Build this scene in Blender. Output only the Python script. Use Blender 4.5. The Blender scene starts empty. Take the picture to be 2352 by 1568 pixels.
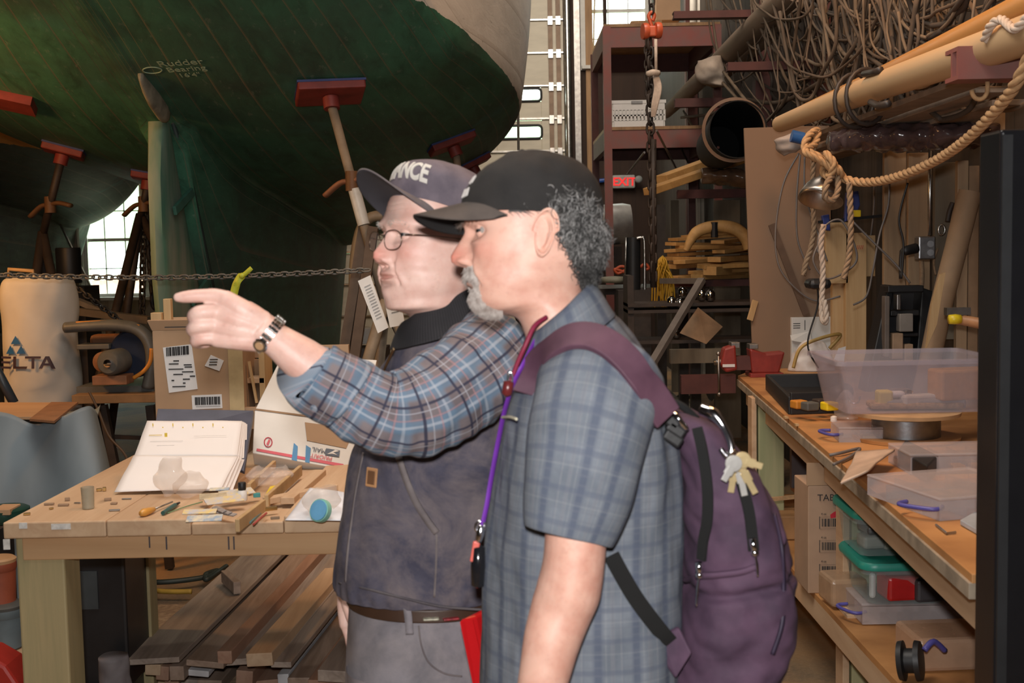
import bpy, bmesh, math, random
import numpy as np
from mathutils import Vector, Matrix, noise
R = math.radians
rnd = random.Random(7)
C = bpy.context.scene.collection
# ---------------------------------------------------------------- camera
F_PX = 2800.0
CAM = Vector((0, 0, 1.62))
PITCH, ROLL = math.atan(224/2800), 0.02
fwd = Vector((0, math.cos(PITCH), -math.sin(PITCH)))
r0 = Vector((1, 0, 0)); u0 = r0.cross(fwd)
rv = (r0 - ROLL*u0).normalized(); uv_ = (u0 + ROLL*r0).normalized()
cd = bpy.data.cameras.new('camera'); cam = bpy.data.objects.new('camera', cd); C.objects.link(cam)
cd.sensor_width = 22.3; cd.lens = 22.3*F_PX/2352; cd.clip_start = .05; cd.clip_end = 200
cam.matrix_world = Matrix(((rv.x, uv_.x, -fwd.x, CAM.x), (rv.y, uv_.y, -fwd.y, CAM.y), (rv.z, uv_.z, -fwd.z, CAM.z), (0, 0, 0, 1)))
cd.dof.use_dof = True; cd.dof.focus_distance = 5.2; cd.dof.aperture_fstop = 5.0
bpy.context.scene.camera = cam
# ---------------------------------------------------------------- world, exposure, lights
vs = bpy.context.scene.view_settings
vs.view_transform = 'Standard'; vs.look = 'None'; vs.gamma = 1; vs.use_curve_mapping = False; vs.exposure = 0.44
w = bpy.data.worlds.new('world'); bpy.context.scene.world = w; w.use_nodes = True
bg = w.node_tree.nodes['Background']; bg.inputs[0].default_value = (.86, 1.0, .90, 1); bg.inputs[1].default_value = 8.0
def area(name, loc, size, power, color, target=None, sy=None):
    l = bpy.data.lights.new(name, 'AREA'); l.size = size; l.energy = power; l.color = color
    if sy: l.shape = 'RECTANGLE'; l.size_y = sy
    o = bpy.data.objects.new(name, l); C.objects.link(o); o.location = loc
    if target is not None:
        o.rotation_euler = (Vector(target)-Vector(loc)).to_track_quat('-Z', 'Y').to_euler()
    return o
area('camera_flash', (-.02, -.03, 1.76), .07, 40, (1, .97, .95), (-.02, 3, 1.55))
area('ceiling_lamp_bench', (1.1, 3.6, 4.6), .7, 44, (1, .50, .20), (1.5, 4.6, 1.0))
area('room_fill_table', (-1.2, 3.0, 5.4), 1.6, 75, (1, .90, .80), (-1.0, 3.6, .8))  # unseen overhead fill, added for general room light
area('ceiling_lamp_far', (.4, 12.6, 5.8), 2.5, 105, (1, .88, .74), (.7, 16, 2.0))
area('ceiling_lamp_aisle', (1.0, 6.8, 6.0), 1.2, 75, (1, .88, .76), (.5, 10.5, 3.2))
area('hull_fill', (-.2, 2.2, 3.9), 1.4, 34, (1, .96, .90), (-.9, 7.0, 2.6))  # added fill without a fixture, brightens the dark hull
area('ceiling_lamp_saw', (-3.3, 5.0, 2.35), .4, 24, (1, .48, .16), (-2.5, 6.3, 1.2))
# ---------------------------------------------------------------- pixel -> world
def ray(px, py):
    return fwd*F_PX + rv*(px-1176) - uv_*(py-784)
def at(px, py, Y):
    d = ray(px, py); return CAM + d*((Y-CAM.y)/d.y)
def atz(px, py, Z):
    d = ray(px, py); return CAM + d*((Z-CAM.z)/d.z)
# ---------------------------------------------------------------- materials
def nt(name):
    m = bpy.data.materials.new(name); m.use_nodes = True
    t = m.node_tree; return m, t, t.nodes['Principled BSDF']
def L(t, a, b): t.links.new(a, b)
def node(t, ty, **kw):
    n = t.nodes.new(ty)
    for k, v in kw.items():
        if k.startswith('i_'): n.inputs[int(k[2:])].default_value = v
        else: setattr(n, k, v)
    return n
def c4(c): return (c[0], c[1], c[2], 1)
def coords(t, scale=(1, 1, 1), src='Object'):
    tc = node(t, 'ShaderNodeTexCoord'); mp = node(t, 'ShaderNodeMapping')
    mp.inputs['Scale'].default_value = scale
    L(t, tc.outputs[src], mp.inputs[0]); return mp.outputs[0]
def mix(t, fac, a, b, mode='MIX'):
    n = t.nodes.new('ShaderNodeMix'); n.data_type = 'RGBA'; n.blend_type = mode
    for i, v in ((0, fac), (6, a), (7, b)):
        if isinstance(v, (int, float)): n.inputs[i].default_value = v
        elif isinstance(v, (tuple, list)): n.inputs[i].default_value = c4(v)
        else: L(t, v, n.inputs[i])
    return n.outputs[2]
def ramp(t, src, stops):
    n = t.nodes.new('ShaderNodeValToRGB'); e = n.color_ramp.elements
    while len(e) < len(stops): e.new(.5)
    for i, (p, c) in enumerate(stops): e[i].position = p; e[i].color = c4(c) if not isinstance(c, (int, float)) else (c, c, c, 1)
    L(t, src, n.inputs[0]); return n.outputs[0]
def noise_tex(t, vec, scale, detail=4, rough=.55, dist=0):
    n = node(t, 'ShaderNodeTexNoise'); L(t, vec, n.inputs['Vector'])
    n.inputs['Scale'].default_value = scale; n.inputs['Detail'].default_value = detail
    n.inputs['Roughness'].default_value = rough; n.inputs['Distortion'].default_value = dist
    return n.outputs[0]
def bump(t, b, h, strength=.3, dist=.002):
    n = node(t, 'ShaderNodeBump'); n.inputs['Strength'].default_value = strength; n.inputs['Distance'].default_value = dist
    L(t, h, n.inputs['Height']); L(t, n.outputs[0], b.inputs['Normal'])
MATS = {}
def plain(name, col, rough=.6, metal=0, var=.25, nscale=12, bmp=.15, scale=(1, 1, 1), alt=None, **kw):
    if name in MATS: return MATS[name]
    m, t, b = nt(name); v = coords(t, scale)
    n = noise_tex(t, v, nscale)
    dark = alt if alt else tuple(c*(1-var) for c in col)
    L(t, ramp(t, n, [(.35, dark), (.65, col)]), b.inputs['Base Color'])
    b.inputs['Roughness'].default_value = rough; b.inputs['Metallic'].default_value = metal
    if bmp: bump(t, b, noise_tex(t, v, nscale*5), bmp)
    for k, val in kw.items(): b.inputs[k.replace('_', ' ')].default_value = val
    MATS[name] = m; return m
def wood(name, a, b_, axis=0, scale=9, rough=.6, knots=True, stretch=.07):
    if name in MATS: return MATS[name]
    m, t, b = nt(name); s = [1, 1, 1]; s[axis] = stretch
    v = coords(t, tuple(s))
    n1 = noise_tex(t, v, scale*3, 6, .6, .6)
    n2 = noise_tex(t, v, scale*.6, 2)
    c = ramp(t, n1, [(.3, b_), (.62, a)])
    c = mix(t, ramp(t, n2, [(.35, 0.0), (.7, .45)]), c, tuple(x*.72 for x in b_))
    if knots:
        vo = node(t, 'ShaderNodeTexVoronoi'); vo.inputs['Scale'].default_value = scale*.55
        L(t, coords(t, tuple(.35 if i == axis else 1 for i in range(3))), vo.inputs['Vector'])
        c = mix(t, ramp(t, vo.outputs['Distance'], [(.0, .8), (.07, 0.0)]), c, tuple(x*.35 for x in b_))
    L(t, c, b.inputs['Base Color']); b.inputs['Roughness'].default_value = rough
    bump(t, b, n1, .12); MATS[name] = m; return m
def metal(name, col, rough=.35, var=.3, nscale=20):
    return plain(name, col, rough, 1.0, var, nscale, .1)
def clear(name, col=(.95, .95, 1), rough=.12, alpha=.35, haze=(.8, .78, .8)):
    """thin cloudy plastic: part see-through, part milky"""
    if name in MATS: return MATS[name]
    m, t, b = nt(name); b.inputs['Base Color'].default_value = c4(haze); b.inputs['Roughness'].default_value = rough
    tr = node(t, 'ShaderNodeBsdfTransparent'); tr.inputs[0].default_value = c4(col)
    ms = node(t, 'ShaderNodeMixShader')
    n = noise_tex(t, coords(t), 18)
    L(t, ramp(t, n, [(.3, alpha*.88), (.7, min(1, alpha*1.12))]), ms.inputs[0])
    L(t, tr.outputs[0], ms.inputs[1]); L(t, b.outputs[0], ms.inputs[2])
    L(t, ms.outputs[0], t.nodes['Material Output'].inputs[0]); MATS[name] = m; return m
# ---------------------------------------------------------------- mesh builder
class MB:
    def __init__(s): s.v = []; s.f = []; s.uv = None; s.m = []
    def add(s, v, f, mi=0):
        o = len(s.v); s.v += [tuple(x) for x in v]; s.f += [tuple(i+o for i in q) for q in f]; s.m += [mi]*len(f); return s
    def box(s, c, size, rot=None, taper=1.0, mi=0):
        hx, hy, hz = size[0]/2, size[1]/2, size[2]/2
        vv = []
        for z in (-hz, hz):
            k = taper if z < 0 else 1
            vv += [Vector((-hx*k, -hy*k, z)), Vector((hx*k, -hy*k, z)), Vector((hx*k, hy*k, z)), Vector((-hx*k, hy*k, z))]
        if rot is not None: vv = [rot @ x for x in vv]
        c = Vector(c)
        return s.add([x+c for x in vv], [(3, 2, 1, 0), (4, 5, 6, 7), (0, 1, 5, 4), (1, 2, 6, 5), (2, 3, 7, 6), (3, 0, 4, 7)], mi)
    def prect(s, x0, y0, x1, y1, Y, d, mi=0):
        """box whose front face at distance Y spans a rectangle between two seen corners"""
        a = at(x0, y1, Y); b = at(x1, y0, Y)
        return s.box(((a.x+b.x)/2, Y+d/2, (a.z+b.z)/2), (abs(b.x-a.x), d, abs(b.z-a.z)), mi=mi)
    def bar(s, p, q, w, h, up=(0, 0, 1), mi=0):
        p = Vector(p); q = Vector(q); d = (q-p); l = d.length; d.normalize(); up = Vector(up)
        sd = d.cross(up).normalized(); u2 = sd.cross(d)
        m = Matrix((d, sd, u2)).transposed()
        return s.box((p+q)/2, (l, w, h), m, mi=mi)
    def tube(s, pts, r, n=10, smooth=0, cap=True, closed=False, flat=None, mi=0):
        P = [Vector(p) for p in pts]
        rr = list(r) if hasattr(r, '__len__') else [r]*len(P)
        if smooth:
            P, rr = catmull(P, rr, smooth, closed)
        k = len(P); vs_, fs = [], []
        T = []
        for i in range(k):
            a = P[(i-1) % k] if (closed or i > 0) else P[i]; b = P[(i+1) % k] if (closed or i < k-1) else P[i]
            d = b-a; T.append(d.normalized() if d.length > 1e-9 else Vector((0, 0, 1)))
        up = Vector((0, 0, 1)) if abs(T[0].z) < .9 else Vector((0, 1, 0))
        nrm = (up - T[0]*up.dot(T[0])).normalized()
        for i in range(k):
            nrm = (nrm - T[i]*nrm.dot(T[i])); nrm = nrm.normalized() if nrm.length > 1e-6 else T[i].orthogonal().normalized()
            bn = T[i].cross(nrm)
            for j in range(n):
                a = 2*math.pi*j/n
                fx, fy = (1, 1) if flat is None else flat
                vs_.append(P[i] + (nrm*math.cos(a)*fx + bn*math.sin(a)*fy)*rr[i])
        for i in range(k-1 if not closed else k):
            i2 = (i+1) % k
            for j in range(n):
                fs.append((i*n+j, i*n+(j+1) % n, i2*n+(j+1) % n, i2*n+j))
        if cap and not closed:
            fs.append(tuple(range(n-1, -1, -1))); fs.append(tuple((k-1)*n+j for j in range(n)))
        return s.add(vs_, fs, mi)
    def lathe(s, c, prof, n=24, axis=(0, 0, 1), mi=0, cap=True):
        """prof: (radius, height) pairs along the axis"""
        ax = Vector(axis).normalized(); a = ax.orthogonal().normalized() if abs(ax.z) < .999 else Vector((1, 0, 0)); b = ax.cross(a)
        c = Vector(c); vs_ = []; fs = []
        for r, h in prof:
            for j in range(n):
                t = 2*math.pi*j/n; vs_.append(c + ax*h + (a*math.cos(t)+b*math.sin(t))*max(r, 1e-5))
        for i in range(len(prof)-1):
            for j in range(n):
                fs.append((i*n+j, i*n+(j+1) % n, (i+1)*n+(j+1) % n, (i+1)*n+j))
        if cap: fs.append(tuple(range(n-1, -1, -1))); fs.append(tuple((len(prof)-1)*n+j for j in range(n)))
        return s.add(vs_, fs, mi)
    def poly(s, pts, d, mi=0):
        """outline extruded by vector d"""
        P = [Vector(p) for p in pts]; k = len(P); d = Vector(d)
        return s.add(P+[p+d for p in P], [tuple(range(k-1, -1, -1)), tuple(range(k, 2*k))]+[(i, (i+1) % k, k+(i+1) % k, k+i) for i in range(k)], mi)
    def grid(s, G, close_u=False, uv=None, mi=0, cap0=False, cap1=False):
        """G: numpy (nv, nu, 3)"""
        nv, nu, _ = G.shape; o = len(s.v)
        s.v += [tuple(x) for x in G.reshape(-1, 3)]
        F_ = []; U = []
        for i in range(nv-1):
            for j in range(nu if close_u else nu-1):
                j2 = (j+1) % nu
                F_.append((o+i*nu+j, o+i*nu+j2, o+(i+1)*nu+j2, o+(i+1)*nu+j))
                if uv is not None:
                    ju = j+1
                    U += [tuple(uv[i, j]), tuple(uv[i, ju]), tuple(uv[i+1, ju]), tuple(uv[i+1, j])]
        if cap0: F_.append(tuple(o+j for j in range(nu-1, -1, -1))); U += [(0, 0)]*nu
        if cap1: F_.append(tuple(o+(nv-1)*nu+j for j in range(nu))); U += [(0, 0)]*nu
        s.f += F_; s.m += [mi]*len(F_)
        if uv is not None: s.uv = (s.uv or [])+U
        return s
    def build(s, name, mat, parent=None, smooth=False, bevel=0, seg=2, sub=0, solid=0, origin=None, auto=None):
        me = bpy.data.meshes.new(name)
        V = np.array(s.v, dtype=float)
        if parent is None:
            if origin is None:
                lo, hi = V.min(0), V.max(0); origin = Vector(((lo[0]+hi[0])/2, (lo[1]+hi[1])/2, lo[2]))
            org = Vector(origin)
        else: org = base_of(parent)
        V = V - np.array(org)
        me.from_pydata(V.tolist(), [], s.f)
        if s.uv is not None and len(s.uv) == sum(len(f) for f in s.f):
            ul = me.uv_layers.new(name='UVMap'); ul.data.foreach_set('uv', np.array(s.uv, dtype=np.float32).ravel())
        for m_ in (mat if isinstance(mat, (list, tuple)) else [mat]): me.materials.append(m_)
        if any(s.m): me.polygons.foreach_set('material_index', s.m)
        me.update()
        bm = bmesh.new(); bm.from_mesh(me); bmesh.ops.recalc_face_normals(bm, faces=bm.faces); bm.to_mesh(me); bm.free()
        o = bpy.data.objects.new(name, me); C.objects.link(o)
        if parent is None: o.location = org
        else: o.parent = parent
        if parent is None: o['base'] = tuple(org)
        else: BASE[o] = org
        if parent is None: del o['base']; BASE[o] = org
        if smooth:
            me.shade_smooth()
            if auto: 
                me.polygons.foreach_set('use_smooth', [True]*len(me.polygons)); me.set_sharp_from_angle(angle=R(auto))
        if bevel:
            b = o.modifiers.new('bevel', 'BEVEL'); b.width = bevel; b.segments = seg; b.limit_method = 'ANGLE'; b.angle_limit = R(40)
        if solid:
            b = o.modifiers.new('solid', 'SOLIDIFY'); b.thickness = solid; b.offset = 0
        if sub:
            b = o.modifiers.new('sub', 'SUBSURF'); b.levels = sub; b.render_levels = sub
        return o
BASE = {}
def base_of(o): return BASE.get(o, Vector((0, 0, 0)))
def tag(o, label=None, cat=None, group=None, kind=None):
    if label: o['label'] = label
    if cat: o['category'] = cat
    if group: o['group'] = group
    if kind: o['kind'] = kind
    return o
def thing(name, label, cat, loc, group=None):
    o = bpy.data.objects.new(name, None); C.objects.link(o); o.location = loc; BASE[o] = Vector(loc)
    o.empty_display_size = .1
    return tag(o, label, cat, group)
def struct(o): o['kind'] = 'structure'; return o
def catmull(P, r, n, closed=False):
    k = len(P); out = []; ro = []
    for i in range(k if closed else k-1):
        g = lambda j: P[j % k] if closed else P[max(0, min(k-1, j))]
        h = lambda j: r[j % k] if closed else r[max(0, min(k-1, j))]
        p0, p1, p2, p3 = g(i-1), g(i), g(i+1), g(i+2)
        for s_ in range(n):
            t = s_/n
            out.append(.5*((2*p1)+(p2-p0)*t+(2*p0-5*p1+4*p2-p3)*t*t+(3*p1-p0-3*p2+p3)*t**3))
            ro.append(h(i)*(1-t)+h(i+1)*t)
    if not closed: out.append(P[-1]); ro.append(r[-1])
    return out, ro
def crn(A, nv):
    """Catmull-Rom resample rows of an array (k, m) to nv rows"""
    A = np.array(A, float); k = len(A); u = np.linspace(0, k-1, nv); i = np.minimum(u.astype(int), k-2); t = (u-i)[:, None]
    p = lambda j: A[np.clip(j, 0, k-1)]
    return .5*((2*p(i))+(p(i+1)-p(i-1))*t+(2*p(i-1)-5*p(i)+4*p(i+1)-p(i+2))*t*t+(3*p(i)-p(i-1)-3*p(i+1)+p(i+2))*t**3)
def loft(rings, nu=96, nv=120, lat=(0, -1, 0), front_dense=0.0, ph=0.0):
    """rings: (F point, B point, half width, exponent). Returns grid (nv, nu, 3), uv (nv, nu+1, 2)"""
    A = crn([[*r[0], *r[1], r[2], r[3] if len(r) > 3 else 1.0] for r in rings], nv)
    th = np.linspace(0, 2*np.pi, nu, endpoint=False)+ph; th = th - front_dense*np.sin(th)
    c = np.cos(th); s = np.sin(th); Ff = A[:, None, 0:3]; Bb = A[:, None, 3:6]; W = A[:, None, 6:7]; E = A[:, 7:8]
    cc = (np.sign(c)*np.abs(c)**E)[..., None]; ss = (np.sign(s)*np.abs(s)**E)[..., None]
    G = (Ff+Bb)/2 + (Ff-Bb)/2*cc + W*ss*np.array(lat, float)
    return G, arcuv(G)
def arcuv(G):
    nv, nu, _ = G.shape
    mid = G[nv//2]; seg = np.linalg.norm(np.roll(mid, -1, 0)-mid, axis=1); U = np.concatenate([[0], np.cumsum(seg)])
    ctr = G.mean(1); V = np.concatenate([[0], np.cumsum(np.linalg.norm(np.diff(ctr, axis=0), axis=1))])
    return np.stack(np.broadcast_arrays(U[None, :], V[:, None]), -1)
def gnormals(G):
    du = np.roll(G, -1, 1)-np.roll(G, 1, 1); dv = np.gradient(G, axis=0); n = np.cross(du, dv); n /= (np.linalg.norm(n, axis=2, keepdims=True)+1e-9)
    c = G.mean((0, 1)); 
    out = ((G-G.mean(1, keepdims=True))*n).sum(-1).mean()
    return n if out > 0 else -n
def wav(G, scale, seed=0, k=14):
    """smooth pseudo-noise in [-1,1] over points"""
    g = np.random.default_rng(seed); s = np.array(scale, float); out = 0
    for i in range(k):
        d = g.normal(size=3); d /= np.linalg.norm(d); f = 2**g.uniform(0, 1.6)
        out = out + np.sin((G*s) @ d*f*2*np.pi + g.uniform(0, 6.28) + 1.3*np.sin((G*s) @ g.normal(size=3)*2))/f
    return out/(k*.32)
def wrinkle(G, amp, scale, seed=0):
    n = gnormals(G); a = wav(G, scale, seed)
    a = np.sign(a)*np.abs(a)**.8
    return G + n*(a*amp)[..., None]
def remesh(mb, voxel, smooth_it=4, factor=.5):
    me = bpy.data.meshes.new('tmp'); me.from_pydata(mb.v, [], mb.f)
    bm = bmesh.new(); bm.from_mesh(me); bmesh.ops.recalc_face_normals(bm, faces=bm.faces); bm.to_mesh(me); bm.free()
    o = bpy.data.objects.new('tmp', me); C.objects.link(o)
    r = o.modifiers.new('r', 'REMESH'); r.mode = 'VOXEL'; r.voxel_size = voxel
    if smooth_it: s_ = o.modifiers.new('s', 'SMOOTH'); s_.iterations = smooth_it; s_.factor = factor
    dg = bpy.context.evaluated_depsgraph_get(); dg.update()
    ev = o.evaluated_get(dg); m2 = bpy.data.meshes.new_from_object(ev)
    out = MB(); out.v = [tuple(v.co) for v in m2.vertices]; out.f = [tuple(p.vertices) for p in m2.polygons]; out.m = [0]*len(out.f)
    bpy.data.objects.remove(o); bpy.data.meshes.remove(me); bpy.data.meshes.remove(m2)
    return out
def text_part(txt, name, mat, parent, M4, size, extrude=.0006, bend=None, bold=0, sx=1.0):  # bend wraps it on a curve
    """flat lettering turned into a mesh; M4 places it (x right, y up)"""
    cu = bpy.data.curves.new('t', 'FONT'); cu.body = txt; cu.size = size; cu.extrude = extrude; cu.align_x = 'CENTER'; cu.align_y = 'CENTER'; cu.offset = bold
    o = bpy.data.objects.new('t', cu); C.objects.link(o)
    dg = bpy.context.evaluated_depsgraph_get(); dg.update()
    me = bpy.data.meshes.new_from_object(o.evaluated_get(dg))
    if bend:
        bm = bmesh.new(); bm.from_mesh(me); bmesh.ops.triangulate(bm, faces=bm.faces); bmesh.ops.subdivide_edges(bm, edges=bm.edges, cuts=3, use_grid_fill=True); bm.to_mesh(me); bm.free()
    mb = MB(); vs_ = []
    for v in me.vertices:
        p = Vector((v.co.x*sx, v.co.y, v.co.z))
        if bend: p = bend(p)
        vs_.append(M4 @ p)
    mb.add(vs_, [tuple(p.vertices) for p in me.polygons])
    bpy.data.objects.remove(o); bpy.data.curves.remove(cu); bpy.data.meshes.remove(me)
    return mb.build(name, mat, parent)
def frame(o, x, y):
    x = Vector(x).normalized(); y = Vector(y); z = x.cross(y).normalized(); y = z.cross(x)
    m = Matrix((x, y, z)).transposed().to_4x4(); m.translation = Vector(o); return m
def dup(root, loc, label=None, group=None):
    r_ = root.copy(); C.objects.link(r_); r_.location = loc; BASE[r_] = Vector(loc)
    if label: r_['label'] = label
    if group: r_['group'] = group
    for ch in list(root.children):
        c_ = ch.copy(); C.objects.link(c_); c_.parent = r_
        for g in list(ch.children):
            d_ = g.copy(); C.objects.link(d_); d_.parent = c_
    return r_
# ================================================================ THE SETTING
from mathutils.bvhtree import BVHTree
YB = 17.0
def planked(name, a, b_, w=5.0, axis='X', rough=.8):
    """vertical boards with dark gaps, weathered"""
    m, t, b = nt(name); v = coords(t, (1, 1, .06)); n = noise_tex(t, v, 14, 6, .65)
    tc = node(t, 'ShaderNodeTexCoord'); sx = node(t, 'ShaderNodeSeparateXYZ'); L(t, tc.outputs['Object'], sx.inputs[0])
    mu = node(t, 'ShaderNodeMath', operation='MULTIPLY'); L(t, sx.outputs[axis], mu.inputs[0]); mu.inputs[1].default_value = w
    fr = node(t, 'ShaderNodeMath', operation='FRACT'); L(t, mu.outputs[0], fr.inputs[0])
    fl = node(t, 'ShaderNodeMath', operation='FLOOR'); L(t, mu.outputs[0], fl.inputs[0])
    wn = node(t, 'ShaderNodeTexWhiteNoise', noise_dimensions='1D'); L(t, fl.outputs[0], wn.inputs['W'])
    c = ramp(t, n, [(.3, b_), (.65, a)]); c = mix(t, wn.outputs[0], c, tuple(x*.55 for x in a))
    gap = ramp(t, fr.outputs[0], [(0, 1.0), (.03, 0.0)])
    c = mix(t, gap, c, (.01, .008, .006))
    L(t, c, b.inputs['Base Color']); b.inputs['Roughness'].default_value = rough
    bump(t, b, n, .3); MATS[name] = m; return m
M_floor = None
def floor_mat():
    m, t, b = nt('dusty_floor'); v = coords(t)
    n1 = noise_tex(t, v, 1.3, 5, .6, .5); n2 = noise_tex(t, v, 60, 4, .8)
    c = ramp(t, n1, [(.38, (.10, .085, .07)), (.5, (.22, .15, .085)), (.62, (.33, .19, .085))])
    c = mix(t, ramp(t, n2, [(.45, 0.0), (.7, .5)]), c, (.36, .25, .15))
    L(t, c, b.inputs['Base Color']); b.inputs['Roughness'].default_value = .75; bump(t, b, n2, .4); return m
struct(MB().box((-3, 7, -.05), (12, 21, .1)).build('floor', floor_mat()))
m_darkw = planked('dark_wall_boards', (.060, .030, .018), (.022, .012, .009), 5)
m_rightw = planked('weathered_wall_boards', (.085, .065, .048), (.028, .022, .018), 4.2, 'Y')
m_palew = planked('pale_wall_boards', (.46, .42, .35), (.22, .18, .13), 3)
m_roof = plain('roof_boards', (.05, .035, .025), .9)
# back wall: pieces around the two windows and the tall door
W1 = (at(190, 500, YB).x, at(330, 500, YB).x, at(260, 682, YB).z, at(260, 418, YB).z)
W2 = (at(1351, 60, YB).x, at(1490, 60, YB).x, at(1400, 152, YB).z, at(1400, 152, YB).z+1.5)
D1 = (-3.4, at(1296, 200, YB).x, 0, 6.6)
wb = MB(); T = .2
def wpiece(mb, x0, x1, z0, z1): mb.box(((x0+x1)/2, YB+T/2, (z0+z1)/2), (x1-x0, T, z1-z0))
wl = MB()
wpiece(wl, -9, W1[0], 0, 7); wpiece(wl, W1[1], D1[0], 0, 7); wpiece(wl, W1[0], W1[1], 0, W1[2]); wpiece(wl, W1[0], W1[1], W1[3], 7)
struct(wl.build('wall_back_left', m_palew))
wpiece(wb, D1[1], W2[0], 0, 7); wpiece(wb, W2[1], 2.9, 0, 7); wpiece(wb, W2[0], W2[1], 0, W2[2]); wpiece(wb, W2[0], W2[1], W2[3], 7)
wpiece(wb, D1[0], D1[1], D1[3], 7)
struct(wb.build('wall_back_right', m_darkw))
XR = 2.0
struct(MB().box((XR+.1+.0, 7, 3.5), (.2, 21, 7)).build('wall_right', m_rightw))
struct(MB().box((-9.1, 7, 3.5), (.2, 21, 7)).build('wall_left', m_palew))
struct(MB().box((-3.5, -3.6, 3.5), (11.4, .2, 7)).build('wall_front', m_darkw))
struct(MB().box((-3.5, 7, 7.05), (11.4, 21.2, .1)).build('ceiling', m_roof))
m_frame = plain('window_paint', (.62, .60, .56), .5, var=.12)
m_glass = clear('window_glass', (1, 1, 1), .02, .06, (.9, .95, .95))
def window(n, x0, x1, z0, z1, cols, rows, double=True):
    t = MB(); fw = .05
    for a, b_ in ((x0, x0+fw), (x1-fw, x1)): t.box(((a+b_)/2, YB+.05, (z0+z1)/2), (fw, .12, z1-z0))
    for a, b_ in ((z0, z0+fw), (z1-fw, z1)): t.box(((x0+x1)/2, YB+.05, (a+b_)/2), (x1-x0-2*fw, .12, fw))
    t.box(((x0+x1)/2, YB-.05, z0-.02), (x1-x0+.2, .16, .045))
    t.box((x0-.06, YB-.015, (z0+z1)/2), (.1, .03, z1-z0+.1)); t.box((x1+.06, YB-.015, (z0+z1)/2), (.1, .03, z1-z0+.1)); t.box(((x0+x1)/2, YB-.015, z1+.06), (x1-x0+.24, .03, .12))
    root = struct(t.build(n, m_frame))
    s = MB(); zm = (z0+z1)/2
    if double: s.box(((x0+x1)/2, YB+.05, zm), (x1-x0-.1, .06, .045))
    s.build('sash_rail', m_frame, root) if double else None
    mm = MB()
    for i in range(1, cols): mm.box((x0+(x1-x0)*i/cols, YB+.05, zm), (.016, .03, z1-z0-.1))
    for i in range(1, rows):
        if double and i*2 == rows: continue
        mm.box(((x0+x1)/2, YB+.05, z0+(z1-z0)*i/rows), (x1-x0-.1, .03, .016))
    mm.build('muntins', m_frame, root)
    MB().box(((x0+x1)/2, YB+.05, zm), (x1-x0-.1, .006, z1-z0-.1)).build('pane', m_glass, root)
window('window_1', *W1[:2], W1[2], W1[3], 3, 4)
window('window_2', *W2[:2], W2[2], W2[3], 3, 4)
# tall sectional door with strip hinges and small round-cornered windows
m_door = plain('door_panel_cream', (.66, .60, .48), .55, var=.12, nscale=3, scale=(1, 1, 4))
m_hinge = plain('hinge_tape_brown', (.33, .22, .15), .6)
m_chrome = metal('galvanised_steel', (.62, .62, .60), .3)
m_rubber = plain('black_rubber', (.012, .012, .013), .5, var=.2)
ph = at(1250, 275, YB).z-at(1250, 352, YB).z
zt = [at(1250, y, YB).z for y in (48, 128, 197, 275)]
ph = (zt[0]-zt[3])/3
droot = None
zs = [zt[3]+ph*k for k in range(-9, 8)]
for k in range(len(zs)-1):
    z0, z1 = max(zs[k], 0.0), zs[k+1]
    if z1 <= 0.05: continue
    if z0 > 6.5: continue
    z1 = min(z1, 6.6)
    mb = MB(); xa, xb = D1[0], D1[1]; zc = (z0+z1)/2
    wz = None
    if abs(zs[k]-(zt[3]-ph)) < .02: wz = (at(1200, 318, YB).z, at(1200, 288, YB).z)
    if abs(zs[k]-zt[3]) < .02: wz = (at(1200, 232, YB).z, at(1200, 203, YB).z)
    if wz:
        wins = [(at(1243, 215, YB).x-.62-1.0*i, at(1243, 215, YB).x-1.0*i) for i in range(3)]
        xs = [xa]+[v for w_ in sorted(wins) for v in w_]+[xb]
        for i in range(0, len(xs), 2): mb.box(((xs[i]+xs[i+1])/2, YB+.06, zc), (xs[i+1]-xs[i], .05, z1-z0-.001))
        for (a, b_) in wins:
            mb.box(((a+b_)/2, YB+.06, (z0+wz[0])/2-.003), (b_-a, .05, wz[0]-z0-.006)); mb.box(((a+b_)/2, YB+.06, (z1+wz[1])/2-.003), (b_-a, .05, z1-wz[1]-.006))
    else:
        mb.box(((xa+xb)/2, YB+.06, zc), (xb-xa, .05, z1-z0-.001))
    mb.box(((xa+xb)/2, YB+.02, z0+.02), (xb-xa, .03, .03), mi=1)
    o = mb.build('door_1' if droot is None else 'panel', [m_door, m_chrome], droot, bevel=.006)
    if droot is None: droot = struct(o)
    if wz:
        for (a, b_) in wins:
            g = MB(); r_ = .05; zc2 = (wz[0]+wz[1])/2
            hw, hh = (b_-a)/2, (wz[1]-wz[0])/2
            loop = []
            for cx, cz, a0 in ((hw-r_, hh-r_, 0), (-hw+r_, hh-r_, 90), (-hw+r_, -hh+r_, 180), (hw-r_, -hh+r_, 270)):
                for q in range(5): loop.append(((a+b_)/2+cx+r_*math.cos(R(a0+22.5*q)), YB+.03, zc2+cz+r_*math.sin(R(a0+22.5*q))))
            g.tube(loop, .02, 6, closed=True)
            f = g.build('window_frame', m_rubber, droot, smooth=True)
            MB().box(((a+b_)/2, YB+.06, zc2), (b_-a, .006, wz[1]-wz[0])).build('pane', m_glass, f)
for px in (1266, 1284):
    x = at(px, 200, YB).x
    mb = MB().box((x, YB+.012, 3.3), (.06, .02, 6.4)); mb.build('hinge_strip', m_hinge, droot)
    for k, z in enumerate(zs):
        if .2 < z < 6.3: MB().box((x, YB-.01, z), (.07, .03, .12)).build('hinge', m_chrome, droot, bevel=.004)
xt = at(1304, 200, YB).x
MB().tube([(xt, YB-.08, .1), (xt, YB-.08, 6.6)], .045, 12).build('track', m_chrome, droot, smooth=True, auto=40)
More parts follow.
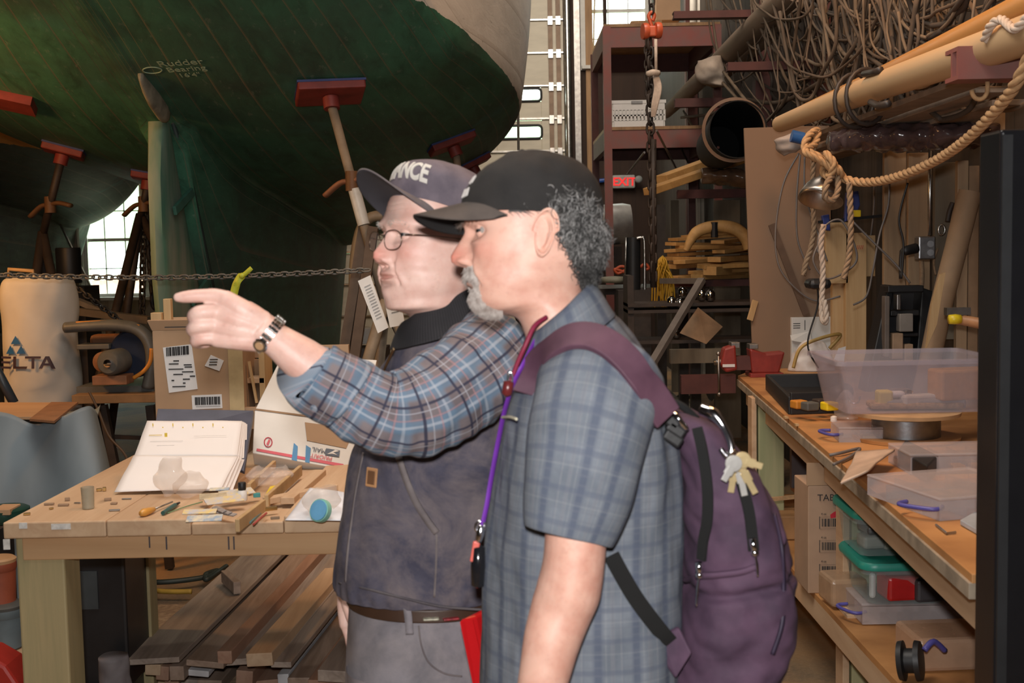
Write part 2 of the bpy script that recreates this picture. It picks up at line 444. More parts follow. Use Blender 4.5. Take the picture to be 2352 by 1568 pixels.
MB().box((xt+.13, YB-.05, 3.3), (.08, .08, 6.4)).build('track_bracket', metal('steel_angle', (.4, .38, .36), .4), droot)
m_tanw = wood('tan_trim_wood', (.42, .24, .11), (.26, .14, .06), 2)
struct(MB().box((xt+.30, YB-.03, 3.4), (.10, .05, 6.6)).build('trim_1', m_tanw))
struct(MB().box((xt+.52, YB-.03, 3.4), (.05, .05, 6.6)).build('trim_2', m_darkw))
tag(MB().tube([(xt+.37, YB-.06, 6.4), (xt+.39, YB-.07, 5.2), (xt+.36, YB-.06, 4.2), (xt+.38, YB-.06, 2.5), (xt+.38, YB-.06, 1.2)], .012, 8, smooth=6).build('electric_cable', plain('tan_cable', (.5, .36, .2)), smooth=True),
    'thin tan electric cable running down the trim beside the tall white door', 'cable')
# outdoors
struct(MB().box((0, 40, -.45), (90, 45.4, .1)).build('ground_outside', plain('grass_outside', (.55, .68, .48), .9)))
hedge = MB(); 
for i in range(26):
    hedge.lathe((-26+i*1.9+rnd.uniform(-.5, .5), 36+rnd.uniform(-2, 2), -.4), [(.1, 0), (1.2, .6), (1.7, 2.2), (1.5, 4.0), (.9, 5.4+rnd.random()), (.05, 6.4)], 10)
tag(hedge.build('tree_line', plain('foliage_outside', (.50, .66, .44), .9, var=.5, nscale=2), smooth=True), 'pale green trees far outside, seen through the left window', 'trees', kind='stuff')
rb = thing('shed', 'low red building with pale roof outside, seen through the left window', 'shed', (-9.5, 27, -.4))
MB().box((-9.5, 27, .35), (9, 3, 1.4)).build('wall', plain('faded_red_paint', (.72, .34, .31), .7), rb)
MB().poly([(-14.2, 25.3, 1.05), (-14.2, 28.7, 1.05), (-14.2, 27, 1.7)], (9.4, 0, 0)).build('roof', plain('pale_metal_roof', (.7, .8, .74), .5), rb)

# ================================================================ THE BOATS
def hull_mat(name, green, top, zw, seamn=22, sheer=.03, stain=(.04, .05, .045)):
    m, t, b = nt(name)
    uvn = node(t, 'ShaderNodeUVMap'); uvn.uv_map = 'UVMap'; sp = node(t, 'ShaderNodeSeparateXYZ'); L(t, uvn.outputs[0], sp.inputs[0])
    v = coords(t, (.9, .22, .9)); v2 = coords(t)
    n1 = noise_tex(t, v, 9, 8, .7, .4); n2 = noise_tex(t, v2, 1.1, 4, .6); n3 = noise_tex(t, v, 34, 4, .7)
    c = ramp(t, n1, [(.28, tuple(x*.45 for x in green)), (.5, green), (.72, tuple(x*1.35 for x in green))])
    c = mix(t, ramp(t, n2, [(.45, 0.0), (.68, .65)]), c, stain)
    c = mix(t, ramp(t, n3, [(.60, 0.0), (.78, .45)]), c, (.30, .33, .28))
    c = mix(t, ramp(t, noise_tex(t, v2, 2.3, 3), [(.60, 0.0), (.74, .5)]), c, (.05, .20, .17))
    mu = node(t, 'ShaderNodeMath', operation='MULTIPLY'); L(t, sp.outputs[0], mu.inputs[0]); mu.inputs[1].default_value = seamn
    fr = node(t, 'ShaderNodeMath', operation='FRACT'); L(t, mu.outputs[0], fr.inputs[0])
    seam = ramp(t, fr.outputs[0], [(0, .55), (.05, .2), (.09, 0.0)])
    c = mix(t, seam, c, (.24, .16, .11))
    # topside paint above the waterline
    sz = node(t, 'ShaderNodeSeparateXYZ'); tc = node(t, 'ShaderNodeTexCoord'); L(t, tc.outputs['Object'], sz.inputs[0])
    ad = node(t, 'ShaderNodeMath', operation='MULTIPLY_ADD'); L(t, n1, ad.inputs[0]); ad.inputs[1].default_value = .05
    yy = node(t, 'ShaderNodeMath', operation='MINIMUM'); L(t, sz.outputs['Y'], yy.inputs[0]); yy.inputs[1].default_value = 0
    y2 = node(t, 'ShaderNodeMath', operation='MULTIPLY'); L(t, yy.outputs[0], y2.inputs[0]); L(t, yy.outputs[0], y2.inputs[1])
    y3 = node(t, 'ShaderNodeMath', operation='MULTIPLY_ADD'); L(t, y2.outputs[0], y3.inputs[0]); y3.inputs[1].default_value = -sheer; L(t, sz.outputs['Z'], y3.inputs[2])
    hx_n = node(t, 'ShaderNodeMath', operation='MULTIPLY_ADD'); L(t, sz.outputs['X'], hx_n.inputs[0]); hx_n.inputs[1].default_value = .045; L(t, y3.outputs[0], hx_n.inputs[2])
    L(t, hx_n.outputs[0], ad.inputs[2])
    gt = node(t, 'ShaderNodeMath', operation='GREATER_THAN'); L(t, ad.outputs[0], gt.inputs[0]); gt.inputs[1].default_value = zw+.025
    ct = ramp(t, n1, [(.25, tuple(x*.78 for x in top)), (.6, top)])
    ct = mix(t, ramp(t, fr.outputs[0], [(0, .5), (.025, 0.0)]), ct, (.3, .26, .2))
    ct = mix(t, ramp(t, n3, [(.66, 0.0), (.7, .5)]), ct, (.2, .17, .13))
    c = mix(t, gt.outputs[0], c, ct)
    L(t, c, b.inputs['Base Color']); b.inputs['Roughness'].default_value = .62
    h = mix(t, 1.0, n1, seam, 'SUBTRACT'); bump(t, b, h, .5, .006); return m
def interp(tab, y): return float(np.interp(y, [a for a, _ in tab], [b for _, b in tab]))
def smooth_interp(tab, y):
    xs = np.array([a for a, _ in tab], float); ys = np.array([b for _, b in tab], float)
    m_ = np.gradient(ys, xs); i = int(np.clip(np.searchsorted(xs, y)-1, 0, len(xs)-2)); h = xs[i+1]-xs[i]; t = min(max((y-xs[i])/h, 0), 1)
    return float((2*t**3-3*t*t+1)*ys[i]+(t**3-2*t*t+t)*h*m_[i]+(-2*t**3+3*t*t)*ys[i+1]+(t**3-t*t)*h*m_[i+1])
HB = [(3.7, .62), (4.5, .97), (5.45, 1.36), (6.6, 1.70), (9, 1.95), (11, 1.72), (13, 1.05), (14.6, .10)]
HK = [(3.7, 3.2), (5.36, 2.72), (6.5, 2.34), (7.5, 2.13), (9, 1.98), (11, 1.82), (13, 1.70), (14.6, 2.6)]
HX, ZW, ZS = -1.85, 2.70, 4.0
def keel_bottom(y):
    if y < 6.62: return None
    if y < 7.75: return 2.28+(y-6.62)/(7.75-6.62)*(.42-2.28)
    if y < 12.2: return .42
    return .42+(y-12.2)/2.4*2.3
NS = 72
def hull_section(y):
    B_, K_ = smooth_interp(HB, y), smooth_interp(HK, y)
    kb = keel_bottom(y); th = .10*min(1, max(0, (15-y)/3))+.01
    pts = []
    if kb is None or kb > K_-.06: kk = [(0.0, K_-.01), (.02, K_-.01), (.045, K_-.005), (.06, K_)]
    else: kk = [(0.0, kb), (th*.9, kb), (th, kb+(K_-kb)*.55), (th*1.35, K_-.12*min(1, (K_-kb)))]
    zt_ = max(ZW, K_+.3)
    P0, P1, P2, P3 = (.09+th*.6, K_+.01), (.46*B_+.02, K_+.05*(zt_-K_)), (.95*B_, K_+.52*(zt_-K_)), (B_, zt_)
    out = []
    for k in range(12):   # keel part
        u = k/12*3; i = int(u); f = u-i; out.append((kk[i][0]*(1-f)+kk[i+1][0]*f, kk[i][1]*(1-f)+kk[i+1][1]*f))
    a, b_ = kk[3], P0
    for k in range(6):
        f = k/6; f2 = f*f*(3-2*f); out.append((a[0]*(1-f)+b_[0]*f, a[1]*(1-f2)+b_[1]*f2))
    for k in range(40):
        t = k/40; q = [(1-t)**3, 3*t*(1-t)**2, 3*t*t*(1-t), t**3]
        out.append(tuple(q[0]*P0[i]+q[1]*P1[i]+q[2]*P2[i]+q[3]*P3[i] for i in (0, 1)))
    for k in range(15):
        f = k/14; out.append((B_*(1+.045*math.sin(f*2.2)), zt_+(ZS+.08*(y-8)**2*.1-zt_)*f))
    return out
def make_hull(label, hx, dy, dz, s, mt, name='sailboat', rud=True, cat='boat', heel=.045):
    ys = np.linspace(3.7, 14.6, 110)
    cols = []
    for y in ys:
        sec = hull_section(y); right = [(p[0], p[1]) for p in sec]
        full = [(-a, z) for a, z in reversed(right)]+right[1:]
        cols.append([(hx+a*s, 9+dy+(y-9)*s, (z+dz)*s-heel*a) for a, z in full])
    G = np.array(cols); nv, nu, _ = G.shape
    k = len(hull_section(8)); uu = np.abs(np.arange(nu)-(k-1))/(k-1); UV = np.stack(np.broadcast_arrays(uu[None, :], ys[:, None]), -1)
    UV = np.concatenate([UV, UV[:, -1:]], 1)
    root = thing(name, label, cat, (hx, 9+dy, 0))
    mb = MB().grid(G, False, UV)
    o = mb.build('hull', mt, root, smooth=True)
    # transom and deck
    t = MB(); t.add([tuple(p) for p in G[0]], [tuple(range(nu))]); t.build('transom', mt if False else plain('topside_white', (.62, .6, .54), .5), root)
    d = MB(); edge = [tuple(G[i, 0]) for i in range(nv)]+[tuple(G[i, -1]) for i in range(nv-1, -1, -1)]
    d.add(edge, [(i, i+1, 2*nv-2-i, 2*nv-1-i) for i in range(nv-1)]); d.build('deck', plain('deck_planks', (.4, .3, .2)), root)
    return root, G
m_hull = hull_mat('green_bottom_paint', (.042, .150, .092), (.72, .70, .64), 2.665, sheer=.0155)
boat, HG = make_hull('big wooden sailboat, dark green below and white above, propped in the shed', HX, 0, 0, 1, m_hull)
bv = [Vector(p) for p in HG.reshape(-1, 3)]; nvv, nuu, _ = HG.shape
HBVH = BVHTree.FromPolygons(bv, [(i*nuu+j, i*nuu+j+1, (i+1)*nuu+j+1, (i+1)*nuu+j) for i in range(nvv-1) for j in range(nuu-1)])
def on_hull(px, py, off=.0):
    d = ray(px, py).normalized(); h = HBVH.ray_cast(CAM, d)
    if h[0] is None: return at(px, py, 8), Vector((0, 0, -1))
    n = h[1] if h[1].dot(d) < 0 else -h[1]
    return h[0]+n*off, n
# rudder: weathered board hung behind the sternpost
m_rud = plain('worn_rudder_paint', (.26, .30, .24), .75, var=.5, nscale=5, scale=(1.2, 1.2, .25), alt=(.06, .19, .13))
rd = MB()
rz = [(2.30, 6.48, 6.60), (2.0, 6.40, 6.78), (1.5, 6.38, 7.08), (1.0, 6.46, 7.38), (.55, 6.55, 7.66)]
NR = 16; GG = []
for i in range(25):
    f = i/24*(len(rz)-1); k = min(int(f), len(rz)-2); f -= k
    z, ya, yb = [rz[k][q]*(1-f)+rz[k+1][q]*f for q in range(3)]
    row = []
    for j in range(NR):
        a = 2*math.pi*j/NR; sn, cs = math.sin(a), math.cos(a); row.append((HX+.050*math.copysign(abs(sn)**.45, sn), (ya+yb)/2-(yb-ya)/2*math.copysign(abs(cs)**.8, cs), z))
    GG.append(row)
rd.grid(np.array(GG), True, cap0=True, cap1=True); rd.build('rudder', m_rud, boat, smooth=True, auto=50)
MB().tube([(HX+.05, 6.62, 2.31), (HX+.085, 6.81, 2.0), (HX+.095, 7.11, 1.5), (HX+.095, 7.69, .55)], .017, 8).build('rudder_stock', plain('dark_iron', (.02, .035, .03)), boat, smooth=True)
for z, y in ((1.95, 6.86), (1.45, 7.15), (.95, 7.45)):
    MB().bar((HX+.07, y-.34, z-.12), (HX+.09, y-.02, z), .02, .05).build('pintle_strap', plain('green_bronze', (.05, .16, .12)), boat, bevel=.004)
# pale bare patch and fitting where the sternpost meets the counter
p1, n1_ = on_hull(352, 205, .012)
MB().tube([on_hull(x, y, .004)[0] for x, y in ((322, 168), (335, 190), (352, 215), (372, 245), (384, 262))], [.03, .06, .08, .08, .04], 10, smooth=4, flat=(1, .4)).build('sternpost_cap', plain('bare_grey_wood', (.26, .25, .19), .8, var=.5), boat, smooth=True)
# chalk lettering on the planks
m_chalk = plain('chalk', (.30, .42, .30), .9, bmp=0)
def chalk(txt, px, py, size, ang=0):
    p, n = on_hull(px, py, .004); p2, _ = on_hull(px+8, py-8*math.tan(R(ang)), .004); x = (p2-p).normalized(); y = n.cross(x)
    text_part(txt, 'chalk_note', m_chalk, boat, frame(p, x, y), size, .0008)
chalk('Rudder', 414, 143, .075, 4); chalk('Bearing', 428, 157, .065, 4); chalk('16\'4"', 436, 171, .055, 4)
MB().tube([on_hull(350+22*math.cos(a), 160+7*math.sin(a), .003)[0] for a in np.linspace(0, 6.0, 14)], .003, 5, smooth=3).build('chalk_mark', m_chalk, boat)
# second boat beyond, ochre topsides
m_hull2 = hull_mat('grey_green_bottom_paint', (.075, .105, .08), (.85, .42, .08), 2.6, sheer=0.0)
boat2, _ = make_hull('second boat with ochre topsides and grey green bottom, behind the big hull', -5.5, 2.75, .45, .92, m_hull2)
tag(MB().box((-5.5, 12.6, .39), (.5, 3.4, .78)).build('keel_block', plain('old_crib_timber', (.12, .09, .06), .8)), 'timber cribbing under the keel of the second boat', 'timber')
# ---- jack stands under the boats
m_pad = plain('red_paint_worn', (.24, .035, .026), .55, var=.3)
m_pole = metal('rusty_pole', (.28, .2, .14), .6)
m_polep = plain('dusty_steel_pole', (.28, .23, .17), .6, var=.3)
m_iron = plain('dark_rusty_iron', (.045, .03, .022), .6, var=.4)
def pad_at(p, n, w, h, t=.045):
    x = Vector((1, .25, 0)); x = (x-n*x.dot(n)).normalized(); y = n.cross(x); m3 = Matrix((x, y, n)).transposed()
    return p, m3
def jack_stand(label, top, n, foot, w=.30, h=.22, pm=m_pad, polem=m_polep, handle=None, white=None, legs=3, legr=.62, name='boat_stand', lm=m_iron):
    root = thing(name, label, 'boat stand', (foot[0], foot[1], 0), 'adjustable stands propping the boats')
    p, m3 = pad_at(top, n, w, h)
    pd = MB().box(p+n*.025, (w, h, .045), m3); pd.build('pad', pm, root, bevel=.008)
    MB().box(p+n*.004, (w*1.02, h*1.02, .012), m3).build('pad_liner', plain('blue_carpet', (.04, .06, .2)), root)
    MB().tube([p+n*.05, p+n*.11], .042, 12).build('socket', pm, root, smooth=True, auto=40)
    s = p+n*.09; foot = Vector(foot); d = (foot-s)
    hub = foot if foot.z > .1 else s+d*.55
    MB().tube([s, s+(hub-s)*1.0], .024, 12).build('pole', polem, root, smooth=True)
    if white:
        a, b_ = white; MB().tube([s+(hub-s)*a, s+(hub-s)*b_], .032, 12).build('sleeve', plain('white_sleeve', (.62, .64, .62), .4), root, smooth=True, auto=40)
    if handle is not None:
        c = s+(hub-s)*handle; q = Vector((.9, -.35, .12)).normalized()
        MB().tube([c-q*.16+Vector((0, 0, -.05)), c-q*.07, c, c+q*.07, c+q*.16+Vector((0, 0, -.03))], .024, 10, smooth=4, flat=(.6, 1)).build('handle', plain('orange_rust', (.28, .12, .06)) if lm is not m_iron else plain('brown_rust', (.16, .075, .03)), root, smooth=True)
        MB().tube([c-Vector((0, 0, .05)), c+Vector((0, 0, .05))], .034, 12).build('screw_collar', plain('brown_rust', (.16, .075, .03)), root, smooth=True, auto=40)
    for k in range(legs):
        a = 2*math.pi*k/legs+.5+foot.x; q = Vector((foot.x+math.cos(a)*legr, foot.y+math.sin(a)*legr, .02))
        MB().tube([hub+Vector((0, 0, .02)), q], .03, 8).build('leg', lm, root, smooth=True)
    return root
p, n = on_hull(757, 203)
foot = at(868, 640, p.y-.05)
jack_stand('boat stand with a big red pad and long pole, white sleeve halfway down', p, n, at(885, 700, p.y-.1), .34, .24, handle=.38, white=(.42, .60), lm=m_polep)
p, n = on_hull(1035, 322)
jack_stand('boat stand with tilted red pad, just above the grey and navy cap', p, n, at(1062, 480, p.y-.1), .30, .18)
p, n = on_hull(1080, 372)
jack_stand('farthest boat stand, its small dark red pad half hidden by the caps', p, n, at(1110, 500, p.y-.1), .3, .16)
p, n = on_hull(148, 338)
jack_stand('dark iron boat stand left of the back window, curved crossbar handle', p, n, at(98, 540, p.y+.15), .24, .18, polem=m_iron, handle=.58, legr=.34)
p, n = on_hull(343, 398)
jack_stand('dark iron boat stand standing in front of the back window, legs spread', p, n, at(322, 500, p.y+.1), .22, .16, polem=m_iron, handle=.55, legs=3, legr=.85)
p, n = on_hull(12, 222)
MB().box(p+n*.02, (.3, .2, .05), pad_at(p, n, 1, 1)[1]).build('hull_block', m_pad, boat)
# ================================================================ PEOPLE
def skin(name, base, red, seed=0):
    m, t, b = nt(name); v = coords(t); n1 = noise_tex(t, v, 22, 4, .6); n2 = noise_tex(t, v, 90, 5, .7); n3 = noise_tex(t, v, 9, 2)
    c = ramp(t, n1, [(.32, red), (.62, base)]); c = mix(t, ramp(t, n2, [(.55, 0.0), (.75, .35)]), c, tuple(x*.72 for x in red))
    at_ = node(t, 'ShaderNodeAttribute'); at_.attribute_name = 'flush'
    c = mix(t, at_.outputs['Fac'], c, (base[0]*.95, base[1]*.38, base[2]*.33))
    L(t, c, b.inputs['Base Color']); b.inputs['Roughness'].default_value = .48
    b.inputs['Subsurface Weight'].default_value = .18; b.inputs['Subsurface Radius'].default_value = (.012, .005, .003); b.inputs['Subsurface Scale'].default_value = .5
    bump(t, b, n2, .25, .0015); return m
def headgrid(rings, P, nu=224, nv=330):
    G, _ = loft(rings, nu, nv, lat=(0, 1, 0), front_dense=.42)
    x, y, z = G[..., 0].copy(), G[..., 1].copy(), G[..., 2].copy()
    ay = np.abs(y); fr = np.clip((x-.04)/.03, 0, 1)
    g = lambda a, c, s: np.exp(-((a-c)/s)**2)
    flush = np.zeros_like(x)
    # nose: ridge heights and widths along z
    nz = P['nose_z']; nh = P['nose_h']; nw = P['nose_w']
    N = np.interp(z, nz, nh); Wn = np.interp(z, nz, nw)
    nose = N*np.exp(-(ay/Wn)**2.3)*fr-.003*g(ay, .0265, .004)*g(z, P['nt']-.006, .008)*fr
    wing = P['wing']*g(ay, .0155, .0060)*g(z, P['nt']-.009, .0075)*fr
    nostril = -.006*g(ay, .0075, .0038)*g(z, P['nt']-.0165, .003)*fr
    dx = nose+wing+nostril
    dx += P.get('brow', .005)*g(ay, .026, .018)*g(z, .026, .008)*fr
    dx += -P.get('socket', .011)*g(ay, .031, .0155)*g(z, .008, .0105)*fr
    dx += -.004*g(ay, .012, .006)*g(z, .008, .010)*fr
    dx += P.get('cheek', .005)*g(ay, .045, .017)*g(z, -.018, .016)*fr
    dx += P.get('bag', .0028)*g(ay, .030, .013)*g(z, -.008, .0035)*fr
    # mouth
    mz = P['mz']
    dx += .0045*g(y, 0, .019)*g(z, mz+.0055, .0042)*fr+.0050*g(y, 0, .017)*g(z, mz-.0058, .0045)*fr
    dx += -.0060*g(ay, 0, .024)*g(z, mz+P.get('open', 0)*np.clip(1-ay/.024, 0, 1)*-.002, .0017+P.get('open', 0)*.0022*np.clip(1-ay/.022, 0, 1))*fr
    dx += -.0035*g(y, 0, .018)*g(z, mz-.0145, .0045)*fr+P.get('chin', .004)*g(y, 0, .017)*g(z, mz-.031, .011)*fr
    dx += -.0015*g(y, 0, .0035)*g(z, mz+.013, .005)*fr
    # folds from the nose to beside the mouth, and under the chin
    for s_ in np.linspace(0, 1, 9):
        yc = .019+.013*s_; zc = P['nt']-.006-(.040)*s_; dx += -P.get('fold', .0016)*g(ay, yc, .0030)*g(z, zc, .0048)*fr
        dx += P.get('fold', .0016)*.8*g(ay, yc+.008, .005)*g(z, zc, .006)*fr
    for zc, a_ in ((.052, .0006), (.061, .0006), (.070, .0005)): dx += -a_*g(z+.0015*np.cos(y*90), zc, .0014)*fr*g(y, 0, .045)
    # eyelids: skin follows the eyeball except in the almond opening
    ex, ey, ez, er = P['eye']
    d2 = (ay-ey)**2+(z-ez)**2; lidr = er+.0012
    lidx = ex+np.sqrt(np.clip(lidr**2-d2, 0, None)); ins = (d2 < (lidr*.95)**2) & (x > .05)
    op = ((ay-ey)/.0135)**2+((z-ez+.0006)/P.get('lid', .0042))**2
    X = x+dx
    wl_ = np.clip((1.0-np.sqrt(d2)/lidr)/.30, 0, 1); wl_ = wl_*wl_*(3-2*wl_)
    X = np.where(ins, np.maximum(X, lidx*wl_+X*(1-wl_)), X)
    X = np.where(ins & (op < 1), ex+np.sqrt(np.clip(er**2-d2, 0, None))-.0035*(1-op)-.0008, X)
    # crow's feet, bags
    X += .0012*g(ay, ey, .013)*g(z, ez+.0085, .0016)*fr
    G[..., 0] = X
    # sideways: temples in, cheek hollow, nose wings out
    sg = np.sign(y)
    G[..., 1] += sg*(-.004*g(z, .035, .018)*g(x, .075, .02) - P.get('hollow', .003)*g(z, -.05, .018)*g(x, .06, .025) + P.get('jowl', 0)*g(z, -.075, .02)*g(x, .045, .03))
    flush += .75*g(ay, 0, .016)*g(z, P['nt'], .014)*fr + .35*g(ay, .045, .018)*g(z, -.02, .018)*fr + .5*g(y, 0, .019)*g(z, mz, .007)*fr
    return G, np.clip(flush*P.get('flush', 1), 0, 1)
def ear_grid(side=1, s=1.0):
    """ear standing off the head, roughly in the x-z plane"""
    nr, na = 16, 56; G = np.zeros((nr, na, 3))
    for j in range(na):
        a = 2*math.pi*j/na
        ox = .0185*math.cos(a)*(1 if math.sin(a) > 0 else .72); oz = .033*math.sin(a)
        for i in range(nr):
            r_ = i/(nr-1)
            rim = .0085*math.exp(-((r_-.86)/.10)**2)*(1 if not (-2.2 < (a if a < math.pi else a-2*math.pi) < -1.3) else .5)
            anti = .005*math.exp(-((r_-.55)/.10)**2)*(.3+.7*max(0, -math.cos(a)))
            con = -.011*math.exp(-(((r_*math.cos(a)-.15)/.38)**2+((r_*math.sin(a)+.05)/.42)**2))
            edge = -.012*max(0, r_-.9)/.1
            G[i, j] = (ox*r_-.16*oz*r_, .0, oz*r_); G[i, j, 1] = rim+anti+con+edge
    # tilt: back edge stands away from the head
    G[..., 1] += -(G[..., 0])*.38+.003
    G[:, :, :] *= s
    G[..., 1] *= side
    return G
def xform(M4, G):
    A = np.array(M4); return G @ A[:3, :3].T + A[:3, 3]
def head_matrix(o, yaw, pitch, roll, s=1.0):
    """x forward, y left, z up; yaw 0 faces -X; positive yaw turns towards the camera"""
    f = Vector((-math.cos(yaw), -math.sin(yaw), 0)); l = Vector((0, 0, 1)).cross(f); u = Vector((0, 0, 1))
    m = Matrix((f, l, u)).transposed() @ Matrix.Rotation(-pitch, 3, 'Y') @ Matrix.Rotation(roll, 3, 'X')
    m4 = m.to_4x4(); 
    for i in range(3):
        for j in range(3): m4[i][j] *= s
    m4.translation = Vector(o); return m4
def set_attr(o, vals):
    a = o.data.attributes.new('flush', 'FLOAT', 'POINT'); v = np.zeros(len(o.data.vertices), dtype=np.float32); v[:len(vals)] = vals; a.data.foreach_set('value', v)
def tubes_np(strands, rad, n=3):
    """strands: (S, K, 3) -> MB of thin tapered tubes"""
    S, K, _ = strands.shape; T = np.gradient(strands, axis=1); T /= np.linalg.norm(T, axis=2, keepdims=True)+1e-9
    up = np.zeros_like(T); up[..., 2] = 1; up[np.abs(T[..., 2]) > .9] = (1, 0, 0)
    A = np.cross(T, up); A /= np.linalg.norm(A, axis=2, keepdims=True)+1e-9; B_ = np.cross(T, A)
    tp = (1-.6*np.linspace(0, 1, K)**2)[None, :, None]
    V = np.stack([strands+(A*math.cos(2*math.pi*j/n)+B_*math.sin(2*math.pi*j/n))*rad*tp for j in range(n)], 2)  # S,K,n,3
    base = (np.arange(S)*K*n)[:, None, None]; k = np.arange(K-1)[None, :, None]*n; j = np.arange(n)[None, None, :]; j2 = (j+1) % n
    F_ = np.stack([base+k+j, base+k+j2, base+k+n+j2, base+k+n+j], -1).reshape(-1, 4)
    mb = MB(); mb.v = V.reshape(-1, 3).tolist(); mb.f = F_.tolist(); mb.m = [0]*len(mb.f); return mb
def eye_part(M4, P, parent, name='eye', side=1, look=(1, 0, 0)):
    ex, ey, ez, er = P['eye']; mb = MB(); c = M4 @ Vector((ex, ey*side, ez)); s = M4.to_scale()[0]
    ax = (M4.to_3x3() @ Vector(look)).normalized()
    prof = [(er*s*math.sin(a), er*s*math.cos(a)) for a in np.linspace(0.01, math.pi-.01, 18)]
    mb.lathe(c, prof, 24, ax)
    o = mb.build(name, M_sclera, parent, smooth=True)
    MB().lathe(c, [(er*s*1.01*math.sin(a), er*s*1.012*math.cos(a)) for a in np.linspace(0.01, .55, 6)], 24, ax).build('iris', M_iris, o, smooth=True)
    MB().lathe(c, [(er*s*1.02*math.sin(a), er*s*1.02*math.cos(a)) for a in np.linspace(.01, .19, 4)], 20, ax).build('pupil', M_rubber2, o, smooth=True)
    return o
M_sclera = plain('sclera', (.24, .21, .19), .7, var=.05); M_iris = plain('iris_grey_blue', (.025, .03, .035), .6); M_rubber2 = plain('pupil_black', (.005, .005, .005), .1)
def fabric(name, col, col2=None, stripes=(), weave=900, rough=.85, worn=None, wornc=None, bmp=.25, sheen=.0):
    """cloth with woven stripes; stripes = (axis 0/1, period m, centre 0-1, width 0-1, colour, strength)"""
    m, t, b = nt(name); uvn = node(t, 'ShaderNodeUVMap'); uvn.uv_map = 'UVMap'; sp = node(t, 'ShaderNodeSeparateXYZ'); L(t, uvn.outputs[0], sp.inputs[0])
    v = coords(t); c = ramp(t, noise_tex(t, v, 16, 4), [(.35, tuple(x*.8 for x in col)), (.65, col2 or col)])
    for ax, per, cen, wid, sc, st in stripes:
        mu = node(t, 'ShaderNodeMath', operation='MULTIPLY'); L(t, sp.outputs[ax], mu.inputs[0]); mu.inputs[1].default_value = 1/per
        fr = node(t, 'ShaderNodeMath', operation='FRACT'); L(t, mu.outputs[0], fr.inputs[0])
        su = node(t, 'ShaderNodeMath', operation='SUBTRACT'); L(t, fr.outputs[0], su.inputs[0]); su.inputs[1].default_value = cen
        ab = node(t, 'ShaderNodeMath', operation='ABSOLUTE'); L(t, su.outputs[0], ab.inputs[0])
        f = ramp(t, ab.outputs[0], [(wid*.35, st), (wid*.65, 0.0)])
        c = mix(t, f, c, sc)
    if worn:
        n = noise_tex(t, v, 7, 6, .7, .5); c = mix(t, ramp(t, n, [(.42, 0.0), (.68, worn)]), c, wornc)
    L(t, c, b.inputs['Base Color']); b.inputs['Roughness'].default_value = rough; b.inputs['Sheen Weight'].default_value = sheen
    bump(t, b, noise_tex(t, v, 260, 3, .8), bmp, .001); return m
def ribbon(pts, nrms, w, th, smooth=8):
    P, _ = catmull([Vector(p) for p in pts], [0]*len(pts), smooth); N, _ = catmull([Vector(n) for n in nrms], [0]*len(nrms), smooth)
    vs_, fs = [], []
    for i, p in enumerate(P):
        t_ = (P[min(i+1, len(P)-1)]-P[max(i-1, 0)]).normalized(); n = (N[i]-t_*N[i].dot(t_)).normalized(); sd = t_.cross(n)
        vs_ += [p-sd*w/2-n*th/2, p+sd*w/2-n*th/2, p+sd*w/2+n*th/2, p-sd*w/2+n*th/2]
    for i in range(len(P)-1):
        for j in range(4): fs.append((i*4+j, i*4+(j+1) % 4, i*4+4+(j+1) % 4, i*4+4+j))
    fs += [(3, 2, 1, 0), tuple(len(P)*4-4+j for j in range(4))]
    return MB().add(vs_, fs)
def P3(px, py, Y): return tuple(at(px, py, Y))
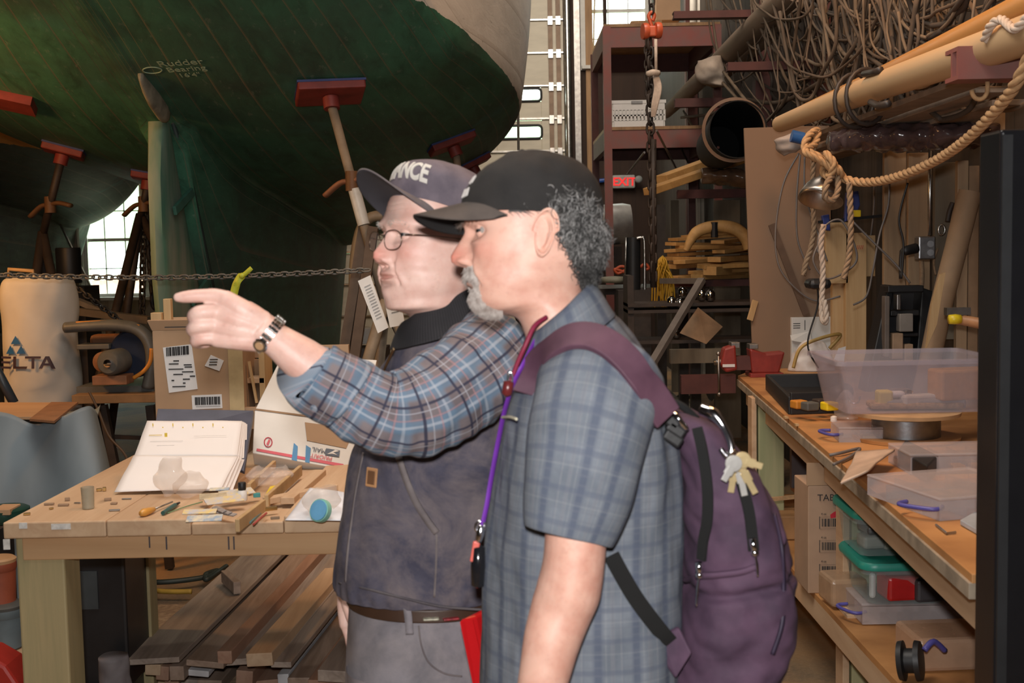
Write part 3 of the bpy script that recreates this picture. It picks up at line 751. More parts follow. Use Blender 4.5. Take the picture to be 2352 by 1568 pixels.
def hand_mb(wrist, palm_dir, up, nrm, s=1.0, curls=None, thumb=True):
    """wrist, direction to the knuckles, 'up' towards the index side, nrm = back of hand. curls: per finger (spread, bend1, bend2, bend3)"""
    d, u, n = Vector(palm_dir).normalized(), Vector(up).normalized(), Vector(nrm).normalized()
    u = (u-d*u.dot(d)).normalized(); n = d.cross(u)*(1 if d.cross(u).dot(n) > 0 else -1)
    w_ = Vector(wrist); mb = MB()
    Lp = .088*s
    # palm: fan of capsules
    for k, (off, ln, r_) in enumerate(((.030, .090, .0130), (.011, .093, .0135), (-.009, .089, .0130), (-.027, .080, .0120))):
        a = w_+u*off*s*.55; b_ = w_+d*ln*s+u*off*s; mb.tube([a, (a+b_)/2+n*.003*s, b_], [.0155*s, .0155*s, r_*s], 10, smooth=4)
    mb.tube([w_-d*.03*s, w_+d*.01*s, w_+d*.05*s], [.021*s, .023*s, .024*s], 12, smooth=3, flat=(1.0, 1.05))
    F_ = [(.030, .090, (.040, .025, .022), .0092), (.011, .093, (.045, .028, .022), .0095), (-.009, .089, (.042, .026, .021), .0092), (-.027, .080, (.033, .020, .019), .0080)]
    for k, (off, ln, seg, r_) in enumerate(F_):
        sp_, b1, b2, b3 = curls[k]
        p = w_+d*ln*s+u*off*s; pts = [p-d*.01*s, p]; rr = [r_*1.15*s, r_*1.12*s]; a = 0
        dd = (d*math.cos(sp_)+u*math.sin(sp_)).normalized()
        for q, (l_, be) in enumerate(zip(seg, (b1, b2, b3))):
            a += be; v = (dd*math.cos(a)-n*math.sin(a)); 
            pts.append(pts[-1]+v*l_*.5*s); rr.append(r_*(1.0-.05*q)*s*.93)
            pts.append(pts[-1]+v*l_*.5*s); rr.append(r_*(1.02-.08*q)*s)
        mb.tube(pts, rr, 12, smooth=3)
        e = pts[-1]; mb.lathe(e, [(.001, -rr[-1]), (rr[-1]*.8, -rr[-1]*.5), (rr[-1], 0), (rr[-1]*.8, rr[-1]*.6), (rr[-1]*.3, rr[-1]*.95), (.0005, rr[-1])], 10, (pts[-1]-pts[-2]))
        mb.lathe(p, [(.001, -.011*s), (.009*s, -.006*s), (.0115*s, 0), (.009*s, .006*s), (.001, .011*s)], 10, n)
    if thumb:
        p = w_+d*.022*s+u*.020*s-n*.006*s
        t1 = (d*.72+u*.45-n*.55).normalized(); t2 = (d*.85+u*.15-n*.5).normalized()
        mb.tube([p, p+t1*.045*s, p+t1*.045*s+t2*.032*s, p+t1*.045*s+t2*.060*s], [.0165*s, .0125*s, .0105*s, .0085*s], 12, smooth=4)
        e = p+t1*.045*s+t2*.060*s; mb.lathe(e, [(.001, -.008*s), (.0085*s, 0), (.006*s, .006*s), (.0005, .0085*s)], 10, t2)
    return mb
def dome(mb, p, r, ax):
    return mb.lathe(p, [(r*math.sin(a), r*math.cos(a)) for a in np.linspace(.02, math.pi-.02, 9)], 14, ax)
def merge(*mbs):
    o = MB()
    for m in mbs: o.add(m.v, m.f)
    return o
HEAD = [ # front (x,z), back (x,z), half width, exponent
 ((.022, .1215), (.018, .1215), .003, 1), ((.058, .116), (-.03, .117), .038, .95), ((.086, .098), (-.068, .102), .060, .92), ((.101, .072), (-.088, .076), .0715, .92),
 ((.1075, .048), (-.098, .046), .0765, .9), ((.111, .030), (-.100, .022), .0775, .88), ((.1035, .012), (-.098, .002), .0765, .86), ((.1035, -.004), (-.095, -.014), .0750, .84),
 ((.1050, -.022), (-.089, -.030), .0735, .84), ((.1065, -.040), (-.082, -.043), .0710, .86), ((.1085, -.056), (-.077, -.053), .0680, .9), ((.1065, -.072), (-.073, -.062), .0645, .93),
 ((.1050, -.086), (-.070, -.070), .0605, .95), ((.1000, -.101), (-.068, -.079), .0560, .97), ((.0830, -.113), (-.067, -.089), .0535, 1.0), ((.0560, -.117), (-.067, -.099), .0530, 1.0),
 ((.0360, -.124), (-.068, -.110), .0540, 1.0), ((.0270, -.142), (-.070, -.126), .0550, 1.0), ((.0230, -.168), (-.074, -.150), .0570, 1.0), ((.0300, -.205), (-.090, -.180), .0700, 1.0), ((.040, -.235), (-.10, -.205), .080, 1.0)]
def rings3(H): return [((a[0], 0, a[1]), (b_[0], 0, b_[1]), w_, e) for a, b_, w_, e in H]
PF = dict(nose_z=[-.0500, -.0440, -.0395, -.033, -.024, -.012, 0, .012, .022, .03], nose_h=[0, .002, .020, .0275, .0285, .022, .014, .007, .003, 0],
          nose_w=[.010, .010, .0125, .0145, .0140, .0105, .0085, .0085, .010, .010], nt=-.026, wing=.010, mz=-.0625, eye=(.0845, .0305, .009, .0122))
def build_head(M4, P, H):
    G, fl = headgrid(rings3(H), P); return xform(M4, G), fl, G
def join_ears(mb, M4, s=1.05, ex=-.002, ez=-.008, y=.0735):
    for sd in (1, -1):
        E = ear_grid(sd, s); E[..., 0] += ex-.010; E[..., 2] += ez; E[..., 1] += y*sd
        mb.grid(xform(M4, E), True, cap0=True)
        # back of the ear: same outline pulled to the head
        Bk = E[::-1].copy(); Bk[1:, :, 1] -= sd*.010*np.linspace(.3, 1, len(E)-1)[:, None]; Bk[1:, :, 0] = Bk[1:, :, 0]*.8+(ex-.006)*.2
        mb.grid(xform(M4, Bk), True)
def cap_crown(H, nu=120, nv=60):
    G, uv = loft([((a[0], 0, a[1]), (b_[0], 0, b_[1]), w_, .94) for a, b_, w_ in H], nu, nv, lat=(0, 1, 0)); return G, uv
def brim_mb(M4, rim, ln=.075, w_=.076, arch=.022, tilt=.0, th=.0028, ang=66, base_arch=.35, mi_under=1):
    """rim: (front x, front z, half width)"""
    nu, nv = 41, 16; top = np.zeros((nv, nu, 3))
    for j in range(nu):
        u = -1+2*j/(nu-1); a = u*R(ang); bx = rim[0]-(1-math.cos(a))*rim[3]; by = rim[2]*math.sin(a)
        b_ = u*math.pi/2; ox = rim[0]-(1-math.cos(a))*rim[3]*(1)+ln*max(0, math.cos(b_))**.62; oy = w_*math.sin(b_)*.98+(by-w_*math.sin(b_))*abs(u)**4
        for i in range(nv):
            v = i/(nv-1); x = bx+(ox-bx)*v; y = by+(oy-by)*v; z = rim[1]+(x-bx)*tilt-arch*(y/.078)**2*(base_arch+(1-base_arch)*min(1, (x-bx)/ln*1.5+abs(u)**3*.8))
            top[i, j] = (x, y, z)
    bot = top.copy(); bot[..., 2] -= th
    mb = MB(); mb.grid(xform(M4, top), mi=0); mb.grid(xform(M4, bot), mi=mi_under)
    # edge
    k = nv*nu; 
    for j in range(nu-1): mb.f.append(((nv-1)*nu+j, (nv-1)*nu+j+1, k+(nv-1)*nu+j+1, k+(nv-1)*nu+j)); mb.m.append(0)
    return mb
def strands_from(G, mask, n, length, direction, seed, spread=.4, K=6, curl=0, cr=.004, off=0.0, lift=.6):
    """grow hairs from grid points of the (local) head where mask is true; returns local strands"""
    g = np.random.default_rng(seed); N = gnormals(G); idx = np.argwhere(mask); pick = idx[g.integers(0, len(idx), n)]
    p = G[pick[:, 0], pick[:, 1]]+g.normal(size=(n, 3))*.0008; nn = N[pick[:, 0], pick[:, 1]]
    d = np.array(direction)[None, :]+nn*lift+g.normal(size=(n, 3))*spread; d /= np.linalg.norm(d, axis=1, keepdims=True)
    ln = length*g.uniform(.6, 1.15, n)[:, None, None]; t = np.linspace(0, 1, K)[None, :, None]
    S = p[:, None, :]+nn[:, None, :]*off+d[:, None, :]*ln*t
    S = S+np.array([0, 0, -1.0])*ln*t**2*.35
    if curl:
        a = np.cross(d, [0.3, .5, .8]); a /= np.linalg.norm(a, axis=1, keepdims=True); b_ = np.cross(d, a)
        ph = g.uniform(0, 6.28, n)[:, None, None]; w_ = curl*g.uniform(.7, 1.3, n)[:, None, None]
        S = S+(a[:, None, :]*(np.cos(w_*t+ph)-np.cos(ph))+b_[:, None, :]*(np.sin(w_*t+ph)-np.sin(ph)))*cr
    return S
def shell(G, mask, off, seed=1, sc=60):
    """closed-looking skin of hair over masked cells, with lumpy height"""
    N = gnormals(G); h = off*(.55+.45*wav(G, (sc,)*3, seed)); from_edge = mask.astype(float)
    for _ in range(6): from_edge = np.minimum(from_edge, (np.roll(from_edge, 1, 0)+np.roll(from_edge, -1, 0)+np.roll(from_edge, 1, 1)+np.roll(from_edge, -1, 1))/4)
    S = G+N*(h*from_edge**.7+.0002)[..., None]
    nv, nu, _ = G.shape; mb = MB(); mb.v = [tuple(q) for q in S.reshape(-1, 3)]
    for i in range(nv-1):
        for j in range(nu):
            j2 = (j+1) % nu
            if mask[i, j] and mask[i+1, j] and mask[i, j2] and mask[i+1, j2]: mb.f.append((i*nu+j, i*nu+j2, (i+1)*nu+j2, (i+1)*nu+j)); mb.m.append(0)
    used = sorted({k for f in mb.f for k in f}); mp = {k: i for i, k in enumerate(used)}
    mb.v = [mb.v[k] for k in used]; mb.f = [tuple(mp[k] for k in f) for f in mb.f]; return mb
def apply4(M4, mb):
    A = np.array(mb.v) @ np.array(M4)[:3, :3].T+np.array(M4)[:3, 3]; mb.v = A.tolist(); return mb
def leg_mb(hip, knee, ankle, s=1.0):
    return MB().tube([hip, (Vector(hip)+Vector(knee))/2, knee, (Vector(knee)*.6+Vector(ankle)*.4), ankle], [.085*s, .075*s, .055*s, .055*s, .036*s], 16, smooth=5)
def trousers(mb, waist_rings, hips, knees, ankles, r):
    pass
def shoe(parent, ankle, toe_dir, mat, sole):
    a = Vector((ankle[0], ankle[1], 0)); d = Vector(toe_dir).normalized(); sd = Vector((-d.y, d.x, 0))
    rings = [((-.085), .030, .055), ((-.07), .040, .09), (-.01, .043, .10), (.06, .048, .075), (.12, .050, .055), (.165, .040, .045), (.185, .012, .03)]
    G = []
    for x, w_, h in crn(rings, 24):
        c = a+d*x; G.append([tuple(c+sd*w_*math.copysign(abs(math.cos(t))**.7, math.cos(t))+Vector((0, 0, .02+h*max(0, math.sin(t))*.9+(-.012 if math.sin(t) < 0 else 0)))) for t in np.linspace(0, 2*math.pi, 20, endpoint=False)])
    o = MB().grid(np.array(G), True, cap0=True, cap1=True).build('shoe', mat, parent, smooth=True)
    S = MB(); 
    pts = [a+d*x+sd*w_ for x, w_, h in crn(rings, 14)]+[a+d*x-sd*w_ for x, w_, h in reversed(list(crn(rings, 14)))]
    S.poly([(p.x, p.y, 0) for p in pts], (0, 0, .022)); S.build('sole', sole, o, bevel=.003)

m_brown = plain('brown_leather', (.06, .03, .018), .4)
m_white = plain('white_paint', (.78, .77, .74), .5, var=.06)
# ---------------------------------------------------------------- MAN WITH BLACK CAP
YM = 1.90
O2 = at(1230, 545, YM); M2 = head_matrix(O2, R(9), R(-1), R(8))
p2 = thing('person', 'person in black cap and grey plaid short-sleeved shirt, grey goatee, seen in profile', 'person', (.10, YM+.05, 0))
H2 = [list(h) for h in HEAD]
P2 = dict(PF); P2.update(socket=.0125, brow=.006, fold=.0022, hollow=.004, lid=.0027, chin=.002, flush=.9)
G2w, fl2, G2 = build_head(M2, P2, H2)
sk2 = skin('tanned_skin', (.68, .41, .32), (.56, .28, .21))
hb = MB().grid(G2w, True, cap0=True, cap1=True); nfl = G2w.shape[0]*G2w.shape[1]
join_ears(hb, M2, 1.2, .010, -.004)
# torso under the shirt, arms, hands, legs as one body
tor, _ = loft([(P3(1215, 790, 1.9), P3(1400, 730, 1.9), .08), (P3(1190, 860, 1.92), P3(1470, 840, 1.92), .17), (P3(1180, 960, 1.94), P3(1510, 960, 1.94), .19), (P3(1165, 1200, 1.94), P3(1520, 1200, 1.94), .17), (P3(1150, 1400, 1.94), P3(1510, 1400, 1.94), .17), (P3(1170, 1650, 1.94), P3(1530, 1650, 1.94), .17), ((0.0, 1.94, .82), (.22, 1.94, .82), .15)], 48, 40)
hb.grid(tor, True, cap0=True, cap1=True)
e2 = at(1300, 1372, 1.70); w2 = at(1215, 1700, 1.66); sh2 = at(1360, 870, 1.75)
arm = MB().tube([sh2, at(1340, 1050, 1.72), at(1325, 1200, 1.705), at(1318, 1290, 1.70), at(1306, 1355, 1.70), at(1290, 1400, 1.70), at(1268, 1470, 1.69), at(1248, 1560, 1.68), at(1222, 1670, 1.665), w2],
                [.060, .054, .0480, .0480, .0505, .0485, .0445, .0390, .0320, .0290], 28, smooth=6, flat=(1, .92))
hd = hand_mb(w2-Vector((0, 0, .005)), (-.25, -.05, -1), (-1, -.3, .1), (0.1, -1, 0), 1.02, [(.05, .3, .4, .2), (0, .35, .45, .2), (-.03, .4, .5, .25), (-.08, .45, .5, .25)])
armr = remesh(merge(arm, hd), .0028, 5)
hb.add(armr.v, armr.f)
# far arm goes down to hold the red folder
sh2b = Vector((.15, 2.12, 1.41)); e2b = Vector((.13, 2.17, 1.08)); w2b = Vector((.01, 2.13, .83))
fa = MB().tube([sh2b, (sh2b+e2b)/2, e2b, (e2b+w2b)/2, w2b], [.058, .05, .046, .040, .029], 20, smooth=5)
fh = hand_mb(w2b, (-.7, -.1, -.7), (-.6, 0, .6), (-.1, .9, -.3), 1.0, [(.05, .5, .9, .6), (0, .5, .9, .6), (-.03, .5, .9, .6), (-.08, .5, .9, .6)])
fr_ = remesh(merge(fa, fh), .004, 4); hb.add(fr_.v, fr_.f)
for sd in (-1, 1):
    l_ = leg_mb((.12, 1.95+sd*.09, .90), (.10, 1.95+sd*.10, .48), (.13, 1.95+sd*.10, .09)); hb.add(l_.v, l_.f)
body2 = hb.build('body', sk2, p2, smooth=True); set_attr(body2, fl2.ravel())
eye_part(M2, P2, p2, 'eye', 1, (1, .5, -.02)); eye_part(M2, P2, p2, 'eye', -1, (1, .05, -.05))
# hair, goatee, eyebrows
X2, Y2, Z2 = G2[..., 0], G2[..., 1], G2[..., 2]; aY2 = np.abs(Y2)
m_hair = plain('grey_hair', (.14, .135, .13), .9, var=.7, nscale=45, alt=(.02, .019, .018)); m_hairl = plain('silver_hair', (.36, .35, .34), .9, var=.4, nscale=80)
hm = ((X2 < -.018+.6*np.clip(Z2, -1, 0)) & (Z2 < .055+.45*np.clip(X2, -1, 0)) & (Z2 > -.088+.35*np.clip(-.05-X2, -.04, 0.02))) | ((X2 < .048) & (Z2 > .030) & (Z2 < .062) & (aY2 > .05)) | ((X2 < .052) & (X2 > .030) & (Z2 > .012) & (Z2 < .05) & (aY2 > .05))
hm &= ~((X2 > -.022) & (Z2 < .028)); hs = apply4(M2, shell(G2, hm, .008, 3, 55)); 
c1 = apply4(M2, tubes_np(strands_from(G2, hm & (X2 < -.01), 3000, .021, (-.5, 0, -.7), 5, .5, 12, 9, .0048, .002, .5), .0008))
c3 = apply4(M2, tubes_np(strands_from(G2, hm & (X2 >= -.02), 500, .014, (-.9, 0, -.2), 8, .25, 6, 2, .001, .001, .12), .0005))
hair2 = merge(hs, c1, c3).build('hair', m_hair, p2, smooth=True)
c2 = apply4(M2, tubes_np(strands_from(G2, hm & (X2 < -.005) & (Z2 > -.035), 900, .021, (-.5, 0, -.6), 15, .5, 12, 9, .0052, .002, .5), .0008)); c2.build('silver_curls', m_hairl, hair2, smooth=True)
mst = (X2 > .07) & (aY2 < .030) & (Z2 < -.0425) & (Z2 > -.058-.5*np.clip(aY2-.015, 0, 1))
gt_ = (X2 > .062) & (Z2 < -.0775) & (Z2 > -.119) & (aY2 < .028) | ((X2 > .07) & (aY2 > .021) & (aY2 < .030) & (Z2 < -.052) & (Z2 > -.09))
m_beard = plain('white_beard', (.56, .50, .46), .6, var=.45, nscale=90, alt=(.30, .24, .21))
bs = apply4(M2, shell(G2, gt_, .003, 9, 120)); b1 = apply4(M2, tubes_np(strands_from(G2, gt_, 2400, .0075, (.1, 0, -1), 21, .22, 5, 1.5, .001, 0, .35), .0004))
ms = apply4(M2, shell(G2, mst, .002, 9, 120)); b2 = apply4(M2, tubes_np(strands_from(G2, mst, 1100, .009, (.2, .0, -.9), 22, .28, 5, 1, .001, 0, .45), .0004))
merge(bs, b1).build('goatee', m_beard, p2, smooth=True); merge(ms, b2).build('mustache', m_beard, p2, smooth=True)
eb = (X2 > .075) & (aY2 > .014) & (aY2 < .048) & (np.abs(Z2-.0245-.004*np.sin((aY2-.014)/.034*3.1)) < .0032)
for sg_ in (1, -1): apply4(M2, tubes_np(strands_from(G2, eb & (Y2*sg_ > 0), 130, .009, (.2, 0, .3), 30, .4, 4, 0, 0, 0, .4), .0004)).build('eyebrow', plain('brow_hair', (.12, .08, .06), .6), p2)
# black cap
m_cap = fabric('washed_black_cotton', (.012, .0105, .010), (.016, .014, .013), worn=.5, wornc=(.028, .022, .019), bmp=.4)
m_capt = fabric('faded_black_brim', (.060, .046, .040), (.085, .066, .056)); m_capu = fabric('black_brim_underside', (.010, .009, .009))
CR2 = [((.114, .038), (-.104, .016), .0835), ((.110, .064), (-.108, .048), .0845), ((.094, .090), (-.100, .082), .080), ((.071, .112), (-.080, .106), .066), ((.045, .126), (-.048, .123), .043), ((.036, .1325), (-.010, .131), .020), ((.016, .134), (.010, .134), .002)]
GC2, uvc = cap_crown(CR2); GC2 = wrinkle(GC2, .0018, (14, 14, 14), 4)
cp = MB().grid(xform(M2, GC2), True, np.concatenate([uvc, uvc[:, -1:]], 1)).build('cap', m_cap, p2, smooth=True, solid=.002)
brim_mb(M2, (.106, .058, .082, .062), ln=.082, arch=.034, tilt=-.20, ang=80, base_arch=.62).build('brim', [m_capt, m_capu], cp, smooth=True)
MB().lathe(M2 @ Vector((.013, 0, .136)), [(.008, -.003), (.007, .001), (.001, .003)], 12).build('button', m_cap, cp, smooth=True)
def on_cap(G, a, v, off=.002):
    nv, nu, _ = G.shape; th = (a % (2*math.pi))/(2*math.pi)*nu; j = int(th) % nu; i = min(max(int(v*(nv-1)), 0), nv-2); f = v*(nv-1)-i; q = th-int(th)
    p = (G[i, j]*(1-q)+G[i, (j+1) % nu]*q)*(1-f)+(G[i+1, j]*(1-q)+G[i+1, (j+1) % nu]*q)*f
    c = np.array([0, 0, .03]); n = (p-c)/np.linalg.norm(p-c); return Vector(p+n*off)
m_thread = plain('pale_embroidery', (.62, .58, .55), .6)
for txt, sz, v0 in (('\u2022', .05, .33), ('WBC', .016, .16)):
    pass
em = MB()
for k in range(5):
    aa = [(.06+.05*k, .17), (.09+.05*k, .24), (.11+.05*k, .17)] if k % 2 == 0 else [(.05+.05*k, .30), (.10+.05*k, .36), (.13+.05*k, .29)]
    em.tube([M2 @ on_cap(GC2, q[0]-.04, q[1]) for q in aa], .0016, 5, smooth=3)
em.build('emblem', m_thread, cp)
# shirt
blue = (.085, .105, .14)
m_sh2 = fabric('grey_plaid_shirt', (.130, .152, .185), (.165, .185, .215), [(0, .056, .25, .20, (.060, .075, .115), .75), (0, .056, .62, .10, (.20, .20, .21), .4), (0, .014, .5, .25, (.10, .115, .15), .35), (0, .056, .85, .035, (.25, .25, .25), .3), (0, .056, .45, .03, (.25, .26, .27), .28),
    (1, .046, .3, .16, (.075, .09, .13), .5), (1, .046, .7, .05, (.24, .25, .26), .22), (1, .0115, .5, .25, (.12, .13, .16), .3)], bmp=.3)
W_ = YM+.04
T2 = [(P3(1226, 775, W_-.02), P3(1362, 690, W_-.02), .074, .95), (P3(1204, 815, W_-.01), P3(1432, 742, W_-.01), .105, .92), (P3(1188, 862, W_), P3(1478, 800, W_), .178, .9), (P3(1166, 920, W_), P3(1520, 888, W_), .215, .9), (P3(1152, 1000, W_), P3(1545, 985, W_), .215, .88),
      (P3(1134, 1100, W_), P3(1556, 1090, W_), .200, .86), (P3(1120, 1210, W_), P3(1560, 1205, W_), .192, .86), (P3(1113, 1340, W_), P3(1560, 1340, W_), .192, .86), (P3(1111, 1480, W_), P3(1562, 1480, W_), .198, .86), (P3(1108, 1600, W_), P3(1566, 1600, W_), .202, .86), (P3(1106, 1690, W_), P3(1566, 1690, W_), .204, .86)]
GT2, uvt = loft(T2, 200, 190)
GT2 = wrinkle(GT2, .0055, (5.5, 5.5, 1.6), 11); GT2 = wrinkle(GT2, .0022, (15, 15, 6), 12)
shirt2 = MB().grid(GT2, True, uvt if uvt.shape[1] == 201 else np.concatenate([uvt, uvt[:, :1]+uvt[:, -1:]+.005], 1)).build('shirt', m_sh2, p2, smooth=True, solid=.002)
def sleeve_grid(pts, radii, nu=96, nv=90, flat=(1, 1), amp=.004, seed=3, sc=(6, 6, 6)):
    P, rr = catmull([Vector(p) for p in pts], radii, max(2, nv//(len(pts)-1))); k = len(P); G = np.zeros((k, nu, 3)); nrm = Vector((0, -1, 0))
    for i in range(k):
        t_ = (P[min(i+1, k-1)]-P[max(i-1, 0)]).normalized(); nrm = (nrm-t_*nrm.dot(t_)).normalized(); bn = t_.cross(nrm)
        for j in range(nu):
            a = 2*math.pi*j/nu; G[i, j] = P[i]+(nrm*math.cos(a)*flat[0]+bn*math.sin(a)*flat[1])*rr[i]
    G = wrinkle(G, amp, sc, seed); uv = arcuv(G); U = np.concatenate([uv, uv[:, -1:]+np.array([.005, 0])], 1); return G, U
SG, SU = sleeve_grid([at(1395, 850, 1.80), at(1375, 905, 1.765), at(1356, 985, 1.735), at(1338, 1080, 1.715), at(1318, 1170, 1.705), at(1304, 1228, 1.70)], [.086, .094, .090, .081, .071, .0625], flat=(.86, 1.0), amp=.0035, seed=5)
MB().grid(SG, True, SU).build('sleeve', m_sh2, shirt2, smooth=True, solid=.0022)
SG, SU = sleeve_grid([(.175, 2.02, 1.43), (.17, 2.09, 1.39), (.16, 2.13, 1.31), (.145, 2.15, 1.20)], [.035, .075, .085, .07], 48, 40)
MB().grid(SG, True, SU).build('sleeve', m_sh2, shirt2, smooth=True, solid=.0022)
# collar folded round the neck
cw = YM-.01
cring = [[P3(1216, 778, cw), P3(1352, 668, cw), .073, 1], [P3(1217, 768, cw), P3(1350, 650, cw), .071, 1], [P3(1208, 778, cw), P3(1366, 655, cw), .080, 1], [P3(1196, 818, cw), P3(1398, 700, cw), .094, 1], [P3(1192, 842, cw), P3(1412, 722, cw), .104, 1]]
CG, cu = loft(cring, 96, 30); CG = wrinkle(CG, .0015, (9, 9, 9), 6)
MB().grid(CG, True, np.concatenate([cu, cu[:, -1:]+.003], 1)).build('collar', m_sh2, shirt2, smooth=True, solid=.0025)
# shirt pocket edge on the chest
MB().tube([at(1154, 958, W_-.12), at(1170, 957, W_-.16), at(1186, 962, W_-.19)], .0022, 6, smooth=3).build('pocket_trim', plain('cream_thread', (.6, .56, .42)), shirt2)
# trousers and shoes (below the picture)
m_khaki = fabric('dark_trouser_cloth', (.05, .05, .06))
tg, tu = loft([((-.045, 1.95, .96), (.235, 1.95, .96), .185, .9), ((-.05, 1.95, .86), (.24, 1.95, .86), .185, .9), ((-.04, 1.95, .80), (.235, 1.95, .80), .18, .9)], 60, 16)
tr = MB().grid(tg, True, np.concatenate([tu, tu[:, -1:]], 1)).build('trousers', m_khaki, p2, smooth=True)
for sd in (-1, 1):
    g_, u_ = sleeve_grid([(.105, 1.95+sd*.085, .86), (.10, 1.95+sd*.10, .66), (.10, 1.95+sd*.105, .45), (.12, 1.95+sd*.105, .25), (.125, 1.95+sd*.105, .06)], [.115, .10, .083, .075, .072], 40, 60, seed=8+sd)
    MB().grid(g_, True, u_).build('trouser_leg', m_khaki, tr, smooth=True)
    shoe(p2, (.13, 1.95+sd*.105), (-1, -.02*sd, 0), m_brown, m_rubber)
# lanyard round the neck, with its hanging clip: worn, magenta then purple
lw = W_
lan = thing('lanyard', 'magenta and purple lanyard with a clip of keys hanging down the plaid shirt front', 'lanyard', tuple(at(1150, 1100, lw-.1)))
MB().tube([at(1255, 728, 1.818), at(1228, 748, 1.80), at(1208, 790, 1.79), at(1188, 835, 1.795), at(1172, 880, 1.80)], .0035, 8, smooth=6).build('neck_cord', plain('magenta_cord', (.22, .012, .045), .6), lan, smooth=True)
MB().tube([at(1235, 770, 1.85), at(1205, 830, 1.80), at(1180, 880, 1.80), at(1160, 940, 1.82), at(1145, 1010, 1.85), at(1128, 1100, 1.86), at(1118, 1160, 1.86), at(1108, 1205, 1.86)], .004, 8, smooth=6, flat=(1.3, .5)).build('strap', plain('purple_cord', (.16, .03, .36), .5), lan, smooth=True)
mm_ = metal('bright_steel', (.8, .8, .82), .15)
MB().tube([at(1172+5*math.cos(a), 868+14*math.sin(a), 1.795) for a in np.linspace(0, 6.28, 13)[:-1]], .0022, 6, closed=True).build('ring', mm_, lan, smooth=True)
MB().lathe(at(1166, 892, 1.795), [(.002, -.012), (.008, -.008), (.008, .010), (.002, .012)], 10, (0.2, 0, 1)).build('bead', plain('dark_red_bead', (.14, .02, .02), .3), lan, smooth=True)
MB().tube([at(1103+11*math.cos(a), 1210+13*math.sin(a), 1.86) for a in np.linspace(0, 6.28, 15)[:-1]], .0024, 6, closed=True).build('key_ring', mm_, lan, smooth=True)
MB().tube([at(1106, 1206, 1.86), at(1103, 1225, 1.858), at(1098, 1245, 1.858)], [.005, .007, .004], 8, smooth=3).build('clip', mm_, lan, smooth=True)
MB().bar(at(1095, 1243, 1.858), at(1087, 1290, 1.858), .006, .011).build('tag', plain('coral_tag', (.65, .13, .10), .4), lan, bevel=.002)
MB().lathe(at(1098, 1300, 1.862), [(.003, -.034), (.010, -.030), (.0115, 0), (.010, .030), (.003, .034)], 14, (.05, 0, 1)).build('fob', plain('black_gloss', (.01, .01, .012), .15), lan, smooth=True)
# red folder under the far arm
fo = thing('folder', 'red hardback folder held at the hip, poking out behind the plaid shirt', 'folder', tuple(at(1100, 1700, 2.04)))
a, b_, c_ = at(1053, 1424, 2.05), at(1118, 1392, 2.12), at(1098, 1640, 2.05)
MB().poly([a, b_, b_+(c_-a), c_], (.030, .022, 0)).build('cover', plain('glossy_red', (.58, .012, .015), .25, var=.1), fo, bevel=.004)
MB().poly([a+Vector((.004, .004, -.004)), a+Vector((.006, .02, -.004)), c_+Vector((.006, .02, .01)), c_+Vector((.004, .004, .01))], (.02, .01, 0)).build('spine', plain('glossy_red', (.58, .012, .015)), fo)
# ---------------------------------------------------------------- BACKPACK on the near man's back
Yb = YM+.03
bp = thing('backpack', 'purple backpack worn by the man in the black cap, black zips and silver pulls', 'backpack', tuple(at(1660, 1620, Yb)))
m_pur = fabric('purple_nylon', (.062, .032, .062), (.090, .046, .082), rough=.8, bmp=.3); m_purd = fabric('purple_strap_cloth', (.085, .034, .058), (.105, .045, .07), rough=.7)
m_blk = fabric('black_webbing', (.007, .007, .007), rough=.95)
BR = [(936, 1519, 1548, .05, 1), (944, 1518, 1590, .085, .8), (968, 1528, 1640, .115, .72), (1020, 1538, 1690, .135, .7), (1100, 1546, 1742, .145, .68), (1200, 1552, 1784, .15, .68), (1300, 1556, 1806, .152, .68), (1390, 1552, 1813, .152, .68), (1460, 1532, 1806, .15, .68), (1520, 1526, 1782, .145, .7), (1575, 1540, 1730, .13, .72), (1612, 1568, 1690, .09, .8), (1622, 1600, 1650, .03, 1)]
BG, bu = loft([(P3(b_[1], b_[0], Yb), P3(b_[2], b_[0]+(0 if k else 0), Yb), b_[3], b_[4]) for k, b_ in enumerate(BR)], 200, 200)
BG0 = BG.copy(); zz = BG[..., 2]; yy = BG[..., 1]
BG = wrinkle(BG, .0065, (4, 4, 8), 41); BG = wrinkle(BG, .0028, (11, 11, 17), 42)
bn = gnormals(BG)
def px_of(P_):  # for placing panel seams on the bag
    return None
# seam valleys: upper compartment against the front pocket
Zt = at(1700, 1318, Yb).z; BG = BG - bn*(.010*np.exp(-((zz-Zt-.12*(BG[..., 0]-at(1570, 1318, Yb).x))/.007)**2))[..., None]
Xv = at(1735, 1300, Yb).x; BG = BG - bn*(.007*np.exp(-((BG[..., 0]-Xv-.25*(1.25-zz))/.006)**2)*(yy < Yb))[..., None]
MB().grid(BG, True, np.concatenate([bu, bu[:, -1:]], 1), cap0=True, cap1=True).build('bag', m_pur, bp, smooth=True)
bagv = [Vector(p) for p in BG.reshape(-1, 3)]; bnv, bnu, _ = BG.shape
BBVH = BVHTree.FromPolygons(bagv, [(i*bnu+j, i*bnu+(j+1) % bnu, (i+1)*bnu+(j+1) % bnu, (i+1)*bnu+j) for i in range(bnv-1) for j in range(bnu)])
def on_bvh(bv_, px, py, off=.002, fallY=1.8):
    d = ray(px, py).normalized(); h = bv_.ray_cast(CAM, d)
    if h[0] is None: return at(px, py, fallY), Vector((0, -1, 0))
    n = h[1] if h[1].dot(d) < 0 else -h[1]; return h[0]+n*off, n
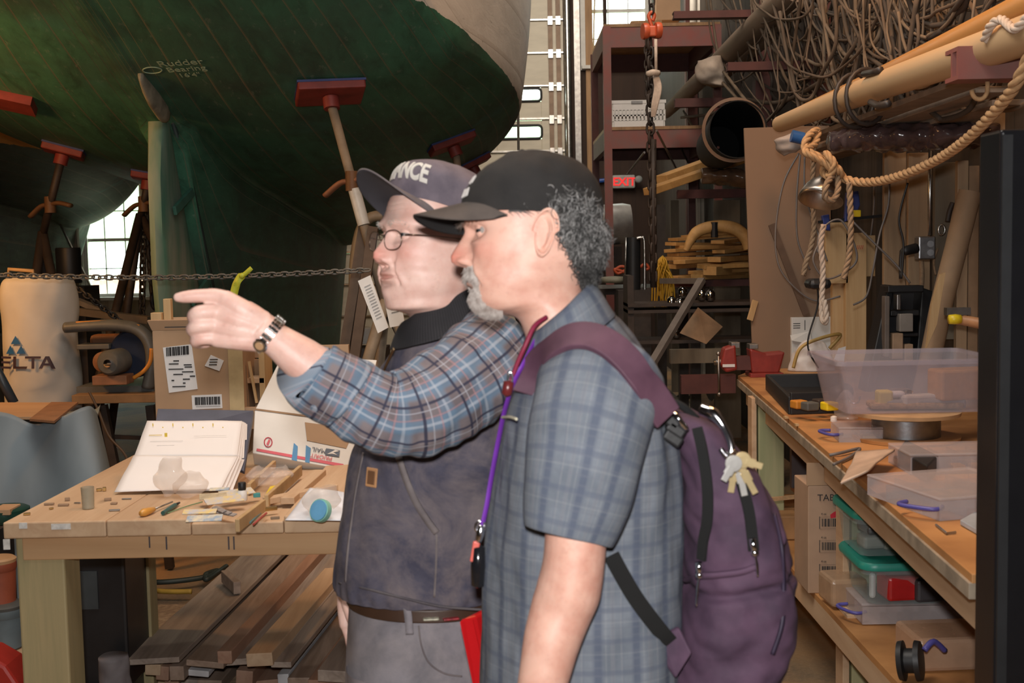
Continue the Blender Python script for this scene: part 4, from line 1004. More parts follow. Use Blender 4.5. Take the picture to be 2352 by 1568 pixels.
def band_on(bv_, pts, w, th, off=.003, fallY=1.8, smooth=6):
    q = [on_bvh(bv_, x, y, off, fallY) for x, y in pts]; return ribbon([a for a, _ in q], [b_ for _, b_ in q], w, th, smooth)
z1 = band_on(BBVH, [(1602, 985), (1616, 1040), (1626, 1120), (1626, 1190), (1618, 1240), (1614, 1285)], .016, .005).build('zip', m_blk, bp, smooth=True, auto=40)
z2 = band_on(BBVH, [(1684, 1050), (1702, 1110), (1718, 1170), (1726, 1225), (1730, 1262)], .016, .005).build('zip', m_blk, bp, smooth=True, auto=40)
m_ss = metal('zip_silver', (.85, .85, .88), .12)
for zz_, pts in ((z1, [(1615, 1290), (1616, 1312), (1613, 1345), (1612, 1392)]), (z2, [(1724, 1235), (1729, 1262), (1734, 1292), (1738, 1318)])):
    q = [on_bvh(BBVH, x, y, .010)[0] for x, y in pts]; pl_ = MB().tube(q[:2], .0055, 8); pl_.tube(q[1:], [.0025, .0055, .0035], 8, smooth=4, flat=(1, .5)); dome(pl_, q[1], .0065, (0, 0, 1)); pl_.build('zip_pull', m_ss, zz_, smooth=True)
# piping and pocket flap
band_on(BBVH, [(1572, 1330), (1610, 1322), (1650, 1318), (1700, 1312), (1738, 1300)], .009, .005).build('pocket_piping', m_pur, bp, smooth=True)
band_on(BBVH, [(1775, 1180), (1792, 1260), (1797, 1350), (1794, 1430), (1772, 1500)], .006, .004).build('edge_piping', plain('dark_purple_piping', (.035, .022, .05)), bp, smooth=True)
# haul loop, buckle and shoulder strap
MB().tube([at(1530, 945, Yb-.03), at(1545, 925, Yb-.04), at(1570, 935, Yb-.05), at(1600, 962, Yb-.04)], .006, 8, smooth=5).build('haul_loop', m_blk, bp, smooth=True)
bk = MB(); 
for x, y in ((1540, 965), (1552, 985), (1545, 1005)): bk.box(at(x, y, 1.79), (.030, .02, .018), Matrix.Rotation(.6, 3, 'Y'))
bk.build('strap_buckle', m_rubber, bp, bevel=.004)
MB().tube([at(1545, 948, 1.785), at(1556, 958, 1.775), at(1566, 972, 1.775), at(1577, 985, 1.78)], .0045, 8, smooth=3).build('buckle_ring', m_ss, bp, smooth=True)
# shirt surface for the strap to lie on
allv, allf = [], []
for G_ in (GT2, sleeve_grid([at(1395, 850, 1.80), at(1375, 905, 1.765), at(1356, 985, 1.735), at(1338, 1080, 1.715), at(1318, 1170, 1.705), at(1304, 1228, 1.70)], [.086, .094, .090, .081, .071, .0625], flat=(.86, 1.0), amp=.0035, seed=5)[0], CG):
    o_ = len(allv); a_, b__, _ = G_.shape; allv += [Vector(p) for p in G_.reshape(-1, 3)]
    allf += [(o_+i*b__+j, o_+i*b__+(j+1) % b__, o_+(i+1)*b__+(j+1) % b__, o_+(i+1)*b__+j) for i in range(a_-1) for j in range(b__)]
SBVH = BVHTree.FromPolygons(allv, allf)
sp_pts = [(1212, 905), (1222, 868), (1242, 826), (1272, 792), (1312, 772), (1358, 772), (1402, 792), (1440, 826), (1472, 868), (1502, 912), (1532, 958)]
q = []
for k, (x, y) in enumerate(sp_pts):
    p, n = on_bvh(SBVH, x, y, .008, 1.77)
    tgt = Vector((0, -.75, .65)).normalized() if 1 < k < 9 else Vector((0, -1, .1)); q.append((p, (n*.3+tgt*.7).normalized()))
# keep the depth gliding
ys_ = [a.y for a, _ in q]; ysm = [min(ys_[max(0, i-1):i+2])*.6+sum(ys_[max(0, i-1):i+2])/len(ys_[max(0, i-1):i+2])*.4 for i in range(len(ys_))]
pp = [at(x, y, max(1.70, min(ysm[i], 1.83))-.004) for i, (x, y) in enumerate(sp_pts)]
ribbon(pp, [b_ for _, b_ in q], .046, .010, 8).build('shoulder_strap', m_purd, bp, smooth=True, auto=50, bevel=.003)
lp = [(1402, 1272), (1425, 1316), (1455, 1368), (1490, 1420), (1530, 1472), (1560, 1500)]
q = [on_bvh(SBVH, x, y, .006, 1.78) for x, y in lp]; ribbon([a for a, _ in q], [Vector((0, -1, 0))]*len(q), .024, .003, 5).build('lower_strap', m_blk, bp, smooth=True, auto=50)
MB().poly([on_bvh(BBVH, 1512, 1462, .0, 1.80)[0]+Vector((0, -.006, 0)), at(1560, 1440, 1.79), at(1590, 1500, 1.775), at(1552, 1560, 1.78), at(1530, 1530, 1.79)], (0, .012, 0)).build('strap_wing', m_pur, bp, bevel=.004)
# carabiner and keys
kr = thing('key_ring', 'steel carabiner with a bunch of brass keys clipped to the purple backpack', 'keys', tuple(at(1680, 1040, Yb-.06)))
MB().tube([at(1612, 940, Yb-.11), at(1640, 952, Yb-.125), at(1662, 980, Yb-.135), at(1676, 1010, Yb-.145), at(1680, 1035, Yb-.15), at(1670, 1047, Yb-.15), at(1655, 1030, Yb-.148)], [.010, .010, .006, .0055, .0055, .005, .004], 10, smooth=5).build('carabiner', metal('carabiner_steel', (.82, .80, .84), .15), kr, smooth=True)
m_brs = plain('key_brass', (.72, .56, .30), .3, .55, .2, 20, .05); m_nik = plain('key_nickel', (.68, .66, .62), .3, .55, .2, 20, .05)
for k, (a0, ln, m__) in enumerate(((100, 80, m_brs), (78, 88, m_nik), (62, 92, m_brs), (18, 62, m_brs), (120, 60, m_nik))):
    a = R(a0); Yk = Yb-.150-.006*k; c = Vector((1692, 1052, 0)); tip = (1692+ln*math.cos(a), 1052+ln*math.sin(a))
    kb_ = MB(); b0 = at(1692+22*math.cos(a), 1052+22*math.sin(a), Yk); e = at(*tip, Yk); kb_.bar(b0, e, .0095, .003, (0, -1, 0)); kb_.bar(b0+(e-b0)*.2, b0+(e-b0)*.55, .0135, .0022, (0, -1, 0))
    kb_.lathe(at(1692+14*math.cos(a), 1052+14*math.sin(a), Yk), [(.006, -.0014), (.0125, -.0012), (.0125, .0012), (.006, .0014)], 16, (0, -1, 0)); kb_.build('key', m__, kr, bevel=.0006)
MB().tube([at(1686+13*math.cos(t), 1048+13*math.sin(t), Yb-.155) for t in np.linspace(0, 6.28, 15)[:-1]], .0018, 6, closed=True).build('ring', m_ss, kr, smooth=True)

# ---------------------------------------------------------------- MAN WITH THE NAVY CAP, POINTING
YN = 2.27; SC = 1.06
O1 = at(1013, 563, YN); M1 = head_matrix(O1, R(34), R(6), R(2), SC)
p1_ = thing('person', 'person in navy cap, glasses, navy vest and blue plaid shirt, pointing with a watch-worn arm', 'person', (-.16, YN+.1, 0))
H1 = []
for a, b_, w_, e in HEAD:
    jw = .006 if -.11 < a[1] < -.05 else .002
    H1.append(((a[0]-(.004 if a[1] > .04 else 0), a[1]), b_, w_+jw, e))
H1 = [(((f[0]+.012, f[1]-.004) if -.15 < f[1] <= -.113 else f), b_, w_+(.006 if f[1] < -.11 else 0), e) for f, b_, w_, e in H1]
P1 = dict(PF); P1.update(socket=.010, brow=.0045, fold=.0024, hollow=.001, lid=.0030, jowl=.004, open=1.0, chin=.005, flush=.7, bag=.0035, nt=-.028)
P1['nose_h'] = [0, .002, .018, .0250, .0260, .019, .012, .006, .003, 0]
G1w, fl1, G1 = build_head(M1, P1, H1)
sk1 = skin('pale_pink_skin', (.78, .53, .45), (.68, .40, .33))
hb = MB().grid(G1w, True, cap0=True, cap1=True)
join_ears(hb, M1, 1.15, .008, -.004)
Wn_ = YN+.12
tor, _ = loft([(P3(935, 760, YN), P3(1080, 720, YN+.03), .07), (P3(900, 830, Wn_), P3(1140, 800, Wn_), .15), (P3(870, 950, Wn_), P3(1170, 950, Wn_), .17), (P3(830, 1150, Wn_), P3(1170, 1150, Wn_), .17), (P3(820, 1350, Wn_), P3(1150, 1350, Wn_), .16), (P3(840, 1500, Wn_), P3(1130, 1500, Wn_), .14)], 48, 40)
hb.grid(tor, True, cap0=True, cap1=True)
# pointing arm: shoulder, elbow, wrist, all at their places
ys1 = 2.08
shp, elp, wrp = at(1120, 815, 2.17), at(872, 950, 2.045), at(617, 768, 2.0)
arm = MB().tube([shp, (shp+elp)/2, at(900, 950, 2.05), elp, at(810, 905, 2.03), at(745, 862, 2.02), at(690, 822, 2.01), at(650, 792, 2.003), wrp, at(598, 752, 1.998)],
                [.058, .052, .047, .046, .0465, .0445, .0395, .0325, .0275, .0290], 28, smooth=6, flat=(.9, 1.0))
wr = at(607, 758, 1.998); kn = at(508, 712, 1.99)
d_ = (kn-wr).normalized(); S1 = 1.13
hd = MB()
def fing(pts, rr): 
    hd.tube([Vector(P3(*p)) for p in pts], [r_*S1 for r_ in rr], 14, smooth=4); e = Vector(P3(*pts[-1])); a = e-Vector(P3(*pts[-2])); dome(hd, e, rr[-1]*S1*.99, a)
# palm block
for (x0, y0), (x1, y1), ra, rb_ in (((603, 742), (520, 688), .0190, .0135), ((605, 755), (503, 718), .0205, .0150), ((605, 768), (498, 748), .0200, .0145), ((604, 782), (500, 778), .0180, .0130)):
    hd.tube([at(x0, y0, 2.0), at((x0+x1)/2, (y0+y1)/2, 1.985), at(x1, y1, 1.985)], [ra*S1, (ra+rb_)/2*S1*1.02, rb_*S1], 12, smooth=4); dome(hd, at(x1, y1, 1.985), rb_*S1*1.02, (0, -1, 0))
hd.tube([at(616, 768, 2.01), at(560, 735, 2.015), at(520, 730, 2.01)], [.024, .026*1.05, .020], 12, smooth=4, flat=(1.25, 1))
# index straight out
fing([(522, 688, 1.985), (497, 680, 1.985), (470, 679, 1.983), (445, 680, 1.980), (422, 682, 1.978), (409, 683, 1.977)], [.0128, .0112, .0102, .0098, .0086, .0070])
# three fingers bent: out to the knuckle, back into the palm
fing([(503, 716, 1.985), (478, 716, 1.975), (455, 719, 1.972), (446, 727, 1.985), (455, 733, 2.008), (480, 733, 2.018), (498, 733, 2.015)], [.0132, .0116, .0112, .0108, .010, .0095, .0085])
fing([(499, 745, 1.985), (474, 746, 1.975), (452, 749, 1.972), (443, 757, 1.985), (452, 762, 2.008), (476, 760, 2.018), (492, 758, 2.015)], [.0128, .0113, .0108, .0104, .0096, .009, .008])
fing([(503, 775, 1.987), (480, 776, 1.980), (460, 778, 1.978), (450, 784, 1.988), (458, 788, 2.008), (478, 786, 2.015)], [.0115, .0100, .0095, .0092, .0086, .008])
# thumb lies on the far side along the palm
fing([(588, 735, 2.02), (552, 712, 2.035), (520, 708, 2.04), (492, 712, 2.04), (474, 718, 2.038)], [.019, .0150, .0125, .0115, .0095])
armr = remesh(merge(arm, hd), .0022, 5); hb.add(armr.v, armr.f)
# other arm hangs, the hand shows below the vest
sb, eb_, wb_ = Vector((-.15, 2.50, 1.40)), Vector((-.25, 2.61, 1.13)), at(806, 1330, 2.50)
fa = MB().tube([sb, (sb+eb_)/2, eb_, (eb_+wb_)/2, wb_], [.056, .05, .045, .040, .029], 20, smooth=5)
fh = hand_mb(wb_, (.10, -.02, -1), (-.5, -.6, 0), (-.7, .5, 0), 1.02, [(.05, .25, .35, .2), (0, .3, .4, .2), (-.03, .35, .4, .25), (-.08, .4, .4, .25)])
fr_ = remesh(merge(fa, fh), .003, 4); hb.add(fr_.v, fr_.f)
hipc = at(960, 1500, Wn_)
for sd in (-1, 1):
    l_ = leg_mb((hipc.x-.02*sd, Wn_+sd*.09, .92), (hipc.x-.03, Wn_+sd*.11, .48), (hipc.x, Wn_+sd*.12, .09)); hb.add(l_.v, l_.f)
body1 = hb.build('body', sk1, p1_, smooth=True); set_attr(body1, fl1.ravel())
eye_part(M1, P1, p1_, 'eye', 1, (1, -.1, -.12)); eye_part(M1, P1, p1_, 'eye', -1, (1, -.1, -.12))
MB().add([], [])
X1, Y1, Z1 = G1[..., 0], G1[..., 1], G1[..., 2]; aY1 = np.abs(Y1)
eb = (X1 > .07) & (aY1 > .014) & (aY1 < .048) & (np.abs(Z1-.0245-.004*np.sin((aY1-.014)/.034*3.1)) < .003)
m_wh = plain('white_hair', (.55, .50, .44), .6)
for sg_ in (1, -1): apply4(M1, tubes_np(strands_from(G1, eb & (Y1*sg_ > 0), 60, .004, (.2, 0, .2), 31, .4, 4, 0, 0, 0, .4), .00035)).build('eyebrow', m_wh, p1_)
hm1 = (X1 < .030) & (Z1 < .055) & (Z1 > -.075) & ~((X1 > -.03) & (Z1 < .028))
merge(apply4(M1, shell(G1, hm1, .003, 3, 90)), apply4(M1, tubes_np(strands_from(G1, hm1, 900, .010, (-.6, 0, -.7), 8, .25, 5, 2, .001, .001, .15), .0005))).build('hair', plain('cropped_white_hair', (.42, .40, .38), .6, var=.4), p1_, smooth=True)
# teeth-dark inside of the open mouth
# glasses
gl = MB(); m_gl = metal('bronze_wire', (.22, .16, .12), .3)
def lens_loop(side, s_=1.0, n_=28):
    out = []
    for k in range(n_):
        a = 2*math.pi*k/n_; y = .0325*side+.0245*s_*math.copysign(abs(math.cos(a))**.8, math.cos(a))*side; z = -.002+.0170*s_*math.copysign(abs(math.sin(a))**.85, math.sin(a))-(.001 if math.sin(a) > 0 else 0)
        out.append(M1 @ Vector((.1165-.26*max(0, abs(y)-.02)**1.15-.06*z*-1, y, z)))
    return out
gl.tube(lens_loop(1), .0009, 6, closed=True); gl.tube(lens_loop(-1), .0009, 6, closed=True)
gl.tube([M1 @ Vector(p) for p in ((.1160, .009, .003), (.121, .004, .007), (.121, -.004, .007), (.1160, -.009, .003))], .0011, 6, smooth=4)
glo = gl.build('glasses', m_gl, p1_, smooth=True)
for sd in (1, -1):
    MB().tube([M1 @ Vector(p) for p in ((.1035, .057*sd, .006), (.098, .073*sd, .006), (.06, .0795*sd, .006), (.02, .080*sd, .006), (-.005, .082*sd, .002), (-.018, .080*sd, -.012))], .0011, 6, smooth=5).build('temple', m_gl, glo, smooth=True)
    lp_ = lens_loop(sd, .97); c = sum(lp_, Vector())/len(lp_); MB().add(lp_+[c], [(i, (i+1) % len(lp_), len(lp_)) for i in range(len(lp_))]).build('lens', clear('spectacle_lens', (1, 1, 1), .03, .05, (.9, .9, .95)), glo, smooth=True)
# navy cap pushed back on the head
MC = M1 @ Matrix.Translation((0, 0, .0)) @ Matrix.Rotation(R(-13), 4, 'Y') @ Matrix.Translation((-.004, 0, .010))
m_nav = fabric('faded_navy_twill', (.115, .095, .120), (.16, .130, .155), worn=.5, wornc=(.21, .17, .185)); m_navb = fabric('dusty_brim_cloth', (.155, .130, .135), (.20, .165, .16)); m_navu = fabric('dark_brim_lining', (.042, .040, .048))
CR1 = [((.112, .042), (-.104, .036), .0845), ((.119, .066), (-.106, .060), .0855), ((.117, .092), (-.096, .086), .081), ((.100, .110), (-.078, .103), .068), ((.068, .123), (-.044, .118), .045), ((.038, .129), (-.010, .127), .020), ((.016, .131), (.010, .131), .002)]
GC1, uvc = cap_crown(CR1); GC1 = wrinkle(GC1, .0014, (14, 14, 14), 9)
cp = MB().grid(xform(MC, GC1), True, np.concatenate([uvc, uvc[:, -1:]], 1)).build('cap', m_nav, p1_, smooth=True, solid=.002)
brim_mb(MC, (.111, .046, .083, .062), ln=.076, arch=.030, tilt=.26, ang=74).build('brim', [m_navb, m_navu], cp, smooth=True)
MB().lathe(MC @ Vector((.013, 0, .133)), [(.008, -.003), (.007, .001), (.001, .003)], 12).build('button', m_nav, cp, smooth=True)
def capbend(p):
    a = (p.x+.020)/.098; v = .30+p.y/.12-.05*abs(a)**2; return Vector(on_cap(GC1, a, v, .0016+p.z))
text_part('LIANCE', 'cap_lettering', plain('ivory_embroidery', (.66, .62, .56), .6), cp, MC, .036, .0009, bend=capbend, bold=.0012, sx=.86)
# plaid flannel shirt: torso under the vest, near sleeve rolled at the elbow
m_fl = fabric('blue_plaid_flannel', (.165, .135, .145), (.20, .165, .17), [(0, .062, .25, .34, (.11, .185, .27), .75), (1, .062, .25, .34, (.11, .185, .27), .6), (0, .062, .25, .07, (.36, .39, .44), .65), (1, .062, .25, .07, (.36, .39, .44), .55), (0, .062, .44, .035, (.40, .20, .20), .5), (1, .062, .44, .035, (.40, .20, .20), .5),
    (0, .062, .78, .065, (.025, .025, .05), .92), (1, .062, .78, .065, (.025, .025, .05), .92), (0, .062, .62, .028, (.40, .40, .44), .6), (1, .062, .62, .028, (.40, .40, .44), .6)], bmp=.4)
VT = [(P3(926, 772, YN), P3(1100, 716, YN+.03), .085, .95), (P3(897, 812, YN+.03), P3(1150, 760, YN+.06), .125, .92), (P3(872, 858, Wn_-.03), P3(1190, 820, Wn_), .185, .9), (P3(855, 925, Wn_), P3(1212, 905, Wn_), .205, .9), (P3(825, 1000, Wn_), P3(1222, 1000, Wn_), .20, .86), (P3(803, 1090, Wn_), P3(1222, 1090, Wn_), .195, .85),
      (P3(788, 1180, Wn_), P3(1215, 1180, Wn_), .19, .85), (P3(778, 1250, Wn_), P3(1208, 1250, Wn_), .19, .85), (P3(774, 1310, Wn_), P3(1202, 1310, Wn_), .19, .85), (P3(776, 1338, Wn_), P3(1196, 1338, Wn_), .187, .85)]
ang = R(0)
GV, uvv = loft(VT, 200, 170)
GVs = GV - gnormals(GV)*.008
GV = wrinkle(GV, .0050, (4, 4, 4), 51); GV = wrinkle(GV, .0020, (14, 14, 9), 52)
m_vest = fabric('navy_duck_vest', (.052, .050, .082), (.075, .070, .100), worn=.85, wornc=(.185, .150, .150), bmp=.5)
# waist rib: gathers near the hem
zhem = GV[-1, :, 2].mean(); th_ = np.linspace(0, 2*np.pi, 200, endpoint=False)
GV = GV+gnormals(GV)*(.0022*np.sin(th_*34)[None, :]*np.exp(-((np.arange(170)[:, None]-160)/9.0)**2))[..., None]
vest = MB().grid(GV, True, np.concatenate([uvv, uvv[:, -1:]], 1)).build('vest', m_vest, p1_, smooth=True, solid=.004)
VB = [Vector(p) for p in GV.reshape(-1, 3)]; VBVH = BVHTree.FromPolygons(VB, [(i*200+j, i*200+(j+1) % 200, (i+1)*200+(j+1) % 200, (i+1)*200+j) for i in range(169) for j in range(200)])
# hem band, zip, pocket seam, small leather patch
m_vd = fabric('vest_seam_cloth', (.050, .045, .062), (.11, .095, .10)); m_vs = fabric('vest_worn_seam', (.15, .125, .13), (.20, .17, .165))
band_on(VBVH, [(782, 1338), (850, 1352), (930, 1372), (1010, 1390), (1080, 1398), (1120, 1400)], .004, .003, .003, 2.2).build('hem_seam', m_vd, vest, smooth=True)
band_on(VBVH, [(905, 800), (882, 860), (862, 930), (842, 1010)], .005, .003, .003, 2.2).build('zip', metal('brass_zip', (.35, .24, .14), .5), vest, smooth=True)
band_on(VBVH, [(838, 1040), (822, 1120), (810, 1200), (800, 1280), (797, 1335)], .005, .003, .003, 2.2).build('zip_flap_edge', m_vs, vest, smooth=True)
band_on(VBVH, [(918, 1048), (935, 1100), (955, 1150), (980, 1190), (1003, 1222)], .012, .005, .004, 2.2).build('pocket_edge', m_vs, vest, smooth=True)
band_on(VBVH, [(1003, 1225), (1002, 1290), (998, 1370)], .004, .003, .002, 2.2).build('side_seam', m_vs, vest, smooth=True)
p_, n_ = on_bvh(VBVH, 856, 1096, .003, 2.2); x_ = Vector((1, 0, 0)); x_ = (x_-n_*x_.dot(n_)).normalized(); y_ = n_.cross(x_); mm3 = Matrix((x_, y_, n_)).transposed() @ Matrix.Rotation(-.12, 3, 'Z')
MB().box(p_, (.0265, .036, .003), mm3).build('leather_patch', plain('tan_leather', (.50, .26, .12), .5, var=.2), vest, bevel=.002)
MB().box(p_+n_*.001, (.018, .026, .003), mm3).build('leather_patch', plain('burnt_leather', (.16, .075, .035), .5, var=.2), vest, bevel=.002)
# dark corduroy collar standing round the neck
m_crd = fabric('black_corduroy', (.022, .021, .024), (.030, .028, .031), [(0, .0045, .5, .5, (.012, .011, .013), .8)])
ccw = YN
cr_ = [[P3(934, 752, ccw), P3(1088, 648, ccw+.02), .070, 1], [P3(928, 742, ccw), P3(1085, 634, ccw+.02), .072, 1], [P3(918, 752, ccw), P3(1104, 645, ccw+.02), .083, 1], [P3(905, 775, ccw), P3(1128, 690, ccw+.02), .098, 1], [P3(897, 800, ccw), P3(1148, 732, ccw+.02), .118, 1]]
KG, ku = loft(cr_, 96, 30); KG = wrinkle(KG, .002, (8, 8, 8), 16)
MB().grid(KG, True, np.concatenate([ku, ku[:, -1:]], 1)).build('collar', m_crd, vest, smooth=True, solid=.004)
shirt1 = MB().grid(GVs[20:120], True, np.concatenate([uvv, uvv[:, -1:]], 1)[20:120]).build('shirt', m_fl, p1_, smooth=True)
s_pts = [at(1150, 800, 2.20), at(1105, 845, 2.15), at(1040, 895, 2.10), at(968, 938, 2.065), at(900, 952, 2.045), at(850, 936, 2.035), at(800, 908, 2.028), at(762, 890, 2.02), at(738, 876, 2.018)]
s_rad = [.084, .088, .084, .079, .072, .066, .062, .0555, .053]
SG, SU = sleeve_grid(s_pts, s_rad, 120, 130, flat=(.88, 1.0), amp=.0058, seed=15, sc=(7, 7, 7)); SG = wrinkle(SG, .002, (18, 18, 18), 77)
MB().grid(SG, True, SU).build('sleeve', m_fl, shirt1, smooth=True, solid=.0025)
CGf, CU = sleeve_grid([at(800, 908, 2.028), at(785, 898, 2.025), at(752, 882, 2.02), at(724, 866, 2.016), at(718, 862, 2.015), at(726, 868, 2.016)], [.0600, .0635, .0625, .0600, .0570, .0480], 96, 40, flat=(.92, 1.0), amp=.0035, seed=19, sc=(10, 10, 10))
CU = CU[..., ::-1]*np.array([1, 1])+np.array([.01, .02])
MB().grid(CGf, True, CU).build('cuff', m_fl, shirt1, smooth=True, solid=.002)
SG, SU = sleeve_grid([Vector((-.08, 2.40, 1.42)), sb, (sb+eb_)/2, eb_, (eb_+wb_)/2+Vector((0, 0, .02))], [.035, .078, .066, .060, .052], 60, 60, amp=.003, seed=18)
MB().grid(SG, True, SU).build('sleeve', m_fl, shirt1, smooth=True, solid=.002)
# watch
wa = thing('wristwatch', 'silver bracelet watch on the wrist of the pointing man', 'watch', tuple(at(618, 768, 2.0)))
wc, wd = at(617, 767, 2.0), (at(650, 792, 2.003)-wr).normalized()
side = Vector((0, -1, 0)); side = (side-wd*side.dot(wd)).normalized(); upw = wd.cross(side)
lk = MB(); NL = 26
for k in range(NL):
    a = 2*math.pi*k/NL; rr_ = .0310*SC; q = wc+(side*math.cos(a)*.96+upw*math.sin(a)*1.04)*rr_; nn = (side*math.cos(a)+upw*math.sin(a)).normalized(); tt = wd.cross(nn)
    m3 = Matrix((tt, wd, nn)).transposed()
    lk.box(q, (.0066, .0085, .0032), m3); lk.box(q+wd*.0068, (.0062, .0045, .0028), m3); lk.box(q-wd*.0068, (.0062, .0045, .0028), m3)
lk.build('bracelet', metal('watch_steel', (.80, .80, .78), .18), wa, bevel=.0008)
q = wc+side*.034*math.cos(-.5)+upw*.034*math.sin(-.5)*-1; nn = (side*math.cos(.5)+upw*math.sin(.5)).normalized()
MB().lathe(wc+nn*.031*SC, [(.009, -.001), (.0125, 0), (.0125, .004), (.011, .006)], 28, nn).build('case', m_ss, wa, smooth=True, auto=35)
MB().lathe(wc+nn*(.031*SC+.0065), [(.007, -.001), (.007, .0003)], 24, nn).build('dial', plain('amber_dial', (.50, .30, .16), .25), wa)
# belt, jeans, shoes
m_jean = fabric('faded_grey_jeans', (.175, .165, .185), (.235, .215, .235), worn=.7, wornc=(.33, .29, .29), bmp=.6)
JT = [(P3(812, 1312, Wn_), P3(1160, 1312, Wn_), .165, .9), (P3(808, 1360, Wn_), P3(1168, 1360, Wn_), .172, .9), (P3(802, 1450, Wn_), P3(1178, 1450, Wn_), .180, .88), (P3(800, 1540, Wn_), P3(1182, 1540, Wn_), .185, .86), (P3(802, 1640, Wn_), P3(1180, 1640, Wn_), .185, .86)]
JG, ju = loft(JT, 160, 60); JG = wrinkle(JG, .003, (5, 5, 3), 61)
je = MB().grid(JG, True, np.concatenate([ju, ju[:, -1:]], 1)).build('jeans', m_jean, p1_, smooth=True, solid=.002)
JB = BVHTree.FromPolygons([Vector(p) for p in JG.reshape(-1, 3)], [(i*160+j, i*160+(j+1) % 160, (i+1)*160+(j+1) % 160, (i+1)*160+j) for i in range(59) for j in range(160)])
hx_ = hipc.x
for sd in (-1, 1):
    g_, u_ = sleeve_grid([(hx_-.01, Wn_+sd*.085, .80), (hx_-.02, Wn_+sd*.10, .66), (hx_-.03, Wn_+sd*.11, .47), (hx_-.01, Wn_+sd*.12, .25), (hx_, Wn_+sd*.12, .06)], [.125, .105, .09, .082, .085], 40, 60, seed=28+sd)
    MB().grid(g_, True, u_).build('jeans_leg', m_jean, je, smooth=True)
    shoe(p1_, (hx_, Wn_+sd*.12), (-1, -.12*sd, 0), m_brown, m_rubber)
blt = []
for f in np.linspace(0, 1, 60, endpoint=False):
    pass
bz = at(960, 1412, Wn_).z
BL, bu_ = loft([(tuple(Vector(P3(806, 1340, Wn_))), tuple(Vector(P3(1170, 1340, Wn_))), .176, .9), (tuple(Vector(P3(804, 1366, Wn_))), tuple(Vector(P3(1173, 1366, Wn_))), .178, .9)], 90, 8)
BL[..., 2] += 0
bl = MB().grid(BL*1.0, True).build('belt', m_brown, p1_, smooth=True, solid=.010)
for px, col in ((990, (.55, .52, .38)), (1032, (.40, .03, .04))):
    pa, na = on_bvh(JB, px, 1418, .012, 2.2); MB().box(pa, (.030, .004, .016), frame((0, 0, 0), na.cross(Vector((0, 0, 1))), (0, 0, 1)).to_3x3()).build('belt_ornament', plain('belt_inlay_%d' % px, col, .4, var=.6, nscale=150), bl, bevel=.002)
for px in (938,):
    band_on(JB, [(px, 1392), (px+3, 1415), (px+6, 1452)], .014, .004, .014, 2.2).build('belt_loop', m_jean, je, smooth=True)
band_on(JB, [(962, 1436), (968, 1480), (985, 1520), (1020, 1545), (1060, 1552)], .003, .002, .003, 2.2).build('pocket_stitching', m_vs, je, smooth=True)
# ================================================================ LEFT HALF: bench, boxes, saw, lumber
ZT = .90
m_pine = wood('pine_bench_top', (.62, .44, .28), (.50, .32, .19), 1, 7); m_pineF = wood('pine_apron', (.57, .36, .19), (.48, .285, .14), 0, 6)
m_post = wood('pressure_treated_post', (.46, .36, .19), (.30, .27, .14), 2, 8); m_fresh = wood('fresh_pine', (.58, .40, .21), (.46, .29, .13), 2, 8)
cL = atz(5, 1200, ZT); YF = cL.y; XL = cL.x; YBk = 4.45
tb = thing('workbench', 'big rough pine workbench at the left, cluttered top on a thick post leg', 'workbench', (XL+.7, YF+.6, 0))
xs_ = [5, 236, 428, 640, 900, 1180]
for k in range(5):
    xa, xb = atz(xs_[k], 1200, ZT).x, atz(xs_[k+1], 1200, ZT).x
    dz = -.012 if k == 2 else (0 if k != 3 else .003)
    MB().poly([(xa+.001, YF, ZT-.045), (xb-.001, YF, ZT-.045), (xb-.001, YF, ZT+dz), (xa+.001, YF, ZT+dz)], (.03 if k < 2 else 0, YBk-YF, 0)).build('plank', m_pine, tb, bevel=.004)
MB().box(((XL+.02+atz(1180, 1200, ZT).x)/2, YF+.045, ZT-.045-.033), (atz(1180, 1200, ZT).x-XL-.06, .04, .066)).build('apron', m_pineF, tb, bevel=.003)
MB().box(((XL+.02+atz(1180, 1200, ZT).x)/2, YBk-.05, ZT-.09), (atz(1180, 1200, ZT).x-XL-.06, .04, .09)).build('apron', m_pineF, tb)
MB().box((XL+.035, (YF+YBk)/2, ZT-.045-.045), (.04, YBk-YF-.1, .088)).build('side_rail', m_pine, tb, bevel=.003)
xl0, xl1 = at(38, 1300, YF+.03).x, at(148, 1300, YF+.03).x
MB().box(((xl0+xl1)/2, YF+.09, (ZT-.045)/2), (xl1-xl0, .12, ZT-.046)).build('leg', m_post, tb, bevel=.006)
for x, y in ((at(322, 1300, YBk-.12).x, YBk-.12), (atz(1100, 1200, ZT).x, YF+.1), (atz(1100, 1200, ZT).x, YBk-.12)):
    MB().box((x, y, (ZT-.046)/2), (.09, .09, ZT-.046)).build('leg', m_post, tb, bevel=.005)
m_mark = plain('pencil_marks', (.10, .08, .08), .8); m_lbl = plain('old_white_label', (.70, .68, .64), .7, var=.3, nscale=60)
for a, b_ in (((118, 1202), (162, 1216)), ((44, 1200), (62, 1214)), ((8, 1238), (22, 1262))):
    MB().prect(a[0], a[1], b_[0], b_[1], YF-.0012, .002).build('paper_scrap', m_lbl, tb)
for x in (342, 381, 524, 536): MB().prect(x, 1232, x+2.2, 1262 if x > 350 else 1258, YF+.0235, .002).build('pencil_mark', m_mark, tb)
def on_t(px, py, dz=0): v = atz(px, py, ZT+dz); return v
